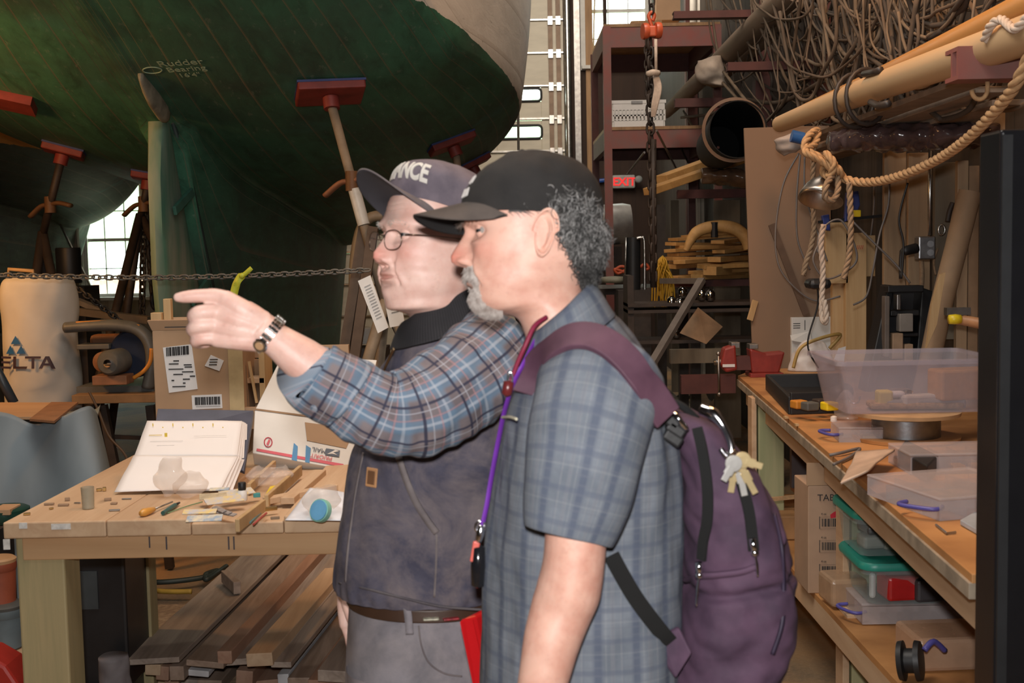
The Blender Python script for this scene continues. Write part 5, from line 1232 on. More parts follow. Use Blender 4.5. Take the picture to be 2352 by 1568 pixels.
# ---- cardboard carton
m_card = plain('brown_cardboard', (.40, .26, .155), .8, var=.12, nscale=5); m_cardd = plain('cardboard_inside', (.30, .19, .11), .85); m_lab = plain('white_label', (.66, .66, .66), .5, var=.05); m_ink = plain('black_ink', (.02, .02, .022), .6, bmp=0); m_tapeb = plain('tan_tape', (.52, .40, .22), .35)
YC = 4.22
cx0, cx1 = at(353, 850, YC).x, at(556, 850, YC).x; czt = at(450, 757, YC).z
cb = thing('cardboard_box', 'tall brown cardboard carton with white shipping labels, under the pointing hand', 'box', ((cx0+cx1)/2, YC+.12, ZT))
MB().box(((cx0+cx1)/2, YC+.13, (ZT+czt)/2), (cx1-cx0, .26, czt-ZT)).build('carton', m_card, cb, bevel=.003)
MB().poly([(cx0-.012, YC-.012, czt+.035), (cx1+.012, YC-.012, czt+.035), (cx1, YC, czt), (cx0, YC, czt)], (0, .014, .002)).build('flap', m_card, cb)
MB().poly([(cx0-.012, YC+.27, czt+.03), (cx1+.012, YC+.27, czt+.03), (cx1, YC+.258, czt), (cx0, YC+.258, czt)], (0, .006, 0)).build('flap', m_card, cb)
MB().poly([(cx0-.014, YC, czt+.03), (cx0-.014, YC+.26, czt+.03), (cx0, YC+.26, czt), (cx0, YC, czt)], (.004, 0, 0)).build('flap', m_card, cb)
MB().poly([(cx1+.014, YC, czt+.03), (cx1+.014, YC+.26, czt+.03), (cx1, YC+.26, czt), (cx1, YC, czt)], (-.004, 0, 0)).build('flap', m_card, cb)
MB().prect(531, 790, 556, 1010, YC-.004, .004).build('tape', m_tapeb, cb)
def label_poly(pts, parent, Y, name='label', mat=None):
    P_ = [at(x, y, Y) for x, y in pts]; return MB().poly(P_, (0, .0015, 0)).build(name, mat or m_lab, parent)
l1 = label_poly([(374, 798), (440, 790), (454, 893), (388, 902)], cb, YC-.0025); l2 = label_poly([(440, 908), (509, 905), (511, 937), (442, 940)], cb, YC-.0025); l3 = label_poly([(484, 815), (514, 828), (504, 852), (470, 840)], cb, YC-.0025)
def barcode(parent, x0, y0, x1, y1, Y, n, skew=0, seed=1):
    g = random.Random(seed); mb = MB(); x = x0
    while x < x1:
        w_ = g.uniform(.8, 3.2); mb.prect(x, y0-(x-x0)*skew, min(x+w_, x1), y1-(x-x0)*skew, Y, .001); x += w_+g.uniform(.9, 2.6)
    return mb.build('barcode', m_ink, parent)
barcode(l1, 382, 798, 434, 818, YC-.0040, 1, .09, 3); barcode(l2, 448, 912, 505, 930, YC-.0040, 1, .03, 4)
tx = MB(); g_ = random.Random(5)
for x0, y0, x1 in ((398, 827, 411), (387, 846, 421), (422, 836, 440), (424, 841, 441), (418, 852, 444), (398, 858, 420), (394, 872, 400), (420, 869, 436), (436, 862, 448), (420, 878, 426), (396, 886, 426), (388, 834, 410)):
    tx.prect(x0, y0, x1, y0+3, YC-.0040, .001)
tx.build('small_print', m_ink, l1)
tx = MB(); tx.prect(450, 932, 506, 933.5, YC-.004, .001); tx.build('small_print', m_ink, l2); tx = MB()
for k in range(3): tx.prect(482-k, 824+6*k, 500-k, 826+6*k, YC-.004, .001)
tx.build('small_print', m_ink, l3)
MB().prect(378, 749, 440, 752.5, YC-.0135, .001).build('print_line', m_ink, cb)
tag(MB().prect(376, 686, 391, 735, YC+.07, .03).build('wood_block', m_fresh, bevel=.002), 'small upright pine block sticking out of the cardboard carton', 'wood block')
tag(MB().prect(346, 718, 370, 738, YC+.05, .04).build('wood_block', m_fresh, bevel=.002), 'short pale wood offcut at the left rim of the cardboard carton', 'wood block')
# wooden tray box behind with slats
wbx = thing('crate', 'open wooden crate with thin slats between the carton and the white box', 'crate', tuple(at(590, 1010, 4.35)))
MB().prect(556, 825, 606, 985, 4.42, .02).build('back', m_card, wbx)
MB().prect(600, 800, 606, 985, 4.30, .14).build('side', m_fresh, wbx)
MB().bar(at(572, 830, 4.28), at(590, 925, 4.28), .012, .008).build('slat', m_fresh, wbx); MB().prect(556, 868, 606, 880, 4.3, .1).build('shelf', m_pine, wbx)
MB().prect(556, 935, 606, 985, 4.24, .02).build('front', m_card, wbx)
tag(MB().prect(560, 792, 800, 822, 4.44, .03).build('board', m_card), 'brown board standing behind the white mailing box', 'board')
# ---- white mailing box, leaning
m_wb = plain('white_carton', (.68, .66, .62), .6, var=.10, nscale=6); m_red = plain('print_red', (.62, .06, .09), .5, bmp=0); m_tape = plain('blue_tape', (.03, .20, .42), .5, bmp=0); m_eag = plain('print_navy', (.05, .07, .11), .5, bmp=0)
wq = [at(580, 1040, 3.98), at(800, 1080, 3.98), at(862, 826, 4.22), at(650, 815, 4.22), at(586, 942, 4.08)]
wbn = (wq[1]-wq[0]).cross(wq[3]-wq[0]).normalized(); wbn = wbn if wbn.y > 0 else -wbn
def wplane(px, py, off=0):
    d = ray(px, py).normalized(); t = (wq[0]-CAM).dot(wbn)/d.dot(wbn); return CAM+d*t-wbn*off
mx = thing('mailing_box', 'white cardboard mailing box tipped on its side with red stripe and blue tape', 'box', tuple(wq[0]))
f_pts = [(580, 1040), (800, 1080), (866, 826), (648, 815), (585, 942)]
MB().poly([wplane(*p) for p in f_pts], wbn*.16).build('carton', m_wb, mx, bevel=.003)
MB().poly([wplane(585, 942, .001), wplane(586, 938, .001), wplane(816, 968, .001), wplane(815, 972, .001)], wbn*-.001).build('crease', m_cardd, mx)
MB().poly([wplane(*p, .0015) for p in ((589, 1036), (790, 1073), (789, 1066), (590, 1030))], wbn*-.001).build('stripe', m_red, mx)
for pts in (((675, 1018), (684, 1026), (682, 1060), (670, 1057)), ((703, 1023), (714, 1030), (711, 1064), (701, 1062))):
    MB().poly([wplane(x, y, .003) for x, y in pts], wbn*-.001).build('blue_tape', m_tape, mx)
wx = (wplane(700, 1040)-wplane(600, 1022)).normalized(); wy = -wbn.cross(wx)
wy = wy if wy.z > 0 else -wy
def wtext(t_, px, py, size, mat_, flip=True, nm='lettering'):
    x, y = (-wx, -wy) if flip else (wx, wy); text_part(t_, nm, mat_, mx, frame(wplane(px, py, .0035), x, y), size, .0004)
wtext('PRIORITY', 734, 1049, .020, m_red); wtext('MAIL', 733, 1034, .022, m_eag)
MB().poly([wplane(*p, .002) for p in ((749, 1030), (781, 1035), (779, 1050), (747, 1045))], wbn*-.001).build('eagle_panel', m_eag, mx)
MB().poly([wplane(*p, .0035) for p in ((751, 1044), (770, 1034), (779, 1037), (766, 1040), (775, 1046), (763, 1043))], wbn*-.001).build('eagle_mark', m_wb, mx)
MB().tube([wplane(616+9*math.cos(a), 1016+11*math.sin(a), .002) for a in np.linspace(0, 6.28, 13)[:-1]], .0018, 5, closed=True).build('round_mark', m_red, mx)
MB().poly([wplane(*p, .002) for p in ((612, 1020), (618, 1008), (621, 1012), (616, 1024))], wbn*-.001).build('round_mark', m_red, mx)
MB().poly([wplane(*p, .001) for p in ((700, 970), (815, 985), (795, 1030), (705, 1012))], wbn*-.001).build('brown_patch', m_card, mx)
# ---- binder with papers on the slope
m_bind = plain('navy_binder', (.07, .075, .11), .5); m_pap = plain('paper_white', (.80, .76, .74), .7, var=.05, nscale=4); m_yel = plain('highlighter', (.85, .62, .08), .6, bmp=0); m_pen = plain('faint_pencil', (.52, .50, .50), .8, bmp=0)
bd = thing('binder', 'dark ring binder lying open on a slope, stuffed with white papers', 'binder', tuple(on_t(420, 1110)))
MB().poly([at(362, 938, 3.96), at(582, 942, 3.98), at(560, 1082, 3.70), at(352, 1000, 3.86)], (.0, .012, -.012)).build('cover', m_bind, bd, bevel=.002)
def sheet(c4_, n=16, bul=.004, th=.0012, seed=0, name='sheet', mat=None, parent=None):
    G = np.zeros((n, n, 3)); p = [np.array(v) for v in c4_]
    for i in range(n):
        for j in range(n):
            u, v = j/(n-1), i/(n-1); G[i, j] = (p[0]*(1-u)+p[1]*u)*(1-v)+(p[3]*(1-u)+p[2]*u)*v
    nn = np.cross(p[1]-p[0], p[3]-p[0]); nn /= np.linalg.norm(nn); G += nn*(wav(G, (4, 4, 4), seed)*bul)[..., None]
    return MB().grid(G).build(name, mat or m_pap, parent, smooth=True, solid=th)
for k in range(5):
    o = .006*k; sheet([at(338+4*k, 966+k, 3.86+.01*k), at(556+3*k, 966+2*k, 3.86+.01*k), at(545+5*k, 1046+3*k, 3.72+.01*k), at(308+3*k, 1048+2*k, 3.72+.01*k)], bul=.003, seed=k, name='page', parent=bd)
for k in range(4):
    sheet([at(307+2*k, 1046+2*k, 3.715+.008*k), at(546+5*k, 1046+2*k, 3.715+.008*k), at(508+9*k, 1124+1*k, 3.572+.012*k), at(262+4*k, 1128-2*k, 3.575+.008*k)], bul=.006, seed=20+k, name='page', parent=bd)
mk = MB()
for k in range(8): 
    x = 350+23*k; mk.prect(x, 972+(k % 2)*8, x+2, 979+(k % 2)*8, 3.83, .001)
mk.build('highlighter_mark', m_yel, bd)
mk = MB(); mk.prect(342, 998, 372, 1000, 3.795, .001); mk.prect(378, 994, 384, 1003, 3.795, .001); mk.build('highlighter_mark', m_yel, bd)
pk = MB(); 
for x0, y0, x1, Yp in ((345, 1012, 420, 3.775), (445, 1000, 520, 3.79), (360, 1022, 400, 3.76)): pk.prect(x0, y0, x1, y0+1.2, Yp, .001)
pk.build('pencil_line', m_pen, bd)
# ---- clutter on the bench
m_bag = clear('clear_bag_plastic', (1, .98, .96), .15, .26, (.72, .66, .62))
def plastic_bag(px, py, w_, h_, d_, label, seed, parent=None, mt=None):
    p = on_t(px, py); g = np.random.default_rng(seed); nv, nu = 26, 40; G = np.zeros((nv, nu, 3))
    for i in range(nv):
        f = i/(nv-1); r_ = (math.sin(min(1, f*1.25+.1)*math.pi*.62))*(1-.45*max(0, f-.55)/.45)
        for j in range(nu):
            a = 2*math.pi*j/nu; G[i, j] = (p.x+w_/2*r_*math.cos(a)+(f-.5)*.02, p.y+d_/2*r_*math.sin(a), p.z+.002+h_*f)
    G = wrinkle(G, .009*min(1, w_*8), (14, 14, 9), seed); G[..., 2] = np.maximum(G[..., 2], p.z+.001)
    return tag(MB().grid(G, True, cap0=True).build('plastic_bag', mt or m_bag, smooth=True), label, 'plastic bag')
plastic_bag(392, 1142, .095, .115, .07, 'tall crumpled clear bag standing on the loose papers of the bench', 1)
plastic_bag(437, 1143, .105, .075, .08, 'low peaked clear bag beside the taller one on the bench', 2)
plastic_bag(620, 1115, .15, .06, .10, 'crumpled clear bag with small parts behind the black-capped bottle', 3)
gc = on_t(203, 1168)
gp = thing('tumbler', 'cloudy plastic tumbler standing near the left end of the bench', 'cup', tuple(gc))
MB().lathe(gc, [(.012, .001), (.0165, .002), (.0185, .062), (.0175, .062), (.0155, .006), (.012, .005)], 24).build('cup', clear('cloudy_tumbler', (.95, .95, .9), .2, .5, (.45, .42, .34)), gp, smooth=True, auto=40)
m_hndl = plain('amber_handle', (.62, .30, .06), .35); m_stl = metal('tool_steel', (.45, .44, .43), .4); m_dgreen = plain('dark_green_plastic', (.03, .10, .09), .35); m_dwood = plain('dusty_offcut', (.33, .22, .14), .8); m_brass = metal('brass_screw', (.6, .42, .18), .35)
tl = thing('screwdriver', 'screwdriver with amber wooden handle lying on the bench', 'screwdriver', tuple(on_t(340, 1178)))
MB().tube([on_t(322, 1180, .010), on_t(330, 1177, .011), on_t(342, 1173, .011), on_t(354, 1169, .010)], [.006, .0115, .010, .006], 14, smooth=4).build('handle', m_hndl, tl, smooth=True)
MB().tube([on_t(354, 1169, .010), on_t(396, 1152, .009)], .0025, 8).build('shaft', m_stl, tl, smooth=True)
pe = thing('marker', 'dark green marker pen lying beside the amber-handled screwdriver', 'pen', tuple(on_t(385, 1168)))
MB().tube([on_t(374, 1178, .008), on_t(402, 1160, .008)], [.006, .007], 10).build('barrel', m_dgreen, pe, smooth=True, auto=40); MB().tube([on_t(402, 1160, .008), on_t(412, 1154, .008)], [.005, .003], 10).build('tip', m_rubber, pe, smooth=True)
tag(MB().tube([on_t(384, 1178, .003), on_t(430, 1162, .004), on_t(465, 1152, .003)], .0015, 6, smooth=5).build('green_wire', plain('green_wire', (.15, .28, .14), .5), smooth=True), 'thin green wire trailing across the middle of the bench', 'wire')
for (px, py, w_, d_, h_, a, m__, nm, lb) in (
    (113, 1160, .028, .008, .006, .1, m_dwood, 'wood_scrap', 'short grey stick, leftmost of the scraps on the bench'), (146, 1162, .030, .010, .006, .05, m_dwood, 'wood_scrap', 'flat brown stick left of the cloudy tumbler'),
    (155, 1150, .014, .010, .009, .4, m_dwood, 'wood_scrap', 'small dark wood chip behind the flat brown stick'), (62, 1183, .018, .010, .006, .2, m_brass, 'brass_fitting', 'brown brass fitting nearest the bench corner'),
    (118, 1170, .012, .006, .005, .6, m_brass, 'brass_screw', 'tiny brass screw below the short grey stick'), (178, 1157, .020, .004, .004, -.1, m_stl, 'steel_screw', 'shiny steel screw just left of the tumbler'),
    (248, 1150, .020, .008, .008, .3, m_dwood, 'wood_scrap', 'small wood scrap right behind the tumbler'), (262, 1158, .018, .012, .005, 0, m_dwood, 'wood_scrap', 'flat brown offcut right of the tumbler'),
    (291, 1147, .028, .008, .003, .05, m_stl, 'hacksaw_strip', 'thin dark steel blade near the papers'), (263, 1174, .030, .006, .005, .15, m_stl, 'drill_bit', 'drill bit lying in front of the flat brown offcut'),
    (228, 1128, .016, .010, .008, .5, m_brass, 'brass_fitting', 'upper of the small brass fittings left of the papers'), (240, 1128, .010, .009, .012, .2, m_brass, 'brass_fitting', 'round brass fitting touching the papers'),
    (590, 1142, .020, .014, .012, .2, plain('teal_plastic', (.05, .30, .30), .4), 'teal_stopper', 'small teal plastic cap near the seed packets'),
    (632, 1193, .024, .008, .008, .2, m_dwood, 'wood_scrap', 'dark scrap beside the white paper sheet'),
    (668, 1134, .014, .010, .010, .2, m_rubber, 'bolt', 'black bolt on the slanting board')):
    p = on_t(px, py); tag(MB().box(p+Vector((0, 0, h_/2+.001)), (w_, d_, h_), Matrix.Rotation(a, 3, 'Z')).build(nm, m__, bevel=.0015), lb, nm.replace('_', ' '))
# bottle with black cap
p = on_t(557, 1150); bo = thing('glue_bottle', 'small white glue bottle with black cap', 'bottle', tuple(p))
MB().lathe(p, [(.012, .001), (.014, .004), (.014, .026), (.009, .034)], 20).build('bottle', m_white, bo, smooth=True, auto=40); MB().lathe(p, [(.0105, .032), (.0115, .034), (.0115, .052), (.010, .054)], 20).build('cap', m_rubber, bo, smooth=True, auto=40)
# low tray of boards: dividers and slanting battens
for (a, b_, h_, t_, lb) in (((545, 1207, .0), (606, 1160, .0), .034, .012, 'pine divider board standing on edge, nearest the front of the bench'), ((612, 1150, 0), (690, 1080, 0), .034, .012, 'longer pine divider board running back towards the white box'),
    ((572, 1120, 0), (630, 1066, 0), .026, .012, 'rear pine divider board behind the black-capped bottle'), ((660, 1150, 0), (735, 1085, 0), .02, .04, 'flat pine batten slanting behind the white paper')):
    tag(MB().bar(on_t(a[0], a[1], h_/2), on_t(b_[0], b_[1], h_/2), t_, h_).build('divider_board', m_fresh if t_ != .04 else m_pine, bevel=.002), lb, 'board')
tag(MB().bar(on_t(610, 1150, .012), on_t(770, 1118, .012), .03, .018).build('batten', m_pine, bevel=.002), 'pale batten lying crosswise under the black bolt', 'board')
yt = on_t(625, 1140); tag(MB().poly([on_t(606, 1148, .003), on_t(622, 1150, .003), on_t(642, 1120, .012), on_t(620, 1124, .012)], (0, 0, .010)).build('yellow_spreader', plain('bright_yellow_plastic', (.85, .62, .02), .4), bevel=.002), 'bright yellow plastic spreader on the bench', 'spreader')
# seed-packet like sachets and brushes fanned out
m_sach = [plain('sachet_yellow', (.72, .55, .22), .5, var=.4, nscale=60, alt=(.5, .5, .55)), plain('sachet_blue', (.30, .38, .48), .5, var=.4, nscale=60, alt=(.7, .62, .45)), plain('sachet_grey', (.34, .30, .28), .5, var=.4, nscale=70), plain('sachet_tan', (.55, .45, .30), .5, var=.3, nscale=50)]
k = 0
for (px, py, l_, w_, a, mi, lb) in ((470, 1196, .075, .028, 5, 1, 'blue printed sachet at the front edge of the bench'), (520, 1188, .06, .012, -38, 2, 'dark slim packet, frontmost of the fanned ones'), (512, 1186, .06, .012, -46, 2, 'dark slim packet in the middle of the fan'),
    (504, 1184, .06, .012, -55, 2, 'dark slim packet at the back of the fan'), (515, 1165, .085, .03, 30, 0, 'yellow printed packet on the fanned ones'), (545, 1150, .08, .03, 34, 0, 'yellow and grey packet leaning towards the glue bottle'), (490, 1162, .06, .028, 14, 3, 'tan packet with a ring behind the blue one'),
    (505, 1148, .045, .014, 4, 1, 'bright blue strip behind the yellow packet'), (460, 1205, .07, .02, 3, 0, 'yellow edged sachet at the very front edge')):
    p = on_t(px, py); k += 1
    tag(MB().box(p+Vector((0, 0, .004+.0035*k)), (l_*1.25, w_*1.25, .003), Matrix.Rotation(R(a), 3, 'Z') @ Matrix.Rotation(R(16), 3, 'X')).build('packet', m_sach[mi], bevel=.001), lb, 'packet', 'printed packets on the bench')
for (a, b_, r_, m__, lb) in (((566, 1198), (588, 1172), .004, m_dgreen, 'dark green pencil in the divider tray'), ((574, 1200), (600, 1176), .003, plain('teal_pencil', (.10, .25, .28), .4), 'teal pencil next to the dark green one'), ((582, 1204), (612, 1178), .003, plain('red_pencil', (.42, .06, .05), .4), 'red pencil in the divider tray')):
    tag(MB().tube([on_t(*a, .005), on_t(*b_, .006)], r_, 6).build('pencil', m__), lb, 'pencil', 'pencils in the divider tray')
tag(MB().box(on_t(620, 1168, .006), (.04, .012, .01), Matrix.Rotation(.5, 3, 'Z')).build('scraper', m_brass, bevel=.002), 'brass scraper behind the red pencil', 'scraper')
# white paper with roll of tape in a bag
tag(sheet([on_t(655, 1195, .004), on_t(790, 1195, .004), on_t(790, 1130, .05), on_t(712, 1120, .045)], bul=.002, name='paper_sheet', mat=plain('bluish_paper', (.74, .76, .82), .6)), 'folded white paper sheet under the bagged blue tape roll', 'paper')
rt = thing('tape_roll', 'blue and green tape roll inside a clear bag', 'tape', tuple(on_t(735, 1172, .004)))
rc = on_t(735, 1172, .030); MB().lathe(rc, [(.014, -.008), (.027, -.008), (.027, .008), (.014, .008)], 28, (-.5, -.8, .35)).build('roll', plain('sky_blue_tape', (.16, .42, .68), .4), rt, smooth=True, auto=40)
MB().lathe(rc, [(.027, -.010), (.031, -.010), (.031, .005), (.027, .005)], 28, (-.5, -.8, .35)).build('green_layer', plain('mint_green_tape', (.30, .62, .50), .4), rt, smooth=True, auto=40)
plastic_bag(740, 1190, .10, .085, .07, 'clear bag wrapped round the blue tape roll', 12)
# ================================================================ behind and beside the bench
m_tarp = plain('grey_blue_tarp', (.22, .27, .30), .55, var=.22, nscale=5, scale=(1, 1, .4)); m_ply = wood('plywood_sheet', (.52, .34, .20), (.44, .27, .15), 0, 4, knots=False); m_hard = plain('hardboard', (.30, .15, .075), .7)
nu, nv = 60, 50; G = np.zeros((nv, nu, 3)); YD = 4.7
tops = [(-170, 925), (-60, 938), (20, 950), (75, 975), (130, 962), (190, 936), (214, 934), (222, 945)]
bots = [(-170, 1500), (-60, 1500), (20, 1480), (80, 1450), (150, 1400), (230, 1360), (280, 1330), (300, 1300)]
tt_ = crn(tops, nu); bb_ = crn(bots, nu)
for i in range(nv):
    f = i/(nv-1)
    for j in range(nu):
        u = j/(nu-1); Yv = YD-.10*math.sin(u*9+f*1.5)*f-.12*f+.30*u**5
        px_ = tt_[j][0]*(1-f)+bb_[j][0]*f; py_ = tt_[j][1]*(1-f)+bb_[j][1]*f; G[i, j] = at(px_, py_, Yv)
G = G+np.array([0, 1.0, 0])*(wav(G, (2.5, 2.5, .9), 33)*.028)[..., None]; G[..., 2] = np.maximum(G[..., 2], .01)
# top sheet running back
Tp = np.zeros((10, nu, 3))
for i in range(10): Tp[i] = G[0]+np.array([-.02, .065, 0])*(9-i); Tp[i, :, 2] = G[0, :, 2]*(1-min(1, (9-i)/3))+.925*min(1, (9-i)/3)
tarp = tag(MB().grid(np.concatenate([Tp[:-1], G])).build('tarp', m_tarp, smooth=True, solid=.003), 'grey blue tarp draped over a low bench at the left edge', 'tarp')
hb_ = thing('side_table', 'low table hidden under the grey blue tarp', 'table', (-2.3, YD+.45, 0))
zt_ = at(60, 980, YD+.1).z
MB().box((-2.42, YD+.50, zt_-.08), (.9, .7, .04)).build('top', m_ply, hb_)
for x in (-2.75, -2.05):
    for y in (.25, .75): MB().box((x, YD+y, (zt_-.08)/2), (.06, .06, zt_-.08)).build('leg', m_ply, hb_)
tag(MB().poly([atz(-40, 962, .965), atz(100, 964, .965), atz(150, 930, .965), atz(-10, 930, .965)], (0, 0, .012)).build('plywood_piece', m_ply, bevel=.001), 'pale plywood piece lying on top of the tarp', 'plywood')
tag(MB().poly([atz(68, 967, .980), atz(125, 972, .980), atz(180, 928, .980), atz(118, 928, .980)], (0, 0, .010)).build('hardboard_piece', m_hard, bevel=.001), 'brown hardboard piece on the pale plywood over the tarp', 'board')
# dust collector bag
m_bagc = plain('canvas_bag', (.50, .47, .42), .85, var=.15, nscale=4); YDc = 6.0
dxc = at(62, 780, YDc).x; R_ = (at(170, 780, YDc).x-at(84, 780, YDc).x)
dc = thing('dust_collector', 'grey canvas dust collector bag with blue triangle logo, at the left edge', 'dust collector', (dxc, YDc+R_, 0))
zb, ztp = at(84, 925, YDc).z, at(84, 640, YDc).z
rg = []
for z, r_ in ((zb-.35, .97), (zb, .98), (zb+.1, 1.0), ((zb+ztp)/2, 1.0), (ztp-.12, 1.0), (ztp-.06, .98), (ztp-.02, .93), (ztp, .80), (ztp+.008, .45), (ztp+.01, .03)): rg.append(((dxc-R_*r_, YDc+R_, z), (dxc+R_*r_, YDc+R_, z), R_*r_, 1))
BGc, _ = loft(rg, 120, 110); BGc = wrinkle(BGc, .009, (3.5, 3.5, 2.2), 71)
MB().grid(BGc, True, cap0=True, cap1=True).build('bag', m_bagc, dc, smooth=True)
DB = BVHTree.FromPolygons([Vector(p) for p in BGc.reshape(-1, 3)], [(i*120+j, i*120+(j+1) % 120, (i+1)*120+(j+1) % 120, (i+1)*120+j) for i in range(109) for j in range(120)])
MB().lathe((dxc, YDc+R_, 0), [(R_*.9, .30), (R_*1.02, .32), (R_*1.02, zb-.30), (R_*.9, zb-.28)], 40).build('drum', metal('grey_drum', (.3, .3, .3), .5), dc, smooth=True, auto=40)
MB().box((dxc, YDc+R_, .15), (R_*1.8, R_*1.8, .3)).build('base', m_iron, dc)
m_lblue = plain('logo_blue', (.02, .12, .30), .6, bmp=0); m_lblk = plain('logo_dark', (.045, .022, .03), .6, bmp=0)
def dpatch(pts, mat_, nm):
    q = [on_bvh(DB, x, y, .012, YDc)[0] for x, y in pts]; return MB().poly(q, (0, .002, 0)).build(nm, mat_, dc)
for tri in (((39, 771), (29, 790), (50, 790)), ((28, 793), (19, 812), (37, 812)), ((51, 793), (41, 812), (61, 812))): dpatch(tri, m_lblue, 'logo_triangle')
def glyph(strokes, nm='logo_letter'):
    mb = MB()
    for s_ in strokes:
        q = [on_bvh(DB, x, y, .014, YDc)[0] for x, y in s_]; mb.poly(q, (0, .002, 0))
    return mb.build(nm, m_lblk, dc)
H0, H1_ = 818, 846
glyph([((3, 818), (30, 818), (30, 823), (3, 823)), ((3, 829), (28, 829), (28, 834), (3, 834)), ((3, 841), (30, 841), (30, 846), (3, 846))])
glyph([((35, 818), (41, 818), (41, 841), (35, 841)), ((35, 841), (65, 841), (63, 846), (35, 846))])
glyph([((60, 818), (94, 818), (94, 823), (60, 823)), ((74, 823), (80, 823), (80, 846), (74, 846))])
glyph([((104, 818), (110, 818), (97, 846), (90, 846)), ((104, 818), (112, 818), (125, 846), (117, 846)), ((99, 834), (117, 834), (119, 839), (97, 839))])
tag(MB().tube([at(20, 650, 6.2), at(20, 618, 6.2), at(76, 622, 6.2), at(78, 645, 6.2)], .010, 8).build('bent_wire', plain('tan_wire', (.40, .24, .10), .5), smooth=True), 'bent tan wire frame above the dust bag', 'frame')
tag(MB().tube([at(-34, 800, 5.6), at(4, 872, 5.6), at(32, 925, 5.6)], .022, 10).build('black_tube', plain('dark_blue_tube', (.03, .05, .07), .4), smooth=True), 'dark tube leaning across the front of the dust bag', 'tube')
# barrel and posts near the left window
tag(MB().lathe(at(160, 650, 8.3), [(.08, .0), (.083, .01), (.083, .23), (.08, .24)], 26).build('black_barrel', m_rubber, smooth=True, auto=40), 'glossy black barrel standing below the back window', 'barrel')
br_ = at(160, 650, 8.3); tag(MB().box((br_.x, 8.3, br_.z/2-.01), (.3, .3, br_.z-.02)).build('pedestal', m_iron), 'dark stand carrying the glossy black barrel', 'stand')
tag(MB().prect(60, 470, 84, 760, 14.0, .15).build('wood_post', m_tanw), 'brown wooden post left of the back window', 'post')
tag(MB().prect(112, 455, 172, 760, 15.2, .08).build('pale_plank', m_palew), 'pale weathered panel between the post and the window', 'panel')
tag(MB().bar(at(126, 490, 14.5), at(232, 706, 14.3), .02, .02).build('diagonal_rod', m_chrome), 'thin diagonal rod crossing in front of the back window', 'rod')
# band saw lying arm, motor, table
m_cast = plain('grey_cast_iron', (.11, .11, .10), .5); m_oran = plain('orange_paint', (.62, .24, .03), .5)
bs = thing('band_saw', 'old grey band saw with curved arm and orange wheel guard, behind the carton', 'band saw', tuple(at(265, 910, 6.0)))
MB().tube([at(150, 752, 6.0), at(210, 748, 6.0), at(270, 747, 6.0), at(315, 756, 6.0), at(342, 784, 6.0), at(350, 830, 6.0), at(340, 890, 6.0)], [.026, .028, .03, .03, .03, .03, .03], 12, smooth=6, flat=(1, 1.6)).build('arm', m_cast, bs, smooth=True)
MB().tube([at(348, 800, 5.94), at(345, 830, 5.94), at(330, 852, 5.94), at(306, 868, 5.94)], .010, 8, smooth=6).build('wheel_guard', m_oran, bs, smooth=True)
MB().tube([at(175, 741, 5.98), at(260, 738, 5.98), at(320, 748, 5.98)], .006, 8, smooth=5).build('arm_edge', m_oran, bs, smooth=True)
wc_ = at(308, 812, 6.05); MB().lathe(wc_, [(.005, -.02), (.11, -.02), (.12, -.01), (.12, .01), (.11, .02), (.005, .02)], 36, (0, 1, 0)).build('wheel', plain('dark_blue_wheel', (.012, .02, .045), .4), bs, smooth=True, auto=40)
mc_ = at(255, 832, 5.9); mo = MB().lathe(mc_, [(.02, -.04), (.05, -.035), (.062, -.02), (.062, .10), (.05, .12), (.02, .12)], 28, (0.15, 1, 0)).build('motor', m_cast, bs, smooth=True, auto=40)
MB().lathe(mc_+Vector((0, -.045, 0)), [(.010, -.012), (.019, -.010), (.021, 0), (.021, .01)], 20, (0, 1, 0)).build('motor_hub', m_ss, mo, smooth=True, auto=40)
MB().lathe(mc_+Vector((-.05, .06, .0)), [(.02, -.04), (.05, -.03), (.05, .06), (.02, .07)], 24, (0, 1, 0)).build('motor_cap', plain('rusty_orange', (.22, .09, .035), .6), mo, smooth=True, auto=40)
MB().prect(212, 862, 290, 885, 5.9, .12).build('motor_base', plain('rusty_wood', (.26, .12, .06), .7), bs, bevel=.003)
MB().prect(205, 768, 270, 800, 6.1, .1).build('gear_housing', plain('rusty_orange', (.22, .09, .035), .6), bs, bevel=.02)
MB().prect(176, 790, 250, 803, 6.0, .12).build('rail', m_cast, bs, bevel=.004)
MB().prect(176, 885, 352, 905, 6.0, .35).build('bed', m_cast, bs)
sw = thing('saw_bench', 'rough plank bench on dark iron legs carrying the band saw', 'bench', tuple(at(265, 1100, 6.1)))
MB().prect(165, 904, 356, 928, 5.9, .5).build('plank', plain('dusty_dark_plank', (.22, .13, .06), .8), sw, bevel=.003)
zsb = at(265, 928, 5.9).z
for x0, x1 in ((236, 300), (210, 190), (345, 380)):
    a = at(x0, 930, 6.1); b_ = at(x1, 930+130, 6.1); b_.z = .01; MB().bar(a, b_, .04, .04).build('leg', m_iron, sw)
MB().bar(at(170, 1000, 6.3), at(360, 1006, 6.3), .02, .02).build('stretcher', m_iron, sw)
tag(MB().tube([at(205, 900, 5.8), at(225, 940, 5.8), at(250, 1000, 5.8), at(285, 1040, 5.8), at(300, 1075, 5.8)], .006, 6, smooth=6).build('dangling_rope', plain('brown_cord', (.10, .06, .03))), 'brown cord hanging from the saw bench', 'rope')
tag(MB().bar(at(176, 690, 7.2), at(300, 740, 6.9), .04, .03).build('steel_pole', plain('dusty_steel', (.16, .14, .12), .6)), 'dusty steel pole lying behind the band saw', 'pole')
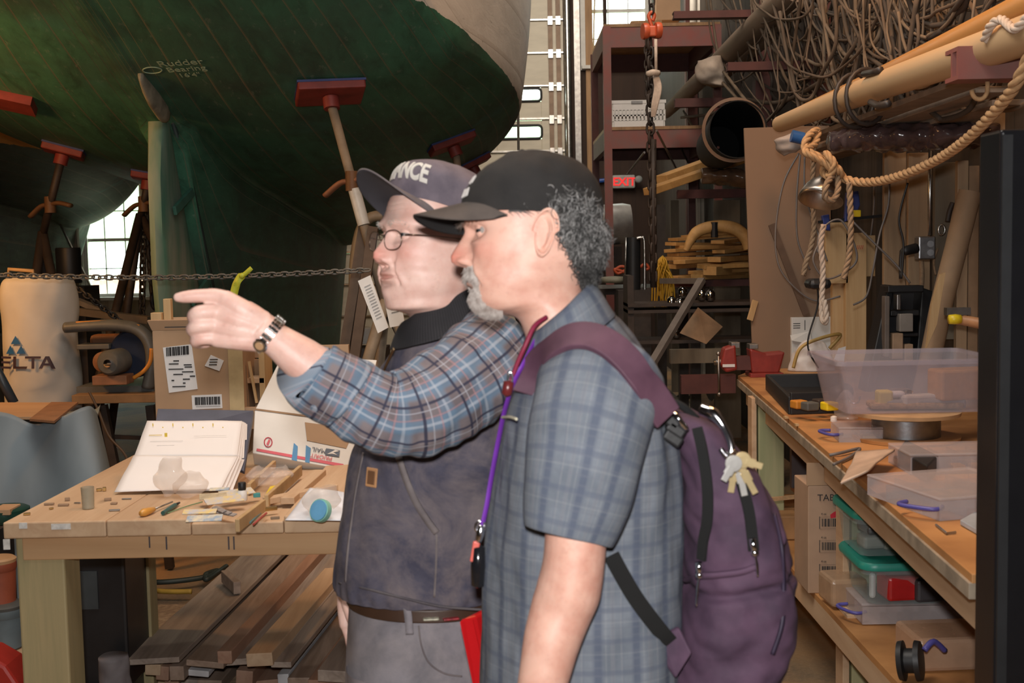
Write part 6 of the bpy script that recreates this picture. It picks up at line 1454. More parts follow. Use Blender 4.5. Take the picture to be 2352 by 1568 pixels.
tag(MB().bar(at(180, 715, 7.0), at(345, 735, 6.8), .05, .04).build('old_beam', plain('dark_dusty_wood', (.10, .075, .05), .8)), 'old dark beam under the steel pole behind the saw', 'beam')
# ---- chains
def chain_mb(pts, pitch, wire, wide=.42):
    P, _ = catmull([Vector(p) for p in pts], [0]*len(pts), 30); d = [0]
    for i in range(1, len(P)): d.append(d[-1]+(P[i]-P[i-1]).length)
    mb = MB(); n = int(d[-1]/pitch)
    for k in range(n):
        s_ = (k+.5)*pitch; i = max(1, next((q for q in range(len(d)) if d[q] >= s_), len(d)-1)); f = (s_-d[i-1])/max(1e-9, d[i]-d[i-1]); c = P[i-1].lerp(P[i], f); t = (P[i]-P[i-1]).normalized()
        up = Vector((0, 0, 1)) if abs(t.z) < .9 else Vector((1, 0, 0)); sd = t.cross(up).normalized(); u2 = sd.cross(t)
        wdir = (sd*.5+u2*.85).normalized() if k % 2 else (sd*.85-u2*.5).normalized()
        L2, W2_ = pitch*.68, pitch*wide; lp_ = []
        for q in range(12):
            a = 2*math.pi*q/12; ca, sa = math.cos(a), math.sin(a); lp_.append(c+t*(L2*math.copysign(abs(ca)**.7, ca))+wdir*(W2_*math.copysign(abs(sa)**.8, sa)))
        mb.tube(lp_, wire, 6, closed=True)
    return mb
YCh = 5.35
m_chain = plain('dull_chain_steel', (.16, .15, .13), .5)
tag(chain_mb([at(-60, 630, YCh), at(180, 636, YCh), at(400, 637, YCh), at(620, 631, YCh), at(850, 620, YCh)], .0275, .0042).build('barrier_chain', m_chain, smooth=True), 'dull steel barrier chain strung level across in front of the boats', 'chain')
rb_ = thing('ribbon', 'yellow green ribbon knotted on the barrier chain', 'ribbon', tuple(at(560, 640, YCh)))
m_rib = plain('lime_ribbon', (.52, .58, .05), .5)
ribbon([at(578, 615, YCh-.03), at(566, 626, YCh-.03), at(556, 634, YCh-.03)], [(0, -1, .3), (.3, -1, 0), (0, -1, 0)], .020, .001, 5).build('tail', m_rib, rb_, smooth=True)
ribbon([at(556, 632, YCh-.03), at(546, 645, YCh-.035), at(540, 662, YCh-.03), at(534, 690, YCh-.03)], [(.2, -1, 0), (-.3, -1, 0), (.3, -1, 0), (0, -1, 0)], .034, .001, 5).build('tail', m_rib, rb_, smooth=True)
MB().lathe(at(556, 633, YCh-.035), [(.002, -.014), (.012, -.006), (.012, .008), (.002, .014)], 10, (.4, 0, 1)).build('knot', m_rib, rb_, smooth=True)
m_chd = plain('dark_chain_iron', (.035, .028, .022), .6)
tag(chain_mb([at(352, 405, 8.8), at(346, 500, 8.8), at(350, 600, 8.8), at(360, 720, 8.8)], .085, .016).build('heavy_chain', m_chd, smooth=True), 'heavy dark chain hanging between the back window and the rudder', 'chain')
tag(chain_mb([at(330, 470, 8.6), at(328, 600, 8.6), at(326, 740, 8.6)], .05, .009).build('hanging_chain', m_chd, smooth=True), 'thinner dark chain hanging left of the heavy one', 'chain')
tag(chain_mb([at(160, 650, 6.6), at(215, 690, 6.5), at(290, 750, 6.4), at(325, 800, 6.4)], .035, .005).build('slack_chain', m_chd, smooth=True), 'slack chain sagging down over the band saw', 'chain')
# ================================================================ floor level, left
m_bl = plain('black_steel_cabinet', (.018, .018, .02), .4)
fc = thing('steel_cabinet', 'black steel cabinet on channel feet, under the bench', 'cabinet', tuple(at(220, 1480, 4.6)))
xq0, xq1 = at(110, 1350, 4.05).x, at(288, 1350, 4.05).x; zb_ = at(220, 1440, 4.6).z
MB().box(((xq0+xq1)/2, 4.18, .38), (xq1-xq0, .26, .50)).build('body', m_bl, fc, bevel=.01)
MB().bar((xq1-.06, 3.9, .06), (xq1-.06, 4.30, .06), .07, .11).build('channel_foot', m_bl, fc, bevel=.004); MB().bar((xq0+.1, 3.9, .06), (xq0+.1, 4.30, .06), .07, .11).build('channel_foot', m_bl, fc, bevel=.004)
MB().prect(150, 1312, 222, 1400, 4.045, .01).build('panel', plain('dark_slate_panel', (.05, .06, .065), .5), fc)
plb = plastic_bag(1, 1, .1, .1, .1, 'x', 5); bpy.data.objects.remove(plb)
G = np.zeros((16, 30, 3)); pc = at(256, 1395, 3.97)
for i in range(16):
    f = i/15
    for j in range(30): a = 2*math.pi*j/30; r_ = .055*(1-.15*f); G[i, j] = (pc.x+r_*math.cos(a), pc.y+r_*math.sin(a), .12+.16*f)
tag(MB().grid(wrinkle(G, .006, (14, 14, 8), 6), True, cap0=True, cap1=True).build('sack', plain('grey_sack', (.24, .22, .23), .7), smooth=True), 'small grey sack leaning against the black steel cabinet', 'sack')
sdm = plain('sawdust', (.40, .29, .18), .95, var=.35, nscale=40, alt=(.24, .16, .10)); G = np.zeros((40, 50, 3))
for i in range(40):
    for j in range(50):
        u, v = j/49, i/49*50/40; x = -2.1+1.7*u; y = 3.3+2.2*min(1, v); e = min(u, 1-u, v, 1-v)*4; G[i, j] = (x, y, max(0.001, .002+.035*min(1, max(0, e))))
G[..., 2] += np.clip(wav(G, (1.4, 1.4, 1), 8), -1, 1)*.014*(G[..., 2] > .02)
tag(MB().grid(G).build('sawdust', sdm, smooth=True), 'brown sawdust spread over the floor under the bench', 'sawdust', kind='stuff')
def floor_hose(pts, r_, mat_, label, nm='hose', z=None):
    return tag(MB().tube([atz(x, y, (z or r_)+r_) for x, y in pts], r_, 8, smooth=8).build(nm, mat_, smooth=True), label, 'hose')
floor_hose([(288, 1336), (380, 1336), (470, 1325), (500, 1310), (474, 1318), (476, 1330), (520, 1300)], .013, plain('dark_green_hose', (.03, .045, .04), .5), 'dark green hose running across the floor behind the lumber', z=.035)
floor_hose([(288, 1340), (330, 1352), (380, 1358), (440, 1358)], .012, plain('yellow_hose', (.45, .30, .05), .5), 'yellow hose on the floor just in front of the dark green one', z=.035)
floor_hose([(210, 1462), (240, 1440), (300, 1420), (335, 1395), (340, 1375), (318, 1368), (292, 1372)], .012, plain('black_hose', (.04, .05, .055), .5), 'black looped hose lying in the sawdust', z=.045)
floor_hose([(165, 1530), (180, 1505), (192, 1488)], .010, plain('black_hose', (.04, .05, .055), .5), 'short black hose end by the bench leg', z=.045)
# bucket, tins at the left edge
def pail(px0, px1, y0, y1, Y, mat_, nm, lb, cat, lid=None):
    c = at((px0+px1)/2, y1, Y); r_ = (at(px1, y1, Y)-at(px0, y1, Y)).x/2; h_ = at(px0, y0, Y).z-c.z; c.y += r_
    t = thing(nm, lb, cat, tuple(c)); MB().lathe(c, [(r_*.8, 0), (r_*.9, .005), (r_, h_), (r_*1.04, h_), (r_*1.04, h_-.02), (r_*.97, h_-.03)], 30).build('body', mat_, t, smooth=True, auto=35)
    MB().lathe(c, [(r_*1.03, h_-.004), (r_*1.05, h_+.01), (r_*.9, h_+.016), (.01, h_+.016)], 30).build('lid', lid or mat_, t, smooth=True, auto=35); return t, c, r_, h_
t_, c_b, r_b, h_b = pail(-45, 40, 1408, 1500, 3.9, plain('grey_blue_pail', (.13, .17, .19), .5), 'bucket', 'grey blue bucket at the left edge beside the bench leg', 'bucket', plain('grey_lid', (.07, .07, .065), .6))
for o in (t_,): pass
st = thing('stool', 'low stool under the grey blue bucket', 'stool', (c_b.x, c_b.y, 0))
MB().box((c_b.x, c_b.y, c_b.z-.02), (.3, .3, .036)).build('seat', m_ply, st)
for sx in (-1, 1):
    for sy in (-1, 1): MB().box((c_b.x+sx*.12, c_b.y+sy*.12, (c_b.z-.04)/2), (.03, .03, max(.02, c_b.z-.04))).build('leg', m_ply, st)
pail(-50, 24, 1300, 1395, 3.93, plain('rust_red_tin', (.28, .07, .035), .5), 'tin_can', 'rust red tin standing on the grey blue bucket', 'tin', plain('tan_lid', (.40, .24, .12), .6))
pail(-60, 44, 1186, 1210, 4.3, plain('dark_green_tin', (.01, .05, .035), .4), 'paint_tin', 'dark green paint tin behind the bench corner', 'tin')
pt = at(-10, 1215, 4.3); tag(MB().box((pt.x-.06, 4.4, pt.z/2-.01), (.06, .25, pt.z-.03)).build('pedestal', m_iron), 'dark block stand carrying the dark green paint tin', 'stand')
tag(MB().prect(-20, 1170, 22, 1184, 4.30, .10).build('wood_offcut', m_ply, bevel=.002), 'pale wood offcut lying on the dark green paint tin', 'wood block')
tag(MB().poly([at(-40, 1500, 3.3), at(12, 1530, 3.3), at(46, 1580, 3.3), at(40, 1700, 3.3), at(-40, 1700, 3.3)], (0, .12, 0)).build('red_toolbox', plain('tool_red', (.42, .03, .02), .4), bevel=.01), 'red metal toolbox corner at the bottom left', 'toolbox')
# ---- lumber pile under the bench
lum = [wood('walnut_brown_board', (.42, .31, .24), (.25, .175, .125), 1, 8), wood('grey_brown_board', (.44, .36, .30), (.25, .20, .165), 1, 8), wood('reddish_board', (.43, .27, .19), (.32, .18, .12), 1, 8), wood('pale_board', (.60, .44, .29), (.48, .33, .21), 1, 8), plain('white_board', (.62, .62, .64), .6)]
dirv = Vector((.055, 1, 0)).normalized()
boards = [ # near end centre px,py, height z of top, width, thickness, material, length, yaw offset, label
 (330, 1556, .07, .16, .05, 3, 2.4, 0, 'pale thick board at the left bottom of the lumber pile'), (392, 1545, .13, .05, .045, 2, 2.4, 0, 'narrow reddish batten next to the pale thick board'),
 (350, 1525, .20, .055, .04, 3, 1.2, .0, 'short pale block end lying on the left of the pile'), (345, 1512, .245, .20, .02, 1, 2.5, .02, 'wide grey brown board, leftmost of the wide ones on top'),
 (372, 1530, .19, .045, .05, 2, 2.3, 0, 'reddish square batten with its end grain showing'), (405, 1530, .20, .05, .05, 0, 2.3, 0, 'brown square batten right of the reddish one'),
 (440, 1538, .17, .12, .022, 4, 2.3, 0, 'board with a bluish ridged end, second from the front'), (470, 1518, .235, .13, .022, 0, 2.4, .03, 'dark brown board lying over the bluish ridged one'),
 (515, 1495, .27, .05, .045, 2, 2.5, .03, 'slim reddish batten leaning over the middle of the pile'), (560, 1540, .15, .06, .06, 2, 2.2, 0, 'round-cornered reddish piece below the wide boards'),
 (560, 1512, .23, .25, .022, 1, 2.6, .06, 'widest grey brown board in the middle of the pile'), (595, 1500, .275, .09, .045, 3, 1.1, .05, 'short pale plank on top of the widest board'),
 (645, 1520, .24, .07, .02, 1, 2.5, .06, 'grey brown board right of the short pale plank'), (650, 1548, .16, .04, .04, 4, 2.4, .06, 'white painted strip in the lumber pile'),
 (690, 1556, .17, .09, .07, 0, 2.4, .06, 'brown beam with rounded end right of the white strip'), (740, 1562, .18, .10, .05, 2, 2.4, .07, 'reddish board at the right of the pile by the jeans'),
 (770, 1540, .24, .12, .04, 1, 2.4, .07, 'grey brown board nearest the man in jeans'), (480, 1562, .08, .09, .05, 0, 2.3, 0, 'dark board at the bottom of the pile, in front'),
 (610, 1562, .09, .13, .05, 2, 2.3, .03, 'red brown board at the bottom centre of the pile'), (430, 1560, .06, .1, .04, 1, 2.3, 0, 'grey board half hidden at the bottom of the pile')]
for k, (px, py, z, w_, t_, mi, ln, ya, lb) in enumerate(boards):
    p = atz(px, py, z); d = (dirv+Vector((ya*.7, 0, 0))).normalized(); q = p+d*ln
    p.z -= t_/2; q.z = p.z+rnd.uniform(-.01, .02)
    tag(MB().bar(p, q, w_, t_, (rnd.uniform(-.12, .12), 0, 1)).build('lumber_board', lum[mi], bevel=.003), lb, 'board', 'lumber pile under the bench')
for (a, b_, lb) in (((516, 1302), (545, 1350), 'small brown wedge standing on the lumber pile'),):
    tag(MB().bar(atz(a[0], a[1]+20, .28), atz(b_[0], b_[1], .28), .03, .05).build('wood_wedge', lum[1], bevel=.003), lb, 'wood block')
# white printed papers and tripod legs right behind the man in the navy cap
for pts, Y, lb in ((((822, 645), (850, 632), (892, 752), (868, 765)), 5.0, 'white printed card leaning behind the pole, left one'), (((868, 622), (905, 608), (930, 745), (896, 752)), 5.1, 'white printed card leaning behind the navy cap man, right one')):
    o = tag(MB().poly([at(x, y, Y) for x, y in pts], (.0, .02, 0)).build('printed_card', m_white), lb, 'card')
    tx = MB(); (x0, y0), (x1, y1), (x2, y2), (x3, y3) = pts
    for q in range(12):
        f = .15+.055*q; ax_, ay_ = x0+(x3-x0)*f, y0+(y3-y0)*f; bx_, by_ = x1+(x2-x1)*f, y1+(y2-y1)*f
        tx.bar(at(ax_+(bx_-ax_)*.3, ay_+(by_-ay_)*.3, Y-.002), at(ax_+(bx_-ax_)*.8, ay_+(by_-ay_)*.8, Y-.002), .002, .003)
    tx.build('print_lines', plain('grey_print', (.45, .45, .45), .8), o)
for x0, x1, Y, lb in ((836, 792, 6.3, 'brown steel post leaning behind the barrier chain end'), (858, 818, 6.2, 'second brown leaning post nearer the pointing man')):
    a = at(x0, 520, Y); b_ = at(x1, 800, Y); d = b_-a; b2 = a+d*(a.z/(a.z-b_.z)); tag(MB().bar(a, b2, .06, .05).build('leaning_post', plain('dusty_brown_post', (.13, .095, .07), .7)), lb, 'post')
hd_ = thing('hand_truck', 'pale hand truck frame behind the stand pole', 'hand truck', tuple(at(820, 900, 6.8)))
MB().tube([at(812, 700, 6.8), at(815, 600, 6.8), at(828, 530, 6.8), at(850, 500, 6.8), at(880, 495, 6.8)], .03, 10, smooth=6).build('frame', plain('beige_enamel', (.26, .22, .16), .5), hd_, smooth=True)
MB().tube([at(812, 700, 6.8), at(806, 900, 6.8)], .03, 10).build('frame', plain('beige_enamel', (.26, .22, .16), .5), hd_, smooth=True)
tag(MB().lathe(at(826, 790, 6.5), [(.02, 0), (.06, .005), (.07, .05), (.07, .085), (.06, .09)], 24).build('enamel_basin', plain('pale_grey_enamel', (.34, .36, .36), .4), smooth=True, auto=40), 'pale grey basin behind the boat stand leg', 'basin')
bq = at(826, 792, 6.5); tag(MB().box((bq.x, 6.5, bq.z/2-.005), (.3, .25, bq.z-.012)).build('basin_stand', m_iron), 'dark box under the pale grey basin', 'stand')
# ================================================================ RIGHT HALF
ZB = .95
ORD = ['leftmost', 'second from the left', 'third from the left', 'fourth from the left', 'fifth from the left', 'sixth from the left', 'seventh from the left', 'eighth from the left', 'ninth from the left', 'tenth from the left', 'eleventh from the left', 'twelfth from the left', 'thirteenth from the left', 'fourteenth from the left', 'fifteenth from the left', 'rightmost']
def on_b(px, py, dz=0): return atz(px, py, ZB+dz)
m_bench = plain('stained_plywood_top', (.50, .245, .085), .6, var=.3, nscale=4, alt=(.32, .14, .045)); m_edge = plain('worn_grey_edge', (.36, .29, .21), .7, var=.4, nscale=14); m_green = wood('green_treated_post', (.42, .40, .22), (.31, .33, .17), 2, 8)
wbn2 = thing('workbench', 'long stained plywood workbench along the right wall on green treated posts', 'workbench', (1.5, 4.4, 0))
A_, B2_ = on_b(1695, 862), on_b(2249, 1332); dn = (A_-B2_)/(A_.y-B2_.y); N_ = B2_+dn*(2.37-B2_.y)
XW = 1.985
MB().poly([(A_.x, A_.y, ZB-.02), (N_.x, N_.y, ZB-.02), (XW, N_.y, ZB-.02), (XW, A_.y+.25, ZB-.02), (A_.x+.15, A_.y+.3, ZB-.02)], (0, 0, .02)).build('top', m_bench, wbn2, bevel=.002)
MB().bar(Vector((A_.x+.004, A_.y, ZB-.035)), Vector((N_.x+.004, N_.y, ZB-.035)), .02, .034).build('front_edge', m_edge, wbn2, bevel=.002)
MB().bar(Vector((A_.x+.06, A_.y, ZB-.10)), Vector((N_.x+.06, N_.y, ZB-.10)), .04, .09).build('front_rail', m_pine, wbn2)
# lower shelf
SA, SB = atz(1812, 1298, .40), atz(2062, 1568, .46); sdn = (SB-SA)/(SB.y-SA.y); S0 = SA+sdn*(5.9-SA.y); S1p = SA+sdn*(2.40-SA.y)
MB().add([S0, S1p, (XW, 2.40, S1p.z), (XW, 5.9, S0.z), S0-Vector((0, 0, .02)), S1p-Vector((0, 0, .02)), (XW, 2.40, S1p.z-.02), (XW, 5.9, S0.z-.02)], [(0, 1, 2, 3), (7, 6, 5, 4), (0, 4, 5, 1), (1, 5, 6, 2), (2, 6, 7, 3), (3, 7, 4, 0)]).build('lower_shelf', m_bench, wbn2)
MB().bar(S0+Vector((.02, 0, -.055)), S1p+Vector((.02, 0, -.055)), .04, .075).build('shelf_rail', m_pine, wbn2, bevel=.003)
pA = at(1767, 1000, 5.35); pB = at(1990, 1200, 3.92)
for p, w_ in ((pA, .115), (pB, .112), (Vector((pB.x, 2.6, 0)), .1)):
    MB().box((p.x+.01, p.y+.05, (ZB-.03)/2), (w_, .09, ZB-.032)).build('post', m_green, wbn2, bevel=.005)
    MB().box((p.x-w_/2-.008, p.y+.05, (ZB-.03)/2), (.022, .09, ZB-.032)).build('post_facing', m_pine, wbn2, bevel=.002)
for y in (3.0, 5.6): MB().box((1.93, y, (ZB-.02)/2), (.09, .09, ZB-.022)).build('post', m_green, wbn2)
def shz(y): return S0.z+(S1p.z-S0.z)*(5.9-y)/(5.9-2.40)
def on_s(px, py):
    z = .43
    for _ in range(5): p = atz(px, py, z); z = shz(p.y)
    return p
# ---- tall black cabinet at the right
m_blkcab = plain('black_enamel', (.012, .012, .014), .25, var=.15)
kx = at(2249, 800, 2.30).x; kz = at(2300, 298, 2.22).z
kc = thing('cabinet', 'tall glossy black cabinet cutting off the right side of the view', 'cabinet', (kx+.3, 2.26, 0))
MB().box((kx+.35, 2.26, kz/2), (.70, .10, kz)).build('door_leaf', m_blkcab, kc, bevel=.006, seg=3)
MB().box((kx+.36, 2.07, kz/2), (.66, .24, kz-.01)).build('body', m_blkcab, kc) if False else None
MB().box((kx+.011, 2.207, kz/2), (.018, .006, kz-.02)).build('edge_strip', plain('dark_grey_strip', (.02, .021, .023), .5), kc)  # slightly lighter strip down the left front edge
# ---- things on the bench, far to near
m_vise = plain('vise_red', (.27, .03, .022), .45, var=.3); m_viseg = metal('vise_steel', (.35, .33, .31), .4)
vz = thing('bench_vise', 'red bench vise bolted to the far corner of the right workbench', 'vise', tuple(on_b(1750, 868)))
Yv = on_b(1750, 866).y
MB().poly([at(1722, 800, Yv), at(1760, 812, Yv), at(1804, 808, Yv), at(1796, 838, Yv), at(1790, 858, Yv), at(1728, 858, Yv)], (0, .10, 0)).build('fixed_jaw', m_vise, vz, bevel=.01)
MB().poly([at(1664, 800, Yv), at(1690, 792, Yv), at(1694, 850, Yv), at(1668, 856, Yv), at(1656, 838, Yv)], (0, .09, 0)).build('moving_jaw', m_vise, vz, bevel=.01)
MB().prect(1690, 818, 1726, 850, Yv+.02, .06).build('slide', plain('dark_vise_slide', (.10, .03, .025), .5), vz); MB().prect(1660, 836, 1688, 843, Yv-.004, .004).build('name_plate', m_lab, vz)
MB().prect(1680, 786, 1700, 800, Yv+.01, .08).build('jaw_plate', m_viseg, vz, bevel=.003); MB().prect(1722, 790, 1742, 802, Yv+.01, .08).build('jaw_plate', m_viseg, vz, bevel=.003)
MB().tube([at(1640, 832, Yv+.04), at(1664, 830, Yv+.04)], .014, 12).build('screw', m_viseg, vz, smooth=True); hv = MB().tube([at(1650, 812, Yv+.03), at(1652, 905, Yv+.03)], .006, 8); dome(hv, at(1650, 812, Yv+.03), .011, (0, 0, 1)); dome(hv, at(1652, 905, Yv+.03), .011, (0, 0, 1)); hv.build('handle_bar', m_viseg, vz, smooth=True)
MB().prect(1724, 856, 1800, 868, Yv-.01, .14).build('base', m_vise, vz, bevel=.004)
# cardboard sheet
yq = 6.42
tag(MB().poly([at(1709, 294, yq), at(1905, 288, yq), at(1915, 850, yq), at(1730, 850, yq)], (0, .02, 0)).build('cardboard_sheet', plain('smooth_brown_cardboard', (.235, .150, .095), .75, var=.06, nscale=3), bevel=.002), 'tall brown cardboard sheet standing on end behind the vise', 'cardboard')
tag(MB().bar(at(1772, 515, 6.40), at(1852, 722, 6.40), .035, .012, (0, -1, 0)).build('wood_lath', plain('dark_slat', (.13, .075, .045), .7)), 'dark wooden slat slanting across the cardboard sheet', 'slat')
tag(MB().bar(at(1722, 735, 6.40), at(1735, 690, 6.41), .012, .03).build('yellow_stick', m_fresh), 'thin yellow stick at the left edge of the cardboard sheet', 'stick')
m_wire = plain('grey_wire', (.16, .14, .13), .5)
for k, (pts, Y, lb) in enumerate((([(1835, 352), (1800, 420), (1782, 520), (1786, 600), (1815, 650), (1870, 690), (1930, 680)], 5.9, 'grey wire loop hanging in front of the cardboard sheet, leftmost'), ([(1838, 355), (1830, 450), (1832, 550), (1860, 620)], 5.8, 'grey wire running down right of the leftmost loop'), ([(1848, 360), (1850, 450), (1880, 540), (1900, 600)], 5.7, 'grey wire sweeping from the blue tape towards the post'),
        ([(1880, 560), (1868, 600), (1900, 640), (1960, 610), (1965, 570), (1930, 505), (1885, 530), (1878, 580)], 5.0, 'thin wire loop round the upright pine post'), ([(1960, 510), (2010, 560), (2060, 610), (2090, 650)], 5.0, 'thin wire slanting right from the post top'),
        ([(1875, 640), (1878, 700), (1855, 790), (1880, 845)], 5.4, 'thin black cord falling over the white carton'), ([(2042, 400), (2040, 470), (2020, 540), (2005, 620), (1990, 680), (1960, 700)], 5.2, 'dark cord looping down the wall right of the post'), ([(2085, 420), (2065, 500), (2075, 560), (2070, 640)], 4.95, 'black cord from the plug down to the tool case'))):
    tag(MB().tube([at(x, y, Y) for x, y in pts], .0045 if k != 5 else .004, 6, smooth=8).build('wire', m_wire if k not in (5, 7) else m_rubber, smooth=True), lb, 'wire')
# white carton and bag
yb = on_b(1870, 846).y+.15
wc2 = thing('carton', 'white carton with torn flap on the bench behind the pine post', 'box', tuple(on_b(1870, 840)))
cwz = at(1870, 728, yb).z
MB().box(((at(1818, 800, yb).x+at(1925, 800, yb).x)/2, yb+.08, (ZB+cwz)/2), (at(1925, 800, yb).x-at(1818, 800, yb).x, .16, cwz-ZB)).build('body', m_wb, wc2, bevel=.003)
MB().poly([at(1815, 770, yb-.01), at(1860, 760, yb-.01), at(1866, 790, yb-.03), at(1818, 782, yb-.03)], (0, .003, 0)).build('flap', m_wb, wc2)
tx = MB(); 
for q in range(3): tx.prect(1822, 742+5*q, 1838, 744+5*q, yb-.001, .001)
tx.prect(1848, 735, 1849.5, 758, yb-.001, .001); tx.build('print_lines', m_ink, wc2)
G = np.zeros((20, 40, 3)); pc = on_b(1868, 852)
for i in range(20):
    f = i/19; r_ = math.cos(f*1.45)**.6
    for j in range(40): a = 2*math.pi*j/40; G[i, j] = (pc.x+.115*r_*math.cos(a), pc.y+.02+.07*r_*math.sin(a), ZB+.002+.155*f)
tag(MB().grid(wrinkle(G, .012, (9, 9, 9), 3), True, cap0=True, cap1=True).build('plastic_sack', plain('white_sack', (.62, .56, .52), .4, var=.15), smooth=True), 'rumpled white plastic sack in front of the white carton', 'sack')
tag(MB().tube([at(1905, 800, 5.5), at(1930, 768, 5.5), at(1880, 778, 5.48), at(1838, 800, 5.48), at(1822, 845, 5.48)], .008, 8, smooth=8).build('yellow_cable', plain('dull_yellow_cable', (.42, .27, .08), .5), smooth=True), 'yellow cable lying over the white plastic sack', 'cable')
# pine posts and clamp
yp = on_b(1950, 852).y
for (x0, y0, x1, y1, dy, lb) in ((1897, 510, 1950, 652, 0, 'short upright pine block at the top of the post on the bench'), (1913, 560, 1948, 850, .05, 'slim pine upright, left one of the pair on the bench'), (1943, 534, 1992, 850, 0, 'wide pine upright, right one of the pair on the bench'), (1988, 540, 2012, 635, .03, 'small pine block fixed right of the wide upright')):
    b0 = at(x0, y1, yp+dy); b1 = at(x1, y0, yp+dy); z0 = ZB if y1 == 850 else b0.z
    tag(MB().box(((b0.x+b1.x)/2, yp+dy+.03, (z0+b1.z)/2), (b1.x-b0.x, .045, b1.z-z0)).build('pine_upright', m_fresh, bevel=.003), lb, 'wood post')
tx = MB(); 
for q in range(4): tx.bar(at(1968+4*q, 572, yp-.006), at(1971+4*q, 563, yp-.006), .003, .002)
tag(tx.build('red_scribble', plain('red_crayon', (.5, .06, .04))), 'red crayon scribble on the wide pine upright', 'writing')
cl_ = thing('clamp', 'blue bar clamp with yellow tips gripping the pine post top', 'clamp', tuple(at(1930, 510, yp-.05)))
MB().bar(at(1880, 510, yp-.06), at(2080, 490, yp-.02), .02, .014).build('bar', m_rubber, cl_)
MB().poly([at(1888, 495, yp-.07), at(1905, 492, yp-.07), at(1908, 530, yp-.07), at(1893, 528, yp-.07)], (0, .03, 0)).build('jaw', plain('clamp_blue', (.03, .05, .22), .4), cl_, bevel=.004)
MB().poly([at(1945, 442, yp-.07), at(1972, 438, yp-.07), at(1976, 470, yp-.07), at(1964, 500, yp-.07), at(1940, 510, yp-.07)], (0, .03, 0)).build('handle', plain('clamp_blue', (.03, .05, .22), .4), cl_, bevel=.004)
MB().prect(1960, 482, 1978, 498, yp-.08, .03).build('tip', plain('bright_yellow_plastic', (.85, .62, .02)), cl_, bevel=.004)
tag(MB().poly([at(1926, 800, yp-.05), at(1943, 795, yp-.05), at(1938, 836, yp-.05), at(1915, 828, yp-.05)], (0, .003, 0)).build('paper_tag', m_lab), 'crumpled white tag taped to the foot of the pine post', 'paper')
# ropes, knot, lamp
m_rope = plain('tan_rope', (.50, .30, .145), .85, var=.3, nscale=60); m_roped = plain('dusty_rope', (.30, .20, .12), .9, var=.3, nscale=60); m_ropew = plain('pale_rope', (.62, .50, .40), .8, var=.2, nscale=60)
def rope(pts, r_, mat_, name, label=None, parent=None, cat='rope', twist=260, group=None):
    P, _ = catmull([Vector(p) for p in pts], [0]*len(pts), 22); mb = MB(); n = len(P); d = 0
    S = [[], [], []]; nrm = Vector((0, -1, 0))
    for i, p in enumerate(P):
        t = (P[min(i+1, n-1)]-P[max(0, i-1)]).normalized(); nrm = (nrm-t*nrm.dot(t)); nrm = nrm.normalized() if nrm.length > 1e-5 else t.orthogonal().normalized(); bn = t.cross(nrm)
        if i: d += (P[i]-P[i-1]).length
        for k in range(3):
            a = d*(1/r_)*.9+k*2.094; S[k].append(p+(nrm*math.cos(a)+bn*math.sin(a))*r_*.48)
    for k in range(3): mb.tube(S[k], r_*.58, 7)
    o = mb.build(name, mat_, parent, smooth=True)
    if label: tag(o, label, cat, group)
    return o
rt_ = thing('mooring_rope', 'thick tan rope sweeping from the red beam down to a knot above the lamp', 'rope', tuple(at(1900, 420, 4.6)))
rope([at(2372, 110, 3.15), at(2335, 190, 3.2), at(2290, 250, 3.35), at(2220, 320, 3.6), at(2150, 368, 3.9), at(2070, 403, 4.2), at(2000, 418, 4.45), at(1945, 412, 4.6), at(1912, 385, 4.65)], .0165, m_rope, 'main_run', parent=rt_)
rope([at(1912, 385, 4.65), at(1880, 360, 4.62), at(1848, 340, 4.62), at(1858, 312, 4.65), at(1878, 300, 4.7), at(1872, 330, 4.66), at(1850, 348, 4.6), at(1890, 372, 4.6), at(1915, 392, 4.6)], .014, m_rope, 'knot_loop', parent=rt_)
rope([at(1895, 350, 4.6), at(1915, 375, 4.57), at(1905, 405, 4.6), at(1890, 392, 4.66), at(1902, 366, 4.64), at(1925, 388, 4.58), at(1935, 408, 4.62)], .014, m_rope, 'knot_loop', parent=rt_)
rope([at(1915, 400, 4.6), at(1898, 425, 4.56), at(1896, 452, 4.56), at(1912, 460, 4.57), at(1924, 440, 4.58), at(1925, 405, 4.6)], .012, m_roped, 'knot_loop', parent=rt_)
rope([at(1870, 330, 4.75), at(1868, 380, 4.78), at(1866, 450, 4.8), at(1870, 520, 4.8), at(1862, 570, 4.8), at(1852, 600, 4.8), at(1845, 632, 4.8)], .011, m_roped, 'dangling_rope', 'dusty rope hanging left of the lamp, ending in a dark loop')
rope([at(1950, 420, 4.5), at(1953, 470, 4.5), at(1954, 540, 4.5), at(1950, 590, 4.5), at(1942, 622, 4.5), at(1938, 640, 4.5)], .0115, m_roped, 'dangling_rope', 'brown rope end hanging straight down right of the lamp')
rope([at(1892, 516, 4.9), at(1886, 560, 4.9), at(1890, 620, 4.9), at(1888, 680, 4.9), at(1888, 725, 4.88), at(1895, 740, 4.86), at(1898, 725, 4.85), at(1893, 690, 4.86)], .012, m_ropew, 'dangling_rope', 'pale white rope hanging in front of the pine post')
lm = thing('clamp_lamp', 'dented aluminium clamp lamp shade hanging under the knot', 'lamp', tuple(at(1885, 440, 4.72)))
lax = Vector((-.25, -.35, -.9)); lc = at(1896, 398, 4.72)
MB().lathe(lc, [(.012, -.01), (.02, 0), (.024, .02), (.045, .035), (.066, .06), (.082, .095), (.086, .115), (.083, .115), (.062, .062), (.04, .038)], 32, lax).build('shade', metal('dull_aluminium', (.50, .46, .42), .35), lm, smooth=True)
MB().lathe(lc, [(.012, -.05), (.017, -.045), (.017, .0), (.012, .01)], 20, lax).build('socket', m_rubber, lm, smooth=True, auto=40)
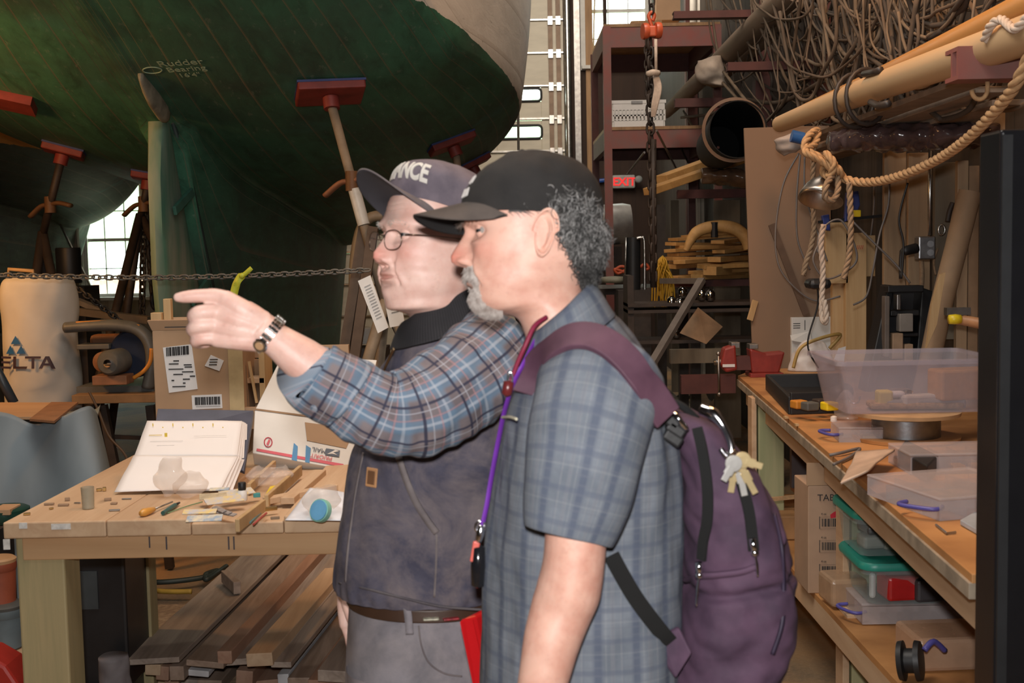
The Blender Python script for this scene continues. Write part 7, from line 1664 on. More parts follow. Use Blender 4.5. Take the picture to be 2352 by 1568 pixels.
MB().lathe(lc, [(.012, .01), (.028, .05), (.022, .075), (.003, .085)], 20, lax).build('bulb', plain('frosted_bulb', (.6, .58, .55), .3), lm, smooth=True)
# crumpled bag with blue tape at the mast end
G, _ = loft([(P3(1784, 318, 5.3), P3(1838, 300, 5.3), .02), (P3(1776, 325, 5.3), P3(1852, 312, 5.3), .05), (P3(1786, 345, 5.3), P3(1845, 335, 5.3), .05), (P3(1800, 358, 5.3), P3(1830, 350, 5.3), .02)], 40, 24)
tag(MB().grid(wrinkle(G, .010, (9, 9, 9), 5), True, cap0=True, cap1=True).build('wrapping_bag', plain('dusty_plastic_bag', (.36, .30, .26), .5), smooth=True), 'crumpled dusty bag tied round the mast end', 'bag')
tag(MB().tube([at(1818, 312, 5.2), at(1845, 318, 5.2)], .026, 14).build('tape_wrap', plain('deep_blue_tape', (.02, .10, .30), .4), smooth=True, auto=40), 'deep blue tape wrap next to the crumpled dusty bag', 'tape')
# masts resting on the near red arm
m_mast = plain('sanded_spar', (.56, .38, .21), .55, var=.12, nscale=3, scale=(1, .2, 1)); m_masto = plain('varnished_spar', (.55, .27, .08), .4, var=.2, nscale=3, scale=(1, .2, 1)); m_spard = plain('dusty_grey_spar', (.30, .22, .155), .75, var=.25, nscale=5, scale=(1, .2, 1))
def atX(px, py, X): d = ray(px, py); return CAM+d*(X/d.x)
def spar(pts, X, r_, mat_, label, name='spar', parent=None, n=20):
    P_ = [atX(x, y, X) for x, y in pts]; return tag(MB().tube(P_, r_, n, smooth=4).build(name, mat_, smooth=True, auto=40), label, 'spar')
spar([(1792, 285), (2000, 205), (2352, 82), (2600, -10)], 1.34, [.040, .050, .052, .052], m_mast, 'thick sanded wooden spar lying along the rack at the upper right', 'wooden_spar')
spar([(1850, 255), (2000, 190), (2352, 20), (2600, -110)], 1.46, [.035, .042, .046, .046], m_masto, 'orange varnished spar lying just above the thick sanded one', 'wooden_spar')
for k, (a, b_, X, w_, lb) in enumerate((((1860, 322), (2260, 176), 1.44, .10, 'grey board under the thick sanded spar, front one'), ((1880, 345), (2280, 205), 1.56, .11, 'grey board under the spars, second from the front'), ((1900, 362), (2320, 235), 1.70, .12, 'grey board under the spars, nearest the wall'))):
    p, q = atX(*a, X), atX(*b_, X); tag(MB().bar(p, q, w_, .02).build('long_board', plain('dusty_grey_board', (.26, .20, .15), .8, var=.3), bevel=.002), lb, 'board')
sc_ = MB(); s2_ = MB()
for px, py in ((1962, 226), (1990, 216)):
    c = atX(px, py, 1.37); (sc_ if px < 1970 else s2_).tube([c+Vector((.085*math.cos(a), .03*math.cos(a), .105*math.sin(a)-.01)) for a in np.linspace(0, 6.28, 21)[:-1]], .0085, 8, closed=True)
sh2_ = (tag(s2_.build('strap_hoop', plain('black_iron_strap', (.04, .03, .025), .5), smooth=True), 'black iron hoop with clamp ends round both spars, the right one', 'strap'))
for q_ in ((1985, 170, 2010, 165, 2022, 160), (2000, 235, 2018, 243, 2040, 238)): MB().tube([atX(q_[0], q_[1], 1.3), atX(q_[2], q_[3], 1.3), atX(q_[4], q_[5], 1.3)], .013, 8).build('clamp_end', plain('black_iron_strap', (.04, .03, .025)), sh2_, smooth=True)
tag(sc_.build('strap_hoop', plain('black_iron_strap', (.04, .03, .025), .5), smooth=True), 'plain black iron hoop round both spars, the left one', 'strap')
tag(rope([atX(2262, 92, 1.285), atX(2275, 60, 1.28), atX(2300, 45, 1.29), atX(2330, 66, 1.28), atX(2360, 40, 1.29)], .012, m_ropew, 'lashing_rope'), 'pale rope lashing where the spars cross the red beam', 'rope')
m_rr = plain('red_oxide_steel', (.27, .075, .06), .6, var=.3, nscale=6, alt=(.20, .10, .085)); m_rrd = plain('shaded_oxide_steel', (.10, .028, .022), .6)  # second steel is the same red with shade put into its colour
def beam(x0, y0, x1, y1, Y, d, label, name='rack_arm', mat_=None, xw=None):
    a = at(x0, y1, Y); b_ = at(x1, y0, Y); xr = xw or b_.x
    mb = MB(); zc = (a.z+b_.z)/2; h_ = abs(b_.z-a.z); xm = (a.x+xr)/2; t_ = .012
    mb.box((xm, Y+d/2, zc), (abs(xr-a.x), t_, h_-2*t_)); mb.box((xm, Y+d/2, zc+h_/2-t_/2), (abs(xr-a.x), d, t_)); mb.box((xm, Y+d/2, zc-h_/2+t_/2), (abs(xr-a.x), d, t_)); mb.box((xm, Y+.006, zc), (abs(xr-a.x), .012, h_-2*t_))
    return tag(mb.build(name, mat_ or m_rr), label, 'beam')
beam(2200, 102, 2400, 182, 3.42, .10, 'red steel rack arm at the upper right, its blunt end facing the aisle', xw=1.99)
rg_ = MB(); c = at(2250, 198, 3.46); rg_.tube([c+Vector((.022*math.cos(a), 0, .026*math.sin(a)-.01)) for a in np.linspace(math.pi, 2*math.pi, 12)]+[c+Vector((.022, 0, .012))], .0065, 8); tag(rg_.build('hook_ring', m_rope, smooth=True), 'tan ring hanging under the red rack arm end', 'ring')
# bubble wrapped bundle and shelf arm under it
G, _ = loft([(tuple(at(1905, 305, 5.1)), tuple(at(1905, 345, 5.1)), .05), (tuple(at(1960, 292, 5.0)), tuple(at(1960, 345, 5.0)), .10), (tuple(at(2060, 286, 4.9)), tuple(at(2060, 347, 4.9)), .12), (tuple(at(2160, 284, 4.8)), tuple(at(2160, 343, 4.8)), .12), (tuple(at(2260, 284, 4.7)), tuple(at(2260, 335, 4.7)), .10), (tuple(at(2290, 290, 4.7)), tuple(at(2290, 325, 4.7)), .04)], 50, 90)
tag(MB().grid(wrinkle(G, .010, (10, 10, 10), 23), True, cap0=True, cap1=True).build('wrapped_bundle', plain('shiny_dusty_wrap', (.085, .055, .055), .18, var=.4), smooth=True), 'long bundle in shiny dusty plastic wrap under the spars', 'bundle')
# back wall items
m_stud = wood('pale_stud', (.38, .26, .15), (.29, .19, .11), 2, 7); m_grey = plain('weathered_plank', (.17, .14, .10), .85, var=.4, nscale=9, scale=(1, 1, .15))
for (x0, y0, x1, y1, Y, mt, lb) in ((2030, 338, 2082, 680, 5.75, m_stud, 'pale plank against the wall right of the pine post'), (2085, 350, 2138, 760, 5.55, m_stud, 'second pale plank on the wall behind the conduit'), (2145, 372, 2203, 780, 5.3, m_grey, 'weathered grey plank with an eye bolt on the wall'), (2196, 368, 2225, 830, 4.85, m_stud, 'pale stud standing close to the black cabinet'), (2222, 380, 2250, 830, 4.86, m_cardd, 'brown board right of the pale stud by the black cabinet'), (2275, 225, 2310, 300, 4.7, m_stud, 'pale post top between red arm and black cabinet')):
    if Y > 5.0: pass
    tag(MB().prect(x0, y0, x1, y1, Y, .03).build('wall_plank', mt, bevel=.002), lb, 'plank')
tag(MB().tube([at(2138, 338, 5.2), at(2136, 440, 5.2), at(2136, 540, 5.2)], .0095, 10).build('conduit_pipe', m_chrome, smooth=True), 'shiny steel conduit running down to the switch box', 'pipe')
jb = thing('junction_box', 'galvanised electrical box with black plug, at the foot of the conduit', 'electrical box', tuple(at(2130, 596, 5.15)))
MB().prect(2110, 542, 2150, 596, 5.15, .06).build('box', metal('galvanised_box', (.45, .46, .48), .4), jb, bevel=.006)
for dy in (560, 580): MB().lathe(at(2137, dy, 5.148), [(.001, -.004), (.014, -.003), (.014, 0)], 16, (0, 1, 0)).build('socket_face', plain('outlet_grey', (.28, .29, .31)), jb)
MB().tube([at(2104, 570, 5.12), at(2080, 576, 5.10), at(2070, 584, 5.1), at(2068, 640, 5.1)], [.022, .020, .008, .006], 10, smooth=4).build('plug', m_rubber, jb, smooth=True)
eb2 = MB(); c = at(2163, 528, 5.27); eb2.tube([c+Vector((.014*math.cos(a), 0, .022*math.sin(a))) for a in np.linspace(0, 6.28, 15)[:-1]], .005, 8, closed=True); tag(eb2.build('eye_bolt', m_chrome, smooth=True), 'steel eye bolt on the weathered grey plank', 'bolt')
tag(MB().tube([at(2228, 440, 4.85), at(2196, 570, 4.85), at(2162, 700, 4.85), at(2135, 835, 4.85), at(2112, 930, 4.85)], [.046, .044, .043, .042, .041], 20).build('cardboard_tube', plain('tan_tube', (.33, .22, .13), .75, var=.15), smooth=True, auto=40), 'long tan tube leaning against the wall beside the black cabinet', 'tube')
tag(MB().poly([at(2160, 630, 4.75), at(2172, 626, 4.75), at(2152, 745, 4.75), at(2128, 800, 4.75), at(2140, 700, 4.75)], (0, .015, 0)).build('wedge_stick', m_fresh), 'pale wedge-shaped stick in front of the tan tube', 'stick')
hm_ = thing('bar_clamp', 'bar clamp with wooden handle and yellow collar near the black cabinet', 'clamp', tuple(at(2220, 740, 4.2)))
MB().tube([at(2195, 740, 4.2), at(2215, 736, 4.2), at(2262, 745, 4.15)], [.008, .018, .020], 12, smooth=4).build('handle', plain('worn_orange_wood', (.42, .20, .09), .5), hm_, smooth=True); MB().lathe(at(2193, 733, 4.2), [(.016, -.02), (.018, 0), (.016, .02)], 14, (1, 0, 0)).build('collar', plain('bright_yellow_plastic', (.85, .62, .02)), hm_, smooth=True)
MB().prect(2175, 706, 2230, 724, 4.25, .03).build('bar', m_viseg, hm_)
tag(MB().prect(1860, 640, 1912, 665, 5.3, .12).build('black_tool', m_rubber, bevel=.02), 'black power tool hanging between the rope and the post', 'tool')
for k in range(9):   # dusty tools and cords along the wall
    x = 1890+36*k+rnd.uniform(0, 20); y = 380+rnd.uniform(0, 240); Y = 1.86*2800/(x-1176)-rnd.uniform(.0, .15); l_ = rnd.uniform(40, 150)
    tag(MB().tube([at(x, y, Y), at(x+rnd.uniform(-18, 18), y+l_*.5, Y), at(x+rnd.uniform(-25, 25), y+l_, Y)], rnd.choice([.005, .008, .011]), 8, smooth=6).build('wall_cord', rnd.choice([m_wire, m_roped, m_iron, m_grey]), smooth=True), 'dusty cord among the boards of the right wall, '+(ORD[k] if k < 8 else 'rightmost'), 'cord', 'cords on the right wall')
# tool cases
tcx = thing('tool_case', 'black open tool case standing on its side at the back of the bench', 'tool case', tuple(on_b(2060, 850)))
yt_ = 5.25
MB().poly([at(1984, 915, yt_), at(2040, 655, yt_+.12), at(2056, 655, yt_+.12), at(2008, 915, yt_)], (0, .12, 0)).build('side', m_rubber, tcx, bevel=.006)
MB().poly([at(2098, 915, yt_), at(2118, 660, yt_+.12), at(2148, 670, yt_+.12), at(2122, 915, yt_)], (0, .12, 0)).build('side', m_rubber, tcx, bevel=.006)
MB().poly([at(1984, 915, yt_+.10), at(2040, 655, yt_+.22), at(2146, 668, yt_+.22), at(2120, 915, yt_+.10)], (0, .02, 0)).build('back', plain('case_black', (.02, .02, .022), .4), tcx)
for (x0, y0, x1, y1) in ((2040, 655, 2122, 672), (2046, 712, 2112, 726), (2040, 764, 2110, 774)): MB().prect(x0, y0, x1, y1, yt_+.05, .07).build('divider', m_rubber, tcx, bevel=.004)
for (x0, y0, x1, y1, mt) in ((2032, 680, 2044, 820, plain('dull_grip', (.16, .13, .11))), (2066, 720, 2098, 762, plain('pale_insert', (.26, .23, .20))), (2050, 765, 2075, 825, plain('tan_insert', (.36, .24, .15))), (2078, 790, 2098, 830, plain('tan_insert', (.36, .24, .15))), (2060, 676, 2070, 712, m_viseg)):
    MB().prect(x0, y0, x1, y1, yt_+.02, .05).build('insert', mt, tcx, bevel=.004)
dcx = thing('drill_case', 'black open drill case lying flat near the far end of the bench', 'tool case', tuple(on_b(1850, 945)))
q0, q1, q2, q3 = on_b(1815, 952), on_b(1942, 948), on_b(1930, 893), on_b(1762, 895)
MB().poly([q0, q1, q2, q3], (0, 0, .012)).build('floor', m_rubber, dcx)
for a, b_, h_ in ((q0, q1, .085), (q1, q2, .07), (q2, q3, .07), (q3, q0, .07)): MB().bar(a+Vector((0, 0, h_/2)), b_+Vector((0, 0, h_/2)), .015, h_).build('rim', m_rubber, dcx, bevel=.004)
MB().tube([on_b(1935, 915, .07), on_b(1925, 905, .085), on_b(1940, 900, .08)], .035, 14).build('tool', m_rubber, dcx, smooth=True)
for px, py, mt in ((1835, 908, m_oran), (1860, 912, m_cast), (1885, 905, m_iron), (1905, 912, plain('bright_yellow_plastic', (.85, .62, .02)))): MB().box(on_b(px, py+20, .055), (.05, .05, .03), Matrix.Rotation(.3, 3, 'Z')).build('bit_box', mt, dcx, bevel=.005)
MB().prect(1922, 926, 1936, 938, q0.y-.012, .004).build('latch', plain('latch_yellow', (.75, .45, .05)), dcx)
MB().tube([on_b(1948, 912, .09), on_b(1955, 925, .085), on_b(1970, 925, .085), on_b(1975, 912, .09)], .004, 8, smooth=4).build('chrome_loop', m_ss, dcx, smooth=True)
# small plastic goods
m_clr = clear('cloudy_box_plastic', (1, .97, .96), .12, .30, (.66, .60, .60)); m_clr2 = clear('frosted_bin_plastic', (.96, .94, .98), .18, .26, (.54, .50, .52)); m_purp = plain('blue_purple_handle', (.10, .09, .35), .4)
def organizer(p0, w_, d_, h_, yaw, label, handle=None, nx=4, ny=3, seed=1, cat='organizer', items=True):
    t = thing('parts_organizer', label, cat, tuple(p0)); M = Matrix.Translation(p0) @ Matrix.Rotation(yaw, 4, 'Z')
    t_ = .003; R3 = Matrix.Rotation(yaw, 3, 'Z'); g = random.Random(seed)
    b = MB(); b.box(M @ Vector((0, 0, t_/2)), (w_, d_, t_), R3)
    for s_ in (-1, 1): b.box(M @ Vector((s_*w_/2, 0, h_*.42)), (t_, d_, h_*.84), R3); b.box(M @ Vector((0, s_*d_/2, h_*.42)), (w_, t_, h_*.84), R3)
    b.build('tray', m_clr, t)
    dv = MB()
    for i in range(1, nx): dv.box(M @ Vector((-w_/2+w_*i/nx, 0, h_*.4)), (.0015, d_*.97, h_*.7), R3)
    for i in range(1, ny): dv.box(M @ Vector((0, -d_/2+d_*i/ny, h_*.4)), (w_*.97, .0015, h_*.7), R3)
    dv.build('divider', m_clr, t)
    MB().box(M @ Vector((0, 0, h_*.92)), (w_*1.02, d_*1.02, h_*.14), R3).build('lid', m_clr, t, bevel=.004)
    if items:
        for i in range(nx):
            for j in range(ny):
                if g.random() < .6:
                    mt = g.choice([m_brs, m_stl, plain('dark_screws', (.12, .07, .05)), plain('tan_parts', (.45, .28, .15))])
                    MB().box(M @ Vector((-w_/2+w_*(i+.5)/nx, -d_/2+d_*(j+.5)/ny, h_*.2)), (w_/nx*.7, d_/ny*.7, h_*.35), R3).build('contents', mt, t, bevel=.006)
    if handle:
        hx, hy = handle; q = M @ Vector((hx*w_/2, hy*d_/2, h_*.5)); o = (M.to_3x3() @ Vector((hx, hy, 0))).normalized(); s_ = Vector((-o.y, o.x, 0))
        MB().tube([q-s_*.045, q-s_*.05+o*.03, q-s_*.03+o*.045, q+s_*.03+o*.045, q+s_*.05+o*.03, q+s_*.045], .0055, 8, smooth=5).build('handle', m_purp, t, smooth=True)
    return t
organizer(on_b(1988, 1018)+Vector((.03, .10, 0)), .20, .16, .05, -.1, 'small clear parts organizer with blue handle, beside the wire spool', (-1, -.3), 3, 2, 2)
organizer(on_b(2215, 1190)+Vector((.04, .17, 0)), .30, .32, .055, .25, 'large clear parts organizer with purple handle, nearest on the bench', (-1, -.6), 4, 4, 5)
organizer(on_b(2200, 1085)+Vector((.03, .08, 0)), .34, .20, .06, .0, 'clear flat organizer behind the purple-handled one', None, 6, 3, 8)
G = np.zeros((18, 30, 3)); pc = on_b(1952, 966)
for i in range(18):
    f = i/17; r_ = math.cos(f*1.5)**.7
    for j in range(30): a = 2*math.pi*j/30; G[i, j] = (pc.x+.045*r_*math.cos(a), pc.y+.05+.045*r_*math.sin(a), ZB+.001+.105*f)
tag(MB().grid(wrinkle(G, .005, (14, 14, 14), 5), True, cap0=True, cap1=True).build('plastic_bag', m_bag, smooth=True), 'clear bag of red and white bits beside the drill case', 'plastic bag')
tag(MB().lathe(on_b(1915, 968), [(.012, .001), (.012, .018), (.004, .022)], 16).build('white_cap', m_white, smooth=True, auto=40), 'small white screw cap in front of the clear bag of bits', 'cap')
# wire spool and the clear bin on top of it
sp0 = on_b(2118, 1026); sp0.y += .16; sp0.z = ZB
spo = thing('wire_spool', 'wooden spool of grey wire under the clear bin', 'spool', tuple(sp0))
MB().lathe(sp0, [(.02, .001), (.172, .001), (.174, .012), (.02, .012)], 48).build('flange', m_bench, spo, smooth=True, auto=35)
MB().lathe(sp0, [(.02, .083), (.172, .083), (.174, .095), (.02, .095)], 48).build('flange', plain('pale_ply_disc', (.52, .33, .17), .6), spo, smooth=True, auto=35)
MB().lathe(sp0, [(.11+.0035*math.sin(k*1.57*2), .012+.071*k/40) for k in range(41)], 48).build('wire_winding', metal('grey_wire_coil', (.30, .32, .34), .35), spo, smooth=True)
bz0 = ZB+.096; bx0 = at(1985, 968, sp0.y-.15); 
bn_ = thing('storage_bin', 'frosted clear storage bin of odds and ends standing on the wire spool', 'bin', (sp0.x, sp0.y, bz0))
yf_ = sp0.y-.17; TL, TR, BLf = at(1950, 838, yf_-.03), at(2330, 838, yf_-.03), at(1985, 966, yf_)
h_ = TL.z-bz0; wT = TR.x-TL.x; cx = (TL.x+TR.x)/2
def bin_mb(c, w_, d_, h_, tap=.9, t_=.004):
    mb = MB(); rg_ = []
    for (k, z) in ((tap, 0), (tap*.3+.7, h_*.75), (1, h_)): rg_.append((k, z))
    P_ = []
    def ring(sx, sy, z, rr=.03, n=5):
        o = []
        for cx_, cy_, a0 in ((sx-rr, sy-rr, 0), (-sx+rr, sy-rr, 90), (-sx+rr, -sy+rr, 180), (sx-rr, -sy+rr, 270)):
            for q in range(n): a = R(a0+90*q/(n-1)); o.append((c[0]+cx_+rr*math.cos(a), c[1]+cy_+rr*math.sin(a), c[2]+z))
        return o
    seq = [ring(w_/2*k, d_/2*k, z+.001) for k, z in rg_]+[ring(w_/2+.012, d_/2+.012, h_), ring(w_/2+.012, d_/2+.012, h_-.014)]
    G = np.array(seq); mb.grid(G, True, cap0=True); return mb
bin_mb((cx, sp0.y+.10, bz0), wT, .40, h_, .86).build('shell', m_clr2, bn_, solid=.003)
for (px, py, sz, mt, nm) in ((2030, 925, (.05, .05, .06), plain('yellow_card', (.6, .45, .12)), 'card'), (2210, 880, (.20, .10, .10), plain('orange_cloth', (.50, .24, .10), .8), 'cloth'), (2140, 920, (.22, .05, .045), plain('white_tube_roll', (.52, .46, .42)), 'tube'), (2085, 912, (.03, .03, .05), m_ss, 'fitting'), (2045, 905, (.09, .04, .02), plain('white_strip', (.55, .5, .5)), 'strip'), (2120, 945, (.26, .08, .03), plain('grey_tray', (.22, .20, .21)), 'tray'), (2100, 960, (.30, .1, .02), plain('brown_bits', (.34, .20, .10), var=.6, nscale=60), 'bits')):
    p = at(px, py, sp0.y+.02); p.z = max(p.z, bz0+sz[2]/2+.006); MB().box(p, sz, Matrix.Rotation(rnd.uniform(-.2, .2), 3, 'Z')).build(nm, mt, bn_, bevel=.008)
# paper bag, clasp case, odds at the front
tag(sheet([on_b(1932, 1112, .015), on_b(1990, 1080, .05), on_b(2055, 1032, .05), on_b(1968, 1040, .03)], bul=.006, th=.006, name='paper_bag', mat=plain('translucent_paper', (.58, .42, .31), .5)), 'crumpled tan paper bag hanging over the bench edge', 'paper bag')
ck = thing('latch_case', 'black case with steel latch between paper bag and organizer', 'case', tuple(on_b(2100, 1090)))
MB().poly([on_b(2062, 1070), on_b(2130, 1112), on_b(2155, 1085), on_b(2080, 1045)], (0, 0, .05)).build('body', m_rubber, ck, bevel=.004); MB().tube([at(2066, 1035, on_b(2062, 1070).y-.01), at(2066, 1060, on_b(2062, 1070).y-.01), at(2076, 1062, on_b(2062, 1070).y-.01), at(2075, 1036, on_b(2062, 1070).y-.01)], .003, 6, closed=True).build('latch', m_ss, ck, smooth=True)
tag(MB().tube([on_b(1905, 1045, .004), on_b(1930, 1040, .01), on_b(1975, 1030, .01), on_b(1950, 1050, .008), on_b(1915, 1066, .006)], .005, 6, smooth=6).build('wire_bundle', m_wire, smooth=True), 'bundle of dark wire on the bench left of the paper bag', 'wire')
tag(MB().tube([at(1878, 1062, 4.3), at(1892, 1058, 4.28), at(1888, 1072, 4.28), at(1875, 1068, 4.3), at(1905, 1075, 4.25), at(1925, 1090, 4.2)], .006, 6, smooth=6).build('wire_hook', m_iron, smooth=True), 'dark wire hook dangling at the bench edge', 'hook')
tag(MB().poly([on_b(2205, 1205, .002), on_b(2300, 1260, .002), on_b(2320, 1225, .002), on_b(2240, 1185, .002)], (0, 0, .012)).build('glass_slab', plain('grey_blue_slab', (.42, .46, .50), .3), bevel=.002), 'grey blue slab at the bench edge beside the black cabinet', 'slab')
tag(MB().tube([on_b(2150, 1205, .004), on_b(2175, 1225, .004), on_b(2195, 1222, .004)], .003, 6).build('nail', m_stl), 'small nail in front of the grey blue slab', 'nail')
for px, py, lb in ((1805, 958, 'wood chip next to the drill case front'), (1830, 975, 'small wood chip in front of the drill case'), (2095, 1130, 'pale scrap in front of the latch case')):
    tag(MB().box(on_b(px, py, .005), (.02, .012, .008), Matrix.Rotation(px, 3, 'Z')).build('wood_chip', m_fresh), lb, 'wood chip')
# ---- on the lower shelf
m_gl = plain('green_lid', (.02, .25, .19), .4, var=.15); m_binc = clear('clear_bin_plastic', (.95, 1, 1), .1, .22, (.45, .50, .50))
def lid_bin(px0, px1, py0, py1, Y, label, items, z0):
    a = at(px0, py1, Y); b_ = at(px1, py0, Y); w_ = b_.x-a.x; h_ = at(px0, py0, Y).z-z0; cx_ = (a.x+b_.x)/2
    t = thing('storage_box', label, 'storage box', (cx_, Y+.14, z0)); bin_mb((cx_, Y+.14, z0), w_*.94, .27, h_-.015, .88).build('shell', m_binc, t)
    l_ = MB(); G = []
    for k, z in ((1.0, h_-.018), (1.06, h_-.016), (1.07, h_-.004), (1.03, h_+.006), (.9, h_+.004), (.88, h_-.003), (.02, h_-.003)):
        rr = .045*k; o = []
        for cx2, cy2, a0 in ((w_/2*k-rr, .145*k-rr, 0), (-w_/2*k+rr, .145*k-rr, 90), (-w_/2*k+rr, -.145*k+rr, 180), (w_/2*k-rr, -.145*k+rr, 270)):
            for q in range(5): an = R(a0+22.5*q); o.append((cx_+cx2+rr*math.cos(an), Y+.14+cy2+rr*math.sin(an), z0+z))
        G.append(o)
    l_.grid(np.array(G), True, cap1=True).build('lid', m_gl, t, smooth=True, auto=50)
    for (fx, fz, sz, mt, nm) in items: MB().box((cx_+fx*w_, Y+.06, z0+fz*h_), sz, Matrix.Rotation(.1, 3, 'Z')).build(nm, mt, t, bevel=.01)
    return h_
ys_ = on_s(2080, 1456).y+.05; zsh = shz(ys_)
og = organizer(Vector((at(2130, 1430, ys_).x, ys_+.16, zsh+.002)), .36, .22, .065, 0, 'flat clear organizer on the lower shelf under the green-lidded boxes', (-1, -.4), 7, 2, 3, items=False)
z1_ = zsh+.072
h1 = lid_bin(1985, 2215, 1298, 1402, ys_, 'lower green-lidded clear box holding a red package', [(-.1, .38, (.10, .10, .075), plain('red_package', (.55, .02, .02), .4), 'red_package'), (.22, .35, (.13, .12, .07), plain('dark_package', (.06, .055, .06), .5), 'dark_package'), (-.36, .38, (.02, .02, .08), m_lab, 'white_card')], z1_)
h2 = lid_bin(1968, 2150, 1182, 1288, ys_+.05, 'upper green-lidded clear box with a labelled jar inside', [(.22, .30, (.06, .06, .07), m_lab, 'jar'), (-.25, .30, (.07, .07, .04), plain('grey_roll', (.28, .26, .22)), 'roll'), (0, .62, (.18, .10, .03), plain('dark_grey_pouch', (.08, .085, .09), .4), 'pouch'), (.0, .3, (.06, .06, .05), plain('beige_roll', (.42, .36, .28)), 'roll')], z1_+h1+.008)
tb2 = thing('carton', 'brown carton printed TABLE with rows of barcodes, on the lower shelf', 'box', tuple(on_s(1890, 1362)))
yt2 = on_s(1890, 1362).y; zt2 = shz(yt2); tx0, tx1 = at(1856, 1200, yt2).x, at(1962, 1200, yt2).x; tzt = at(1890, 1115, yt2).z
MB().box(((tx0+tx1)/2, yt2+.10, (zt2+tzt)/2), (tx1-tx0, .2, tzt-zt2)).build('body', plain('light_brown_carton', (.40, .265, .175), .75, var=.08), tb2, bevel=.003)
MB().prect(1853, 1062, 1910, 1115, yt2, .004).build('flap', m_card, tb2)
def ttext(t_, px, py, size, mat_=None): text_part(t_, 'lettering', mat_ or m_ink, tb2, frame(at(px, py, yt2-.002), (1, 0, 0), (0, 0, 1)), size, .0004)
ttext('TABLE', 1908, 1143, .032)
for k, y in enumerate((1186, 1240, 1295)):
    MB().prect(1882, y, 1940, y+1.3, yt2-.002, .001).build('frame_line', m_ink, tb2); MB().prect(1882, y+27, 1940, y+28.3, yt2-.002, .001).build('frame_line', m_ink, tb2); MB().prect(1882, y, 1883.3, y+28, yt2-.002, .001).build('frame_line', m_ink, tb2)
    barcode(tb2, 1888, y+5, 1938, y+23, yt2-.002, 1, 0, 40+k); ttext('4 oz', 1892, y-6, .010)
MB().poly([at(x, y, yt2-.003) for x, y in ((1907, 1182), (1915, 1176), (1930, 1168), (1932, 1180), (1920, 1188), (1908, 1190))], (0, .001, 0)).build('red_mark', plain('print_crimson', (.55, .02, .04), .5), tb2)
tag(MB().box(on_s(1945, 1398)+Vector((0, .05, .055)), (.12, .14, .09), Matrix.Rotation(.08, 3, 'Z')).build('plastic_tub', clear('tan_tub', (1, .9, .8), .2, .7, (.45, .30, .19)), bevel=.012), 'tan translucent tub in front of the green treated post', 'tub')
for k in range(3): tag(MB().box(on_s(1945, 1408)+Vector((-.01*k, .0, .006+.0)), (.03, .12, .01)).build('wood_strip', m_pine), 'pine strip lying under the tan tub', 'wood strip', 'pine strips under the tub') if k == 0 else None
rl = thing('extension_reel', 'black cable reel at the bottom right on the lower shelf', 'cable reel', tuple(on_s(2105, 1575)))
pr = on_s(2105, 1580); MB().lathe(pr+Vector((0, .05, .055)), [(.02, -.03), (.05, -.028), (.052, -.015), (.032, -.012), (.032, .012), (.052, .015), (.05, .028), (.02, .03)], 28, (1, -.5, .15)).build('drum', m_rubber, rl, smooth=True, auto=40)
MB().tube([pr+Vector((.02, .0, .10)), pr+Vector((.05, .02, .115)), pr+Vector((.09, .05, .08))], .008, 8, smooth=5).build('handle', m_purp, rl, smooth=True)
tag(MB().box(on_s(2200, 1560)+Vector((.06, .15, .045)), (.30, .18, .09), Matrix.Rotation(.05, 3, 'Z')).build('cloudy_box', clear('orange_cloudy_box', (1, .92, .85), .2, .55, (.55, .36, .24)), bevel=.012), 'cloudy orange-lit plastic box at the bottom right corner', 'plastic box')
# far end of the lower shelf
for (px, py, sz, mt, nm, cat, lb) in ((1815, 1180, (.16, .3, .05), m_bench, 'plywood_offcut', 'plywood', 'plywood offcut on the far end of the lower shelf'), (1800, 1240, (.10, .12, .10), plain('amber_carton', (.42, .22, .09)), 'small_carton', 'box', 'small orange-brown box on the lower shelf beside the backpack'), (1838, 1218, (.05, .05, .04), m_viseg, 'metal_fitting', 'fitting', 'dark metal fitting beside the TABLE carton'), (1830, 1135, (.06, .1, .08), plain('rust_block', (.30, .13, .05)), 'rusty_block', 'block', 'rusty block at the far end of the lower shelf')):
    p = on_s(px, py); tag(MB().box(p+Vector((.02, .05, sz[2]/2+.002)), sz).build(nm, mt, bevel=.006), lb, cat)
tag(MB().bar(at(1755, 1148, 4.9), at(1850, 1138, 4.9), .015, .015).build('pipe_clamp', m_rope), 'pipe clamp bar lying across the far lower shelf', 'clamp')
p = on_s(1862, 1110); tag(MB().box((p.x+.12, 5.9-.03, .66), (.7, .04, .5)).build('mauve_board', plain('mauve_grey_panel', (.13, .10, .10), .6)), 'dull mauve board closing the space behind the first green post', 'panel')
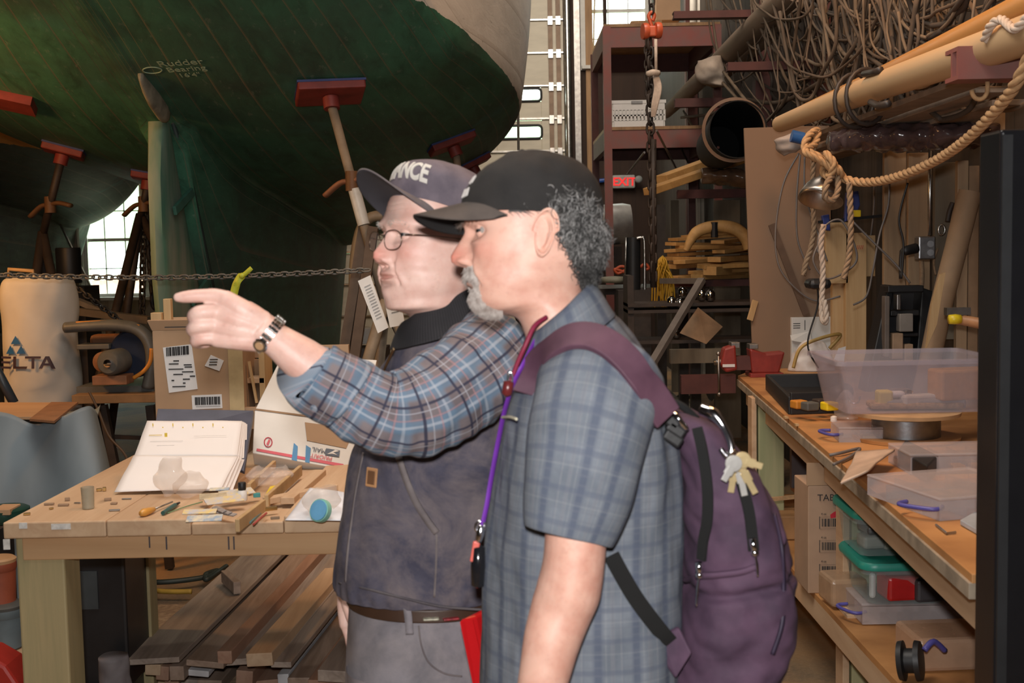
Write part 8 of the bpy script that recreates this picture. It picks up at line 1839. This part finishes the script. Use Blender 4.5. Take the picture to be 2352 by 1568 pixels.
# ================================================================ the aisle and the back racks
Yr = 11.0
rk = thing('storage_rack', 'tall red oxide steel rack with two decks at the back of the shop', 'rack', (at(1500, 800, Yr).x, Yr+.8, 0))
rx0, rx1 = at(1396, 300, Yr).x, at(1648, 300, Yr).x; zt1 = at(1500, 62, Yr).z; zb1 = at(1500, 108, Yr).z; zt2_ = at(1500, 298, Yr).z; zb2_ = at(1500, 340, Yr).z
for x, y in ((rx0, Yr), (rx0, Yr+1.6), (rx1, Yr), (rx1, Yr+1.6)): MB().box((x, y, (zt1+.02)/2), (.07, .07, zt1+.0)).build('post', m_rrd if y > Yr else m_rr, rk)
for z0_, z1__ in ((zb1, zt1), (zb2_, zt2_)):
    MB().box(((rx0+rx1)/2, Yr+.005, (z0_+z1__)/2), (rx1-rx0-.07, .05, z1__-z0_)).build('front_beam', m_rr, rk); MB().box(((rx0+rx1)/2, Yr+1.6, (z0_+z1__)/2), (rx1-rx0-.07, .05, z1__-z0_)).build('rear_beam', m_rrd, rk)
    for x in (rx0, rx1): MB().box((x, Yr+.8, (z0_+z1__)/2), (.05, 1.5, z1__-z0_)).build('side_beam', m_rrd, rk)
    MB().box(((rx0+rx1)/2, Yr+.8, z1__+.015), (rx1-rx0+.05, 1.66, .028)).build('deck', m_tanw, rk)
bk_ = thing('laundry_basket', 'white plastic laundry basket on the lower deck of the red rack', 'basket', tuple(at(1462, 294, Yr+.1)))
bx_0, bx_1 = at(1408, 260, Yr+.1).x, at(1526, 260, Yr+.1).x; bz_ = zt2_+.03; bh = at(1462, 230, Yr+.1).z-bz_
mb = MB()
for yy_ in (Yr+.1, Yr+.45):
    mb.box(((bx_0+bx_1)/2, yy_, bz_+bh*.94), (bx_1-bx_0+.03, .02, bh*.12)); mb.box(((bx_0+bx_1)/2, yy_, bz_+bh*.13), (bx_1-bx_0-.02, .01, bh*.26)); mb.box(((bx_0+bx_1)/2, yy_, bz_+bh*.76), (bx_1-bx_0, .01, bh*.26)); mb.box(((bx_0+bx_1)/2, yy_, bz_+bh*.45), (bx_1-bx_0, .01, bh*.05))
    for k in range(15): mb.box((bx_0+(bx_1-bx_0)*k/14, yy_, bz_+bh*.45), (.018, .01, bh*.4))
for xx_ in (bx_0, bx_1): mb.box((xx_, Yr+.275, bz_+bh*.5), (.01, .34, bh*.96))
mb.box(((bx_0+bx_1)/2, Yr+.275, bz_+.008), (bx_1-bx_0-.02, .33, .012)); mb.build('body', m_white, bk_)
MB().prect(1450, 231, 1476, 238, Yr+.08, .02).build('handle', plain('grey_grip', (.35, .35, .35)), bk_, bevel=.004)
tag(MB().box(((at(1460, 50, Yr).x+at(1530, 50, Yr).x)/2, Yr+.5, zt1+.075), (.28, .3, .09)).build('tan_board', m_tanw), 'tan board stack on the top deck of the red rack', 'board')
tag(MB().prect(1508, -60, 1562, 46, Yr+1.2, .2).build('brown_carton', m_card), 'brown carton standing on the top deck of the red rack', 'box')
for k, x in enumerate((1592, 1608, 1646)): tag(MB().tube([at(x, -40, 12.8), at(x, 110, 12.8)], .035, 10).build('pale_pipe', plain('pale_pipe_paint', (.55, .52, .46)), smooth=True), 'pale vertical pipe behind the top deck of the red rack, '+('leftmost', 'middle one', 'rightmost')[k], 'pipe', 'pale pipes behind the rack')
# exit sign
es = thing('exit_sign', 'grey emergency sign with red EXIT letters and one lamp head', 'sign', tuple(at(1433, 432, 16.85)))
MB().prect(1407, 401, 1459, 433, 16.88, .12).build('housing', plain('sign_grey', (.42, .42, .40), .4), es, bevel=.02)
me_, te_, be_ = nt('exit_red_glow'); be_.inputs['Base Color'].default_value = (.6, .02, .02, 1); be_.inputs['Emission Color'].default_value = (1, .03, .03, 1); be_.inputs['Emission Strength'].default_value = .55
text_part('EXIT', 'letters', me_, es, frame(at(1434, 418, 16.875), (1, .0, -.02), (0, 0, 1)), .155, .004, bold=.003)
MB().lathe(at(1466, 412, 16.85), [(.02, -.08), (.05, -.07), (.05, .0), (.02, .04)], 16, (0, 1, 0)).build('lamp_head', plain('lamp_head_grey', (.35, .37, .36)), es, smooth=True)
# chain hoist
m_orr = plain('hoist_orange', (.62, .11, .04), .4, var=.2)
ho = thing('chain_hoist', 'orange chain hoist block hanging on a long chain beside the red rack', 'hoist', tuple(at(1497, 60, 8.0)))
MB().lathe(at(1482, 72, 8.0), [(.01, -.02), (.05, -.018), (.055, 0), (.05, .018), (.01, .02)], 24, (1, .2, 0)).build('sheave', m_orr, ho, smooth=True, auto=40); MB().lathe(at(1511, 70, 8.0), [(.01, -.02), (.05, -.018), (.055, 0), (.05, .018), (.01, .02)], 24, (1, .2, 0)).build('sheave', m_orr, ho, smooth=True, auto=40)
MB().prect(1486, 58, 1508, 84, 7.97, .08).build('body', m_orr, ho, bevel=.01); MB().tube([at(1497, 60, 8), at(1493, 48, 8), at(1490, 36, 8), at(1497, 28, 8), at(1503, 36, 8), at(1499, 48, 8)], .012, 8, smooth=5).build('hook', m_orr, ho, smooth=True)
chain_mb([at(1497, 30, 8), at(1497, -60, 8)], .05, .007).build('hoist_chain', m_iron, ho, smooth=True); chain_mb([at(1492, 90, 8), at(1494, 300, 8), at(1498, 480, 8), at(1500, 650, 8)], .06, .009).build('load_chain', m_iron, ho, smooth=True); chain_mb([at(1486, 90, 8), at(1487, 160, 8), at(1490, 250, 8)], .045, .006).build('hand_chain', m_iron, ho, smooth=True)
MB().tube([at(1500, 320, 8), at(1500, 480, 8), at(1501, 660, 8)], .022, 8).build('dark_cable', m_iron, ho, smooth=True)
rc_ = MB()
for k in range(5): rc_.tube([at(1500+k*1.5, 165, 7.9), at(1510+k*3-5, 200, 7.88), at(1504+k*2.6-5, 240, 7.88), at(1498+k, 268, 7.9)], .010, 6, smooth=6)
rc_.tube([at(1488, 170, 7.88), at(1500, 166, 7.85), at(1512, 168, 7.88)], .02, 8, smooth=3); rc_.tube([at(1506, 90, 7.9), at(1507, 165, 7.9)], .011, 6)
tag(rc_.build('rope_hank', m_ropew, smooth=True), 'pale rope hank tied to the hoist chain', 'rope')
for (a, b_, lb) in (((1480, 350, 8.2), (1440, 400, 12), 'thin dark guy wire running from the chain to the exit sign'), ((1508, 300, 8.2), (1560, 400, 11), 'thin dark wire running right from the chain')):
    tag(MB().tube([at(*a), at(*b_)], .008, 6).build('guy_wire', m_wire), lb, 'wire')
tag(MB().tube([at(1186, -20, 9.8), at(1189, 160, 9.8), at(1191, 345, 9.8)], .012, 6).build('hanging_line', plain('grey_line', (.14, .13, .11))), 'thin grey line hanging in front of the white topsides', 'rope')
# big spars on far arms
spar([(1832, -30), (1700, 96), (1530, 258)], 1.66, [.085, .080, .062], m_spard, 'big dusty mast lying along the upper rack, thickest of the far spars', 'wooden_mast')
spar([(1905, -20), (1760, 90), (1640, 190)], 1.84, [.05, .05, .05], m_spard, 'second dusty mast lying behind the biggest one', 'wooden_mast')
spar([(1600, 110), (1520, 170), (1440, 330)], 1.9, [.03, .03, .03], m_spard, 'thin far spar low behind the rack post', 'wooden_mast') if False else None
for (x0, y0, x1, y1, Y, lb, mt) in ((1548, 20, 1820, 42, 8.2, 'dark red arm carrying the big dusty masts, topmost', m_rrd), (1672, 138, 1900, 162, 7.6, 'dark red arm below the masts in the middle', m_rrd), (1551, 222, 1760, 246, 10.5, 'far dark red arm left of the black duct', m_rrd), (1556, 432, 1760, 456, 9.3, 'dark red arm carrying the two orange timbers', m_rrd), (1522, 640, 1760, 660, 8.9, 'dark red arm under the stack of orange boards', m_rrd)):
    beam(x0, y0, x1, y1, Y, .09, lb, mat_=mt, xw=1.99)
for Y in (7.6, 9.3, 12.9): tag(MB().box((1.93, Y+.05, 2.4), (.12, .12, 4.8)).build('rack_column', m_rrd), 'dark red steel column against the right wall', 'column', 'columns of the cantilever rack')
# rag on the mast
G, _ = loft([(P3(1598, 140, 9.2), P3(1655, 130, 9.2), .06), (P3(1600, 170, 9.2), P3(1665, 165, 9.2), .10), (P3(1612, 190, 9.2), P3(1678, 200, 9.2), .05)], 30, 20)
tag(MB().grid(wrinkle(G, .02, (5, 5, 5), 5), True, cap0=True, cap1=True).build('rag', plain('pale_rag', (.42, .34, .27), .8), smooth=True), 'pale rag wrapped round the middle of the big mast', 'rag')
# black duct opening
dcc = at(1695, 297, 6.9); ddc = thing('duct_pipe', 'wide black pipe with its round dark mouth facing the aisle', 'pipe', tuple(dcc)); rr_ = .155
MB().lathe(dcc, [(.01, 2.2), (rr_*.98, 2.2), (rr_, 0), (rr_*1.04, 0), (rr_*1.04, 2.2), (.01, 2.22)], 40, (.12, 1, .03), cap=False).build('wall', plain('matt_black', (.004, .004, .004), .9), ddc, smooth=True, auto=40)
MB().lathe(dcc+Vector((-.015, .03, 0)), [(rr_*1.05, 0), (rr_*1.17, .005), (rr_*1.17, .03), (rr_*1.05, .03), (rr_*1.05, 0)], 40, (.18, 1, .03), cap=False).build('collar', plain('brown_flange', (.16, .09, .05), .6), ddc, smooth=True, auto=40)
# timbers on the arm
m_org = wood('orange_lit_timber', (.60, .34, .12), (.46, .24, .075), 1, 6, knots=False)
for (a, b_, w_, h_, lb) in (((1490, 440, 8.6), (1716, 362, 9.4), .10, .05, 'longer orange timber, lower of the two on the upper arm'), ((1520, 412, 9.0), (1700, 346, 9.8), .10, .06, 'upper orange timber with stepped top edge')):
    tag(MB().bar(at(*a), at(*b_), w_, h_).build('timber', m_org, bevel=.003), lb, 'timber')
G, _ = loft([(tuple(at(1612, 388, 8.9)), tuple(at(1612, 420, 8.9)), .06), (tuple(at(1660, 386, 8.9)), tuple(at(1660, 425, 8.9)), .1), (tuple(at(1718, 388, 8.9)), tuple(at(1718, 432, 8.9)), .1)], 30, 40)
tag(MB().grid(wrinkle(G, .012, (7, 7, 7), 3), True, cap0=True, cap1=True).build('wrapped_timber', plain('brown_shiny_wrap', (.16, .10, .065), .2, var=.4), smooth=True), 'timber bundle in shiny plastic under the two orange timbers', 'bundle')
# stack of orange boards
g = random.Random(11); k = 0
for (x0, y, h_, Y) in ((1545, 640, 12, 8.7), (1600, 636, 12, 8.6), (1630, 622, 20, 8.55), (1540, 612, 10, 8.8), (1560, 602, 9, 8.7), (1610, 612, 10, 8.6), (1536, 594, 9, 8.8), (1545, 585, 8, 8.85), (1640, 596, 12, 8.6), (1538, 576, 8, 8.8), (1560, 568, 8, 8.9), (1650, 578, 8, 8.7), (1540, 560, 8, 8.9), (1545, 550, 7, 8.95), (1648, 556, 8, 8.8), (1575, 543, 7, 9.0), (1545, 604, 7, 8.9), (1590, 626, 8, 8.65)):
    k += 1; a = at(x0, y, Y); q = Vector((1.82+g.uniform(-.03, .03), Y+g.uniform(.2, .8), a.z+g.uniform(-.02, .03)))
    tag(MB().bar(a, q, .10, h_/2800*Y, (0, g.uniform(-.1, .1), 1)).build('orange_board', m_org, bevel=.002), 'orange rough board in the rack stack, '+('bottom one', 'second one up', 'wide third one up', 'fourth up, at the left', 'fifth up, at the left', 'sixth up, at the right', 'seventh up, left end sticking out', 'eighth up', 'ninth up, short right-hand one', 'tenth up, left end flush', 'eleventh up', 'twelfth up, short right-hand one', 'thirteenth up', 'fourteenth up', 'fifteenth up, short right-hand one', 'topmost under the curved timber', 'thin one above the fourth', 'thin one between second and third')[k-1], 'board', 'stack of orange boards')
tag(MB().tube([at(1575, 575, 8.5), at(1598, 535, 8.5), at(1640, 520, 8.5), at(1685, 524, 8.5), at(1712, 545, 8.5), at(1722, 570, 8.5)], [.02, .04, .042, .045, .045, .045], 10, smooth=7, flat=(1, .8)).build('bent_timber', m_org, smooth=True, auto=50), 'steam-bent curved timber arching over the stack of boards', 'timber')
tag(MB().tube([at(1641, 510, 8.48), at(1641, 545, 8.48)], .025, 8).build('black_band', m_rubber), 'black band round the curved timber', 'band')
yr_ = thing('rope_hank', 'bright yellow rope hank hanging from the end of the board stack', 'rope', tuple(at(1522, 590, 8.4)))
for k in range(26):
    x0 = 1512+g.uniform(0, 20); xm = 1500+g.uniform(0, 46); x1 = xm+g.uniform(-8, 8); yb_ = g.uniform(640, 720)
    rb = MB().tube([at(1522, 588, 8.42), at(x0, 604, 8.4+g.uniform(-.05, .05)), at(xm, 640, 8.4+g.uniform(-.05, .05)), at(x1, yb_, 8.42)], .006, 5, smooth=6); rb.build('strand', plain('yellow_rope', (.62, .36, .03), .5), yr_, smooth=True)
tag(MB().bar(at(1612, 642, 7.4), at(1478, 868, 6.9), .045, .03).build('diagonal_strut', plain('dull_grey_pole', (.16, .14, .125), .5)), 'long grey strut slanting down behind the backpack strap', 'pole')
tag(MB().bar(at(1520, 645, 8.0), at(1608, 645, 7.6), .035, .035).build('grey_rail', plain('dull_grey_pole', (.16, .14, .125), .5)), 'short grey rail behind the top of the slanting strut', 'rail')
tag(MB().poly([at(1562, 765, 7.6), at(1604, 706, 7.7), at(1660, 750, 7.7), at(1622, 790, 7.6)], (0, .02, .0)).build('cardboard_piece', m_cardd), 'dark folded cardboard piece leaning in the shadows behind the vise', 'cardboard')
tkc = thing('tank', 'pale grey horizontal tank behind the head of the man in the black cap', 'tank', tuple(at(1420, 560, 12.5)))
ta, tb_ = at(1340, 520, 13.3), at(1450, 512, 13.3); MB().lathe(ta, [(.02, 0), (.18, .0), (.22, .05), (.22, .44), (.20, .52), (.02, .53)], 32, (tb_-ta)).build('shell', plain('pale_tank', (.38, .36, .34), .4), tkc, smooth=True, auto=40)
MB().box((ta.x+.25, 13.3, (ta.z-.22)/2), (.3, .3, ta.z-.23)).build('cradle', m_iron, tkc)
pm = thing('hand_pump', 'black upright cylinder with bent silver tube handle in the back aisle', 'pump', tuple(at(1454, 650, 9.5)))
MB().tube([at(1454, 545, 9.5), at(1454, 665, 9.5)], .058, 20).build('cylinder', m_rubber, pm, smooth=True, auto=40); MB().tube([at(1462, 548, 9.45), at(1474, 546, 9.45), at(1480, 560, 9.45), at(1481, 690, 9.45)], .012, 8, smooth=5).build('tube_handle', m_chrome, pm, smooth=True); MB().tube([at(1438, 545, 9.45), at(1436, 640, 9.45)], .008, 8).build('rod', m_chrome, pm, smooth=True)
q = at(1454, 665, 9.5); MB().box((q.x, 9.5, q.z/2), (.25, .2, q.z)).build('base', m_iron, pm)
tag(MB().tube([at(1410, 622, 9.9), at(1425, 612, 9.9), at(1440, 616, 9.9), at(1420, 628, 9.9), at(1412, 618, 9.9), at(1438, 626, 9.9)], .012, 7, smooth=6).build('orange_rope', plain('orange_cord', (.62, .10, .03), .5), smooth=True), 'small bundle of orange cord left of the black cylinder', 'cord')
tag(MB().tube([at(1470, 614, 9.9), at(1482, 606, 9.9), at(1490, 616, 9.9), at(1478, 620, 9.9)], .012, 7, smooth=6).build('orange_rope', plain('orange_cord', (.62, .10, .03), .5), smooth=True), 'orange cord loop right of the black cylinder', 'cord')
tag(MB().lathe(at(1408, 650, 9.7), [(.02, 0), (.10, .005), (.11, .03), (.09, .05), (.02, .055)], 20).build('pale_sack', plain('pale_khaki', (.28, .27, .20)), smooth=True), 'pale flattened sack on the dark bench in the back aisle', 'sack')
tag(MB().tube([at(1346, 419, 16.95), at(1388, 414, 16.95)], .03, 8).build('blue_valve', plain('valve_blue', (.02, .08, .35), .4)), 'small blue valve on a pipe beside the rack post', 'valve')
bb = thing('dark_bench', 'dark machine bench in the unlit back aisle', 'bench', (.9, 10.3, 0))
zq = at(1440, 662, 9.7).z; MB().box((1.0, 10.3, zq-.03), (1.2, .9, .05)).build('top', m_iron, bb)
for x in (.5, 1.5):
    for y in (9.95, 10.65): MB().box((x, y, (zq-.06)/2), (.08, .08, zq-.06)).build('leg', m_iron, bb)
for k, (x0, y0, x1, y1, Y, mt, lb) in enumerate(((1508, 470, 1530, 640, 11.5, m_iron, 'dark upright iron bar between chain and boards'), (1600, 455, 1618, 530, 12.0, m_palew, 'pale door jamb strip glimpsed behind the boards'), (1540, 460, 1560, 560, 13.0, m_grey, 'dim grey plank in the far corner, left one'), (1640, 460, 1700, 530, 9.9, m_grey, 'dim grey planks in the far corner, right one'),
    (1530, 690, 1720, 720, 8.4, m_iron, 'dark shelf plank below the board stack'), (1540, 800, 1700, 835, 7.4, m_grey, 'dusty plank on the floor racks behind the vise'), (1565, 860, 1690, 905, 7.0, m_rrd, 'dark red beam low behind the vise'))):
    a_ = at(x0, y0, Y); b_ = at(x1, y1, Y); up = (k < 4)
    tag((MB().box(((a_.x+b_.x)/2, Y+.03, a_.z/2), (b_.x-a_.x, .06, a_.z)) if up else MB().prect(x0, y0, x1, y1, Y, .06)).build('dim_plank', mt), lb, 'plank')
for k in range(7):
    a = atz(1500+30*k+g.uniform(-10, 10), 960, .05); q = a+Vector((g.uniform(-.2, .5), 1.4, 0)); a.z = q.z = .06+.05*(k % 3)
    tag(MB().bar(a, q, .12, .04).build('floor_board', rnd.choice([m_grey, lum[1], m_cardd]), bevel=.003), 'dusty board on the aisle floor behind the backpack, '+ORD[k], 'board', 'boards on the aisle floor')
for k, (px, py) in enumerate(((1543, 708), (1562, 712), (1612, 692), (1632, 693), (1554, 778), (1568, 686))):
    tag(MB().lathe(at(px, py, 7.9), [(.012, 0), (.03, .01), (.03, .06), (.012, .08)], 14).build('glass_jar', metal('shiny_jar', (.5, .5, .5), .08), smooth=True), 'small shiny jar in the dark shelves, '+('upper left of the left pair', 'upper right of the left pair', 'left of the top right pair', 'right of the top right pair', 'lowest left one', 'topmost middle one')[k], 'jar', 'shiny jars in the dark shelves')
sh_ = thing('dark_shelf', 'dark unlit shelf unit carrying the shiny jars', 'shelf', (1.25, 8.0, 0))
for z in (at(1543, 708, 7.9).z, at(1612, 692, 7.9).z, at(1554, 778, 7.9).z): MB().box((1.25, 8.0, z-.014), (1.0, .35, .02)).build('board', m_iron, sh_)
for x in (.77, 1.73): MB().box((x, 8.0, .7), (.04, .3, 1.4)).build('upright', m_iron, sh_)
# the tangle of ropes and cables over the rack
m_cab = [plain('dusty_cable_a', (.13, .092, .062), .9), plain('dusty_cable_b', (.06, .045, .034), .8), plain('dusty_cable_c', (.20, .145, .095), .9)]
g = random.Random(3)
for k in range(16):
    mb = MB(); cx_ = 1680+k*33; X = 1.55+g.uniform(0, .3)
    for s_ in range(7):
        x0 = cx_+g.uniform(-70, 40); x1 = x0+g.uniform(60, 330); y0 = g.uniform(-60, 40); y1 = g.uniform(-80, 20); sag = g.uniform(40, 360)-max(0, (x0-1900))*.30
        pts = []
        for q in range(9):
            f = q/8; x = x0+(x1-x0)*f+g.uniform(-14, 14); y = y0*(1-f)+y1*f+sag*(1-(2*f-1)**2)**.8; pts.append(atX(x, y, X+g.uniform(-.02, .02)))
        mb.tube(pts, g.choice([.005, .007, .010]), 6, smooth=4)
    tag(mb.build('cable_coil', m_cab[k % 3], smooth=True), 'dusty hank of old cable loops over the rack, ' + ORD[k], 'cable', 'tangled cables over the rack')
for (pts, X, r_, mi, lb) in (([(1662, 165), (1720, 240), (1742, 262), (1700, 232), (1660, 190)], 1.6, .012, 2, 'tan rope triangle hanging from the rag end'), ([(1570, 255), (1590, 290), (1620, 350), (1640, 372)], 1.75, .012, 2, 'brown rope curling left of the black duct'), ([(1565, 270), (1640, 260), (1700, 230), (1790, 235), (1900, 180)], 1.7, .014, 0, 'long dusty rope running level across the tangle'), ([(1560, 320), (1570, 352), (1580, 372)], 1.75, .010, 1, 'short dark rope hanging over the orange timbers')):
    tag(MB().tube([atX(x, y, X) for x, y in pts], r_, 7, smooth=7).build('old_rope', m_cab[mi], smooth=True), lb, 'rope')
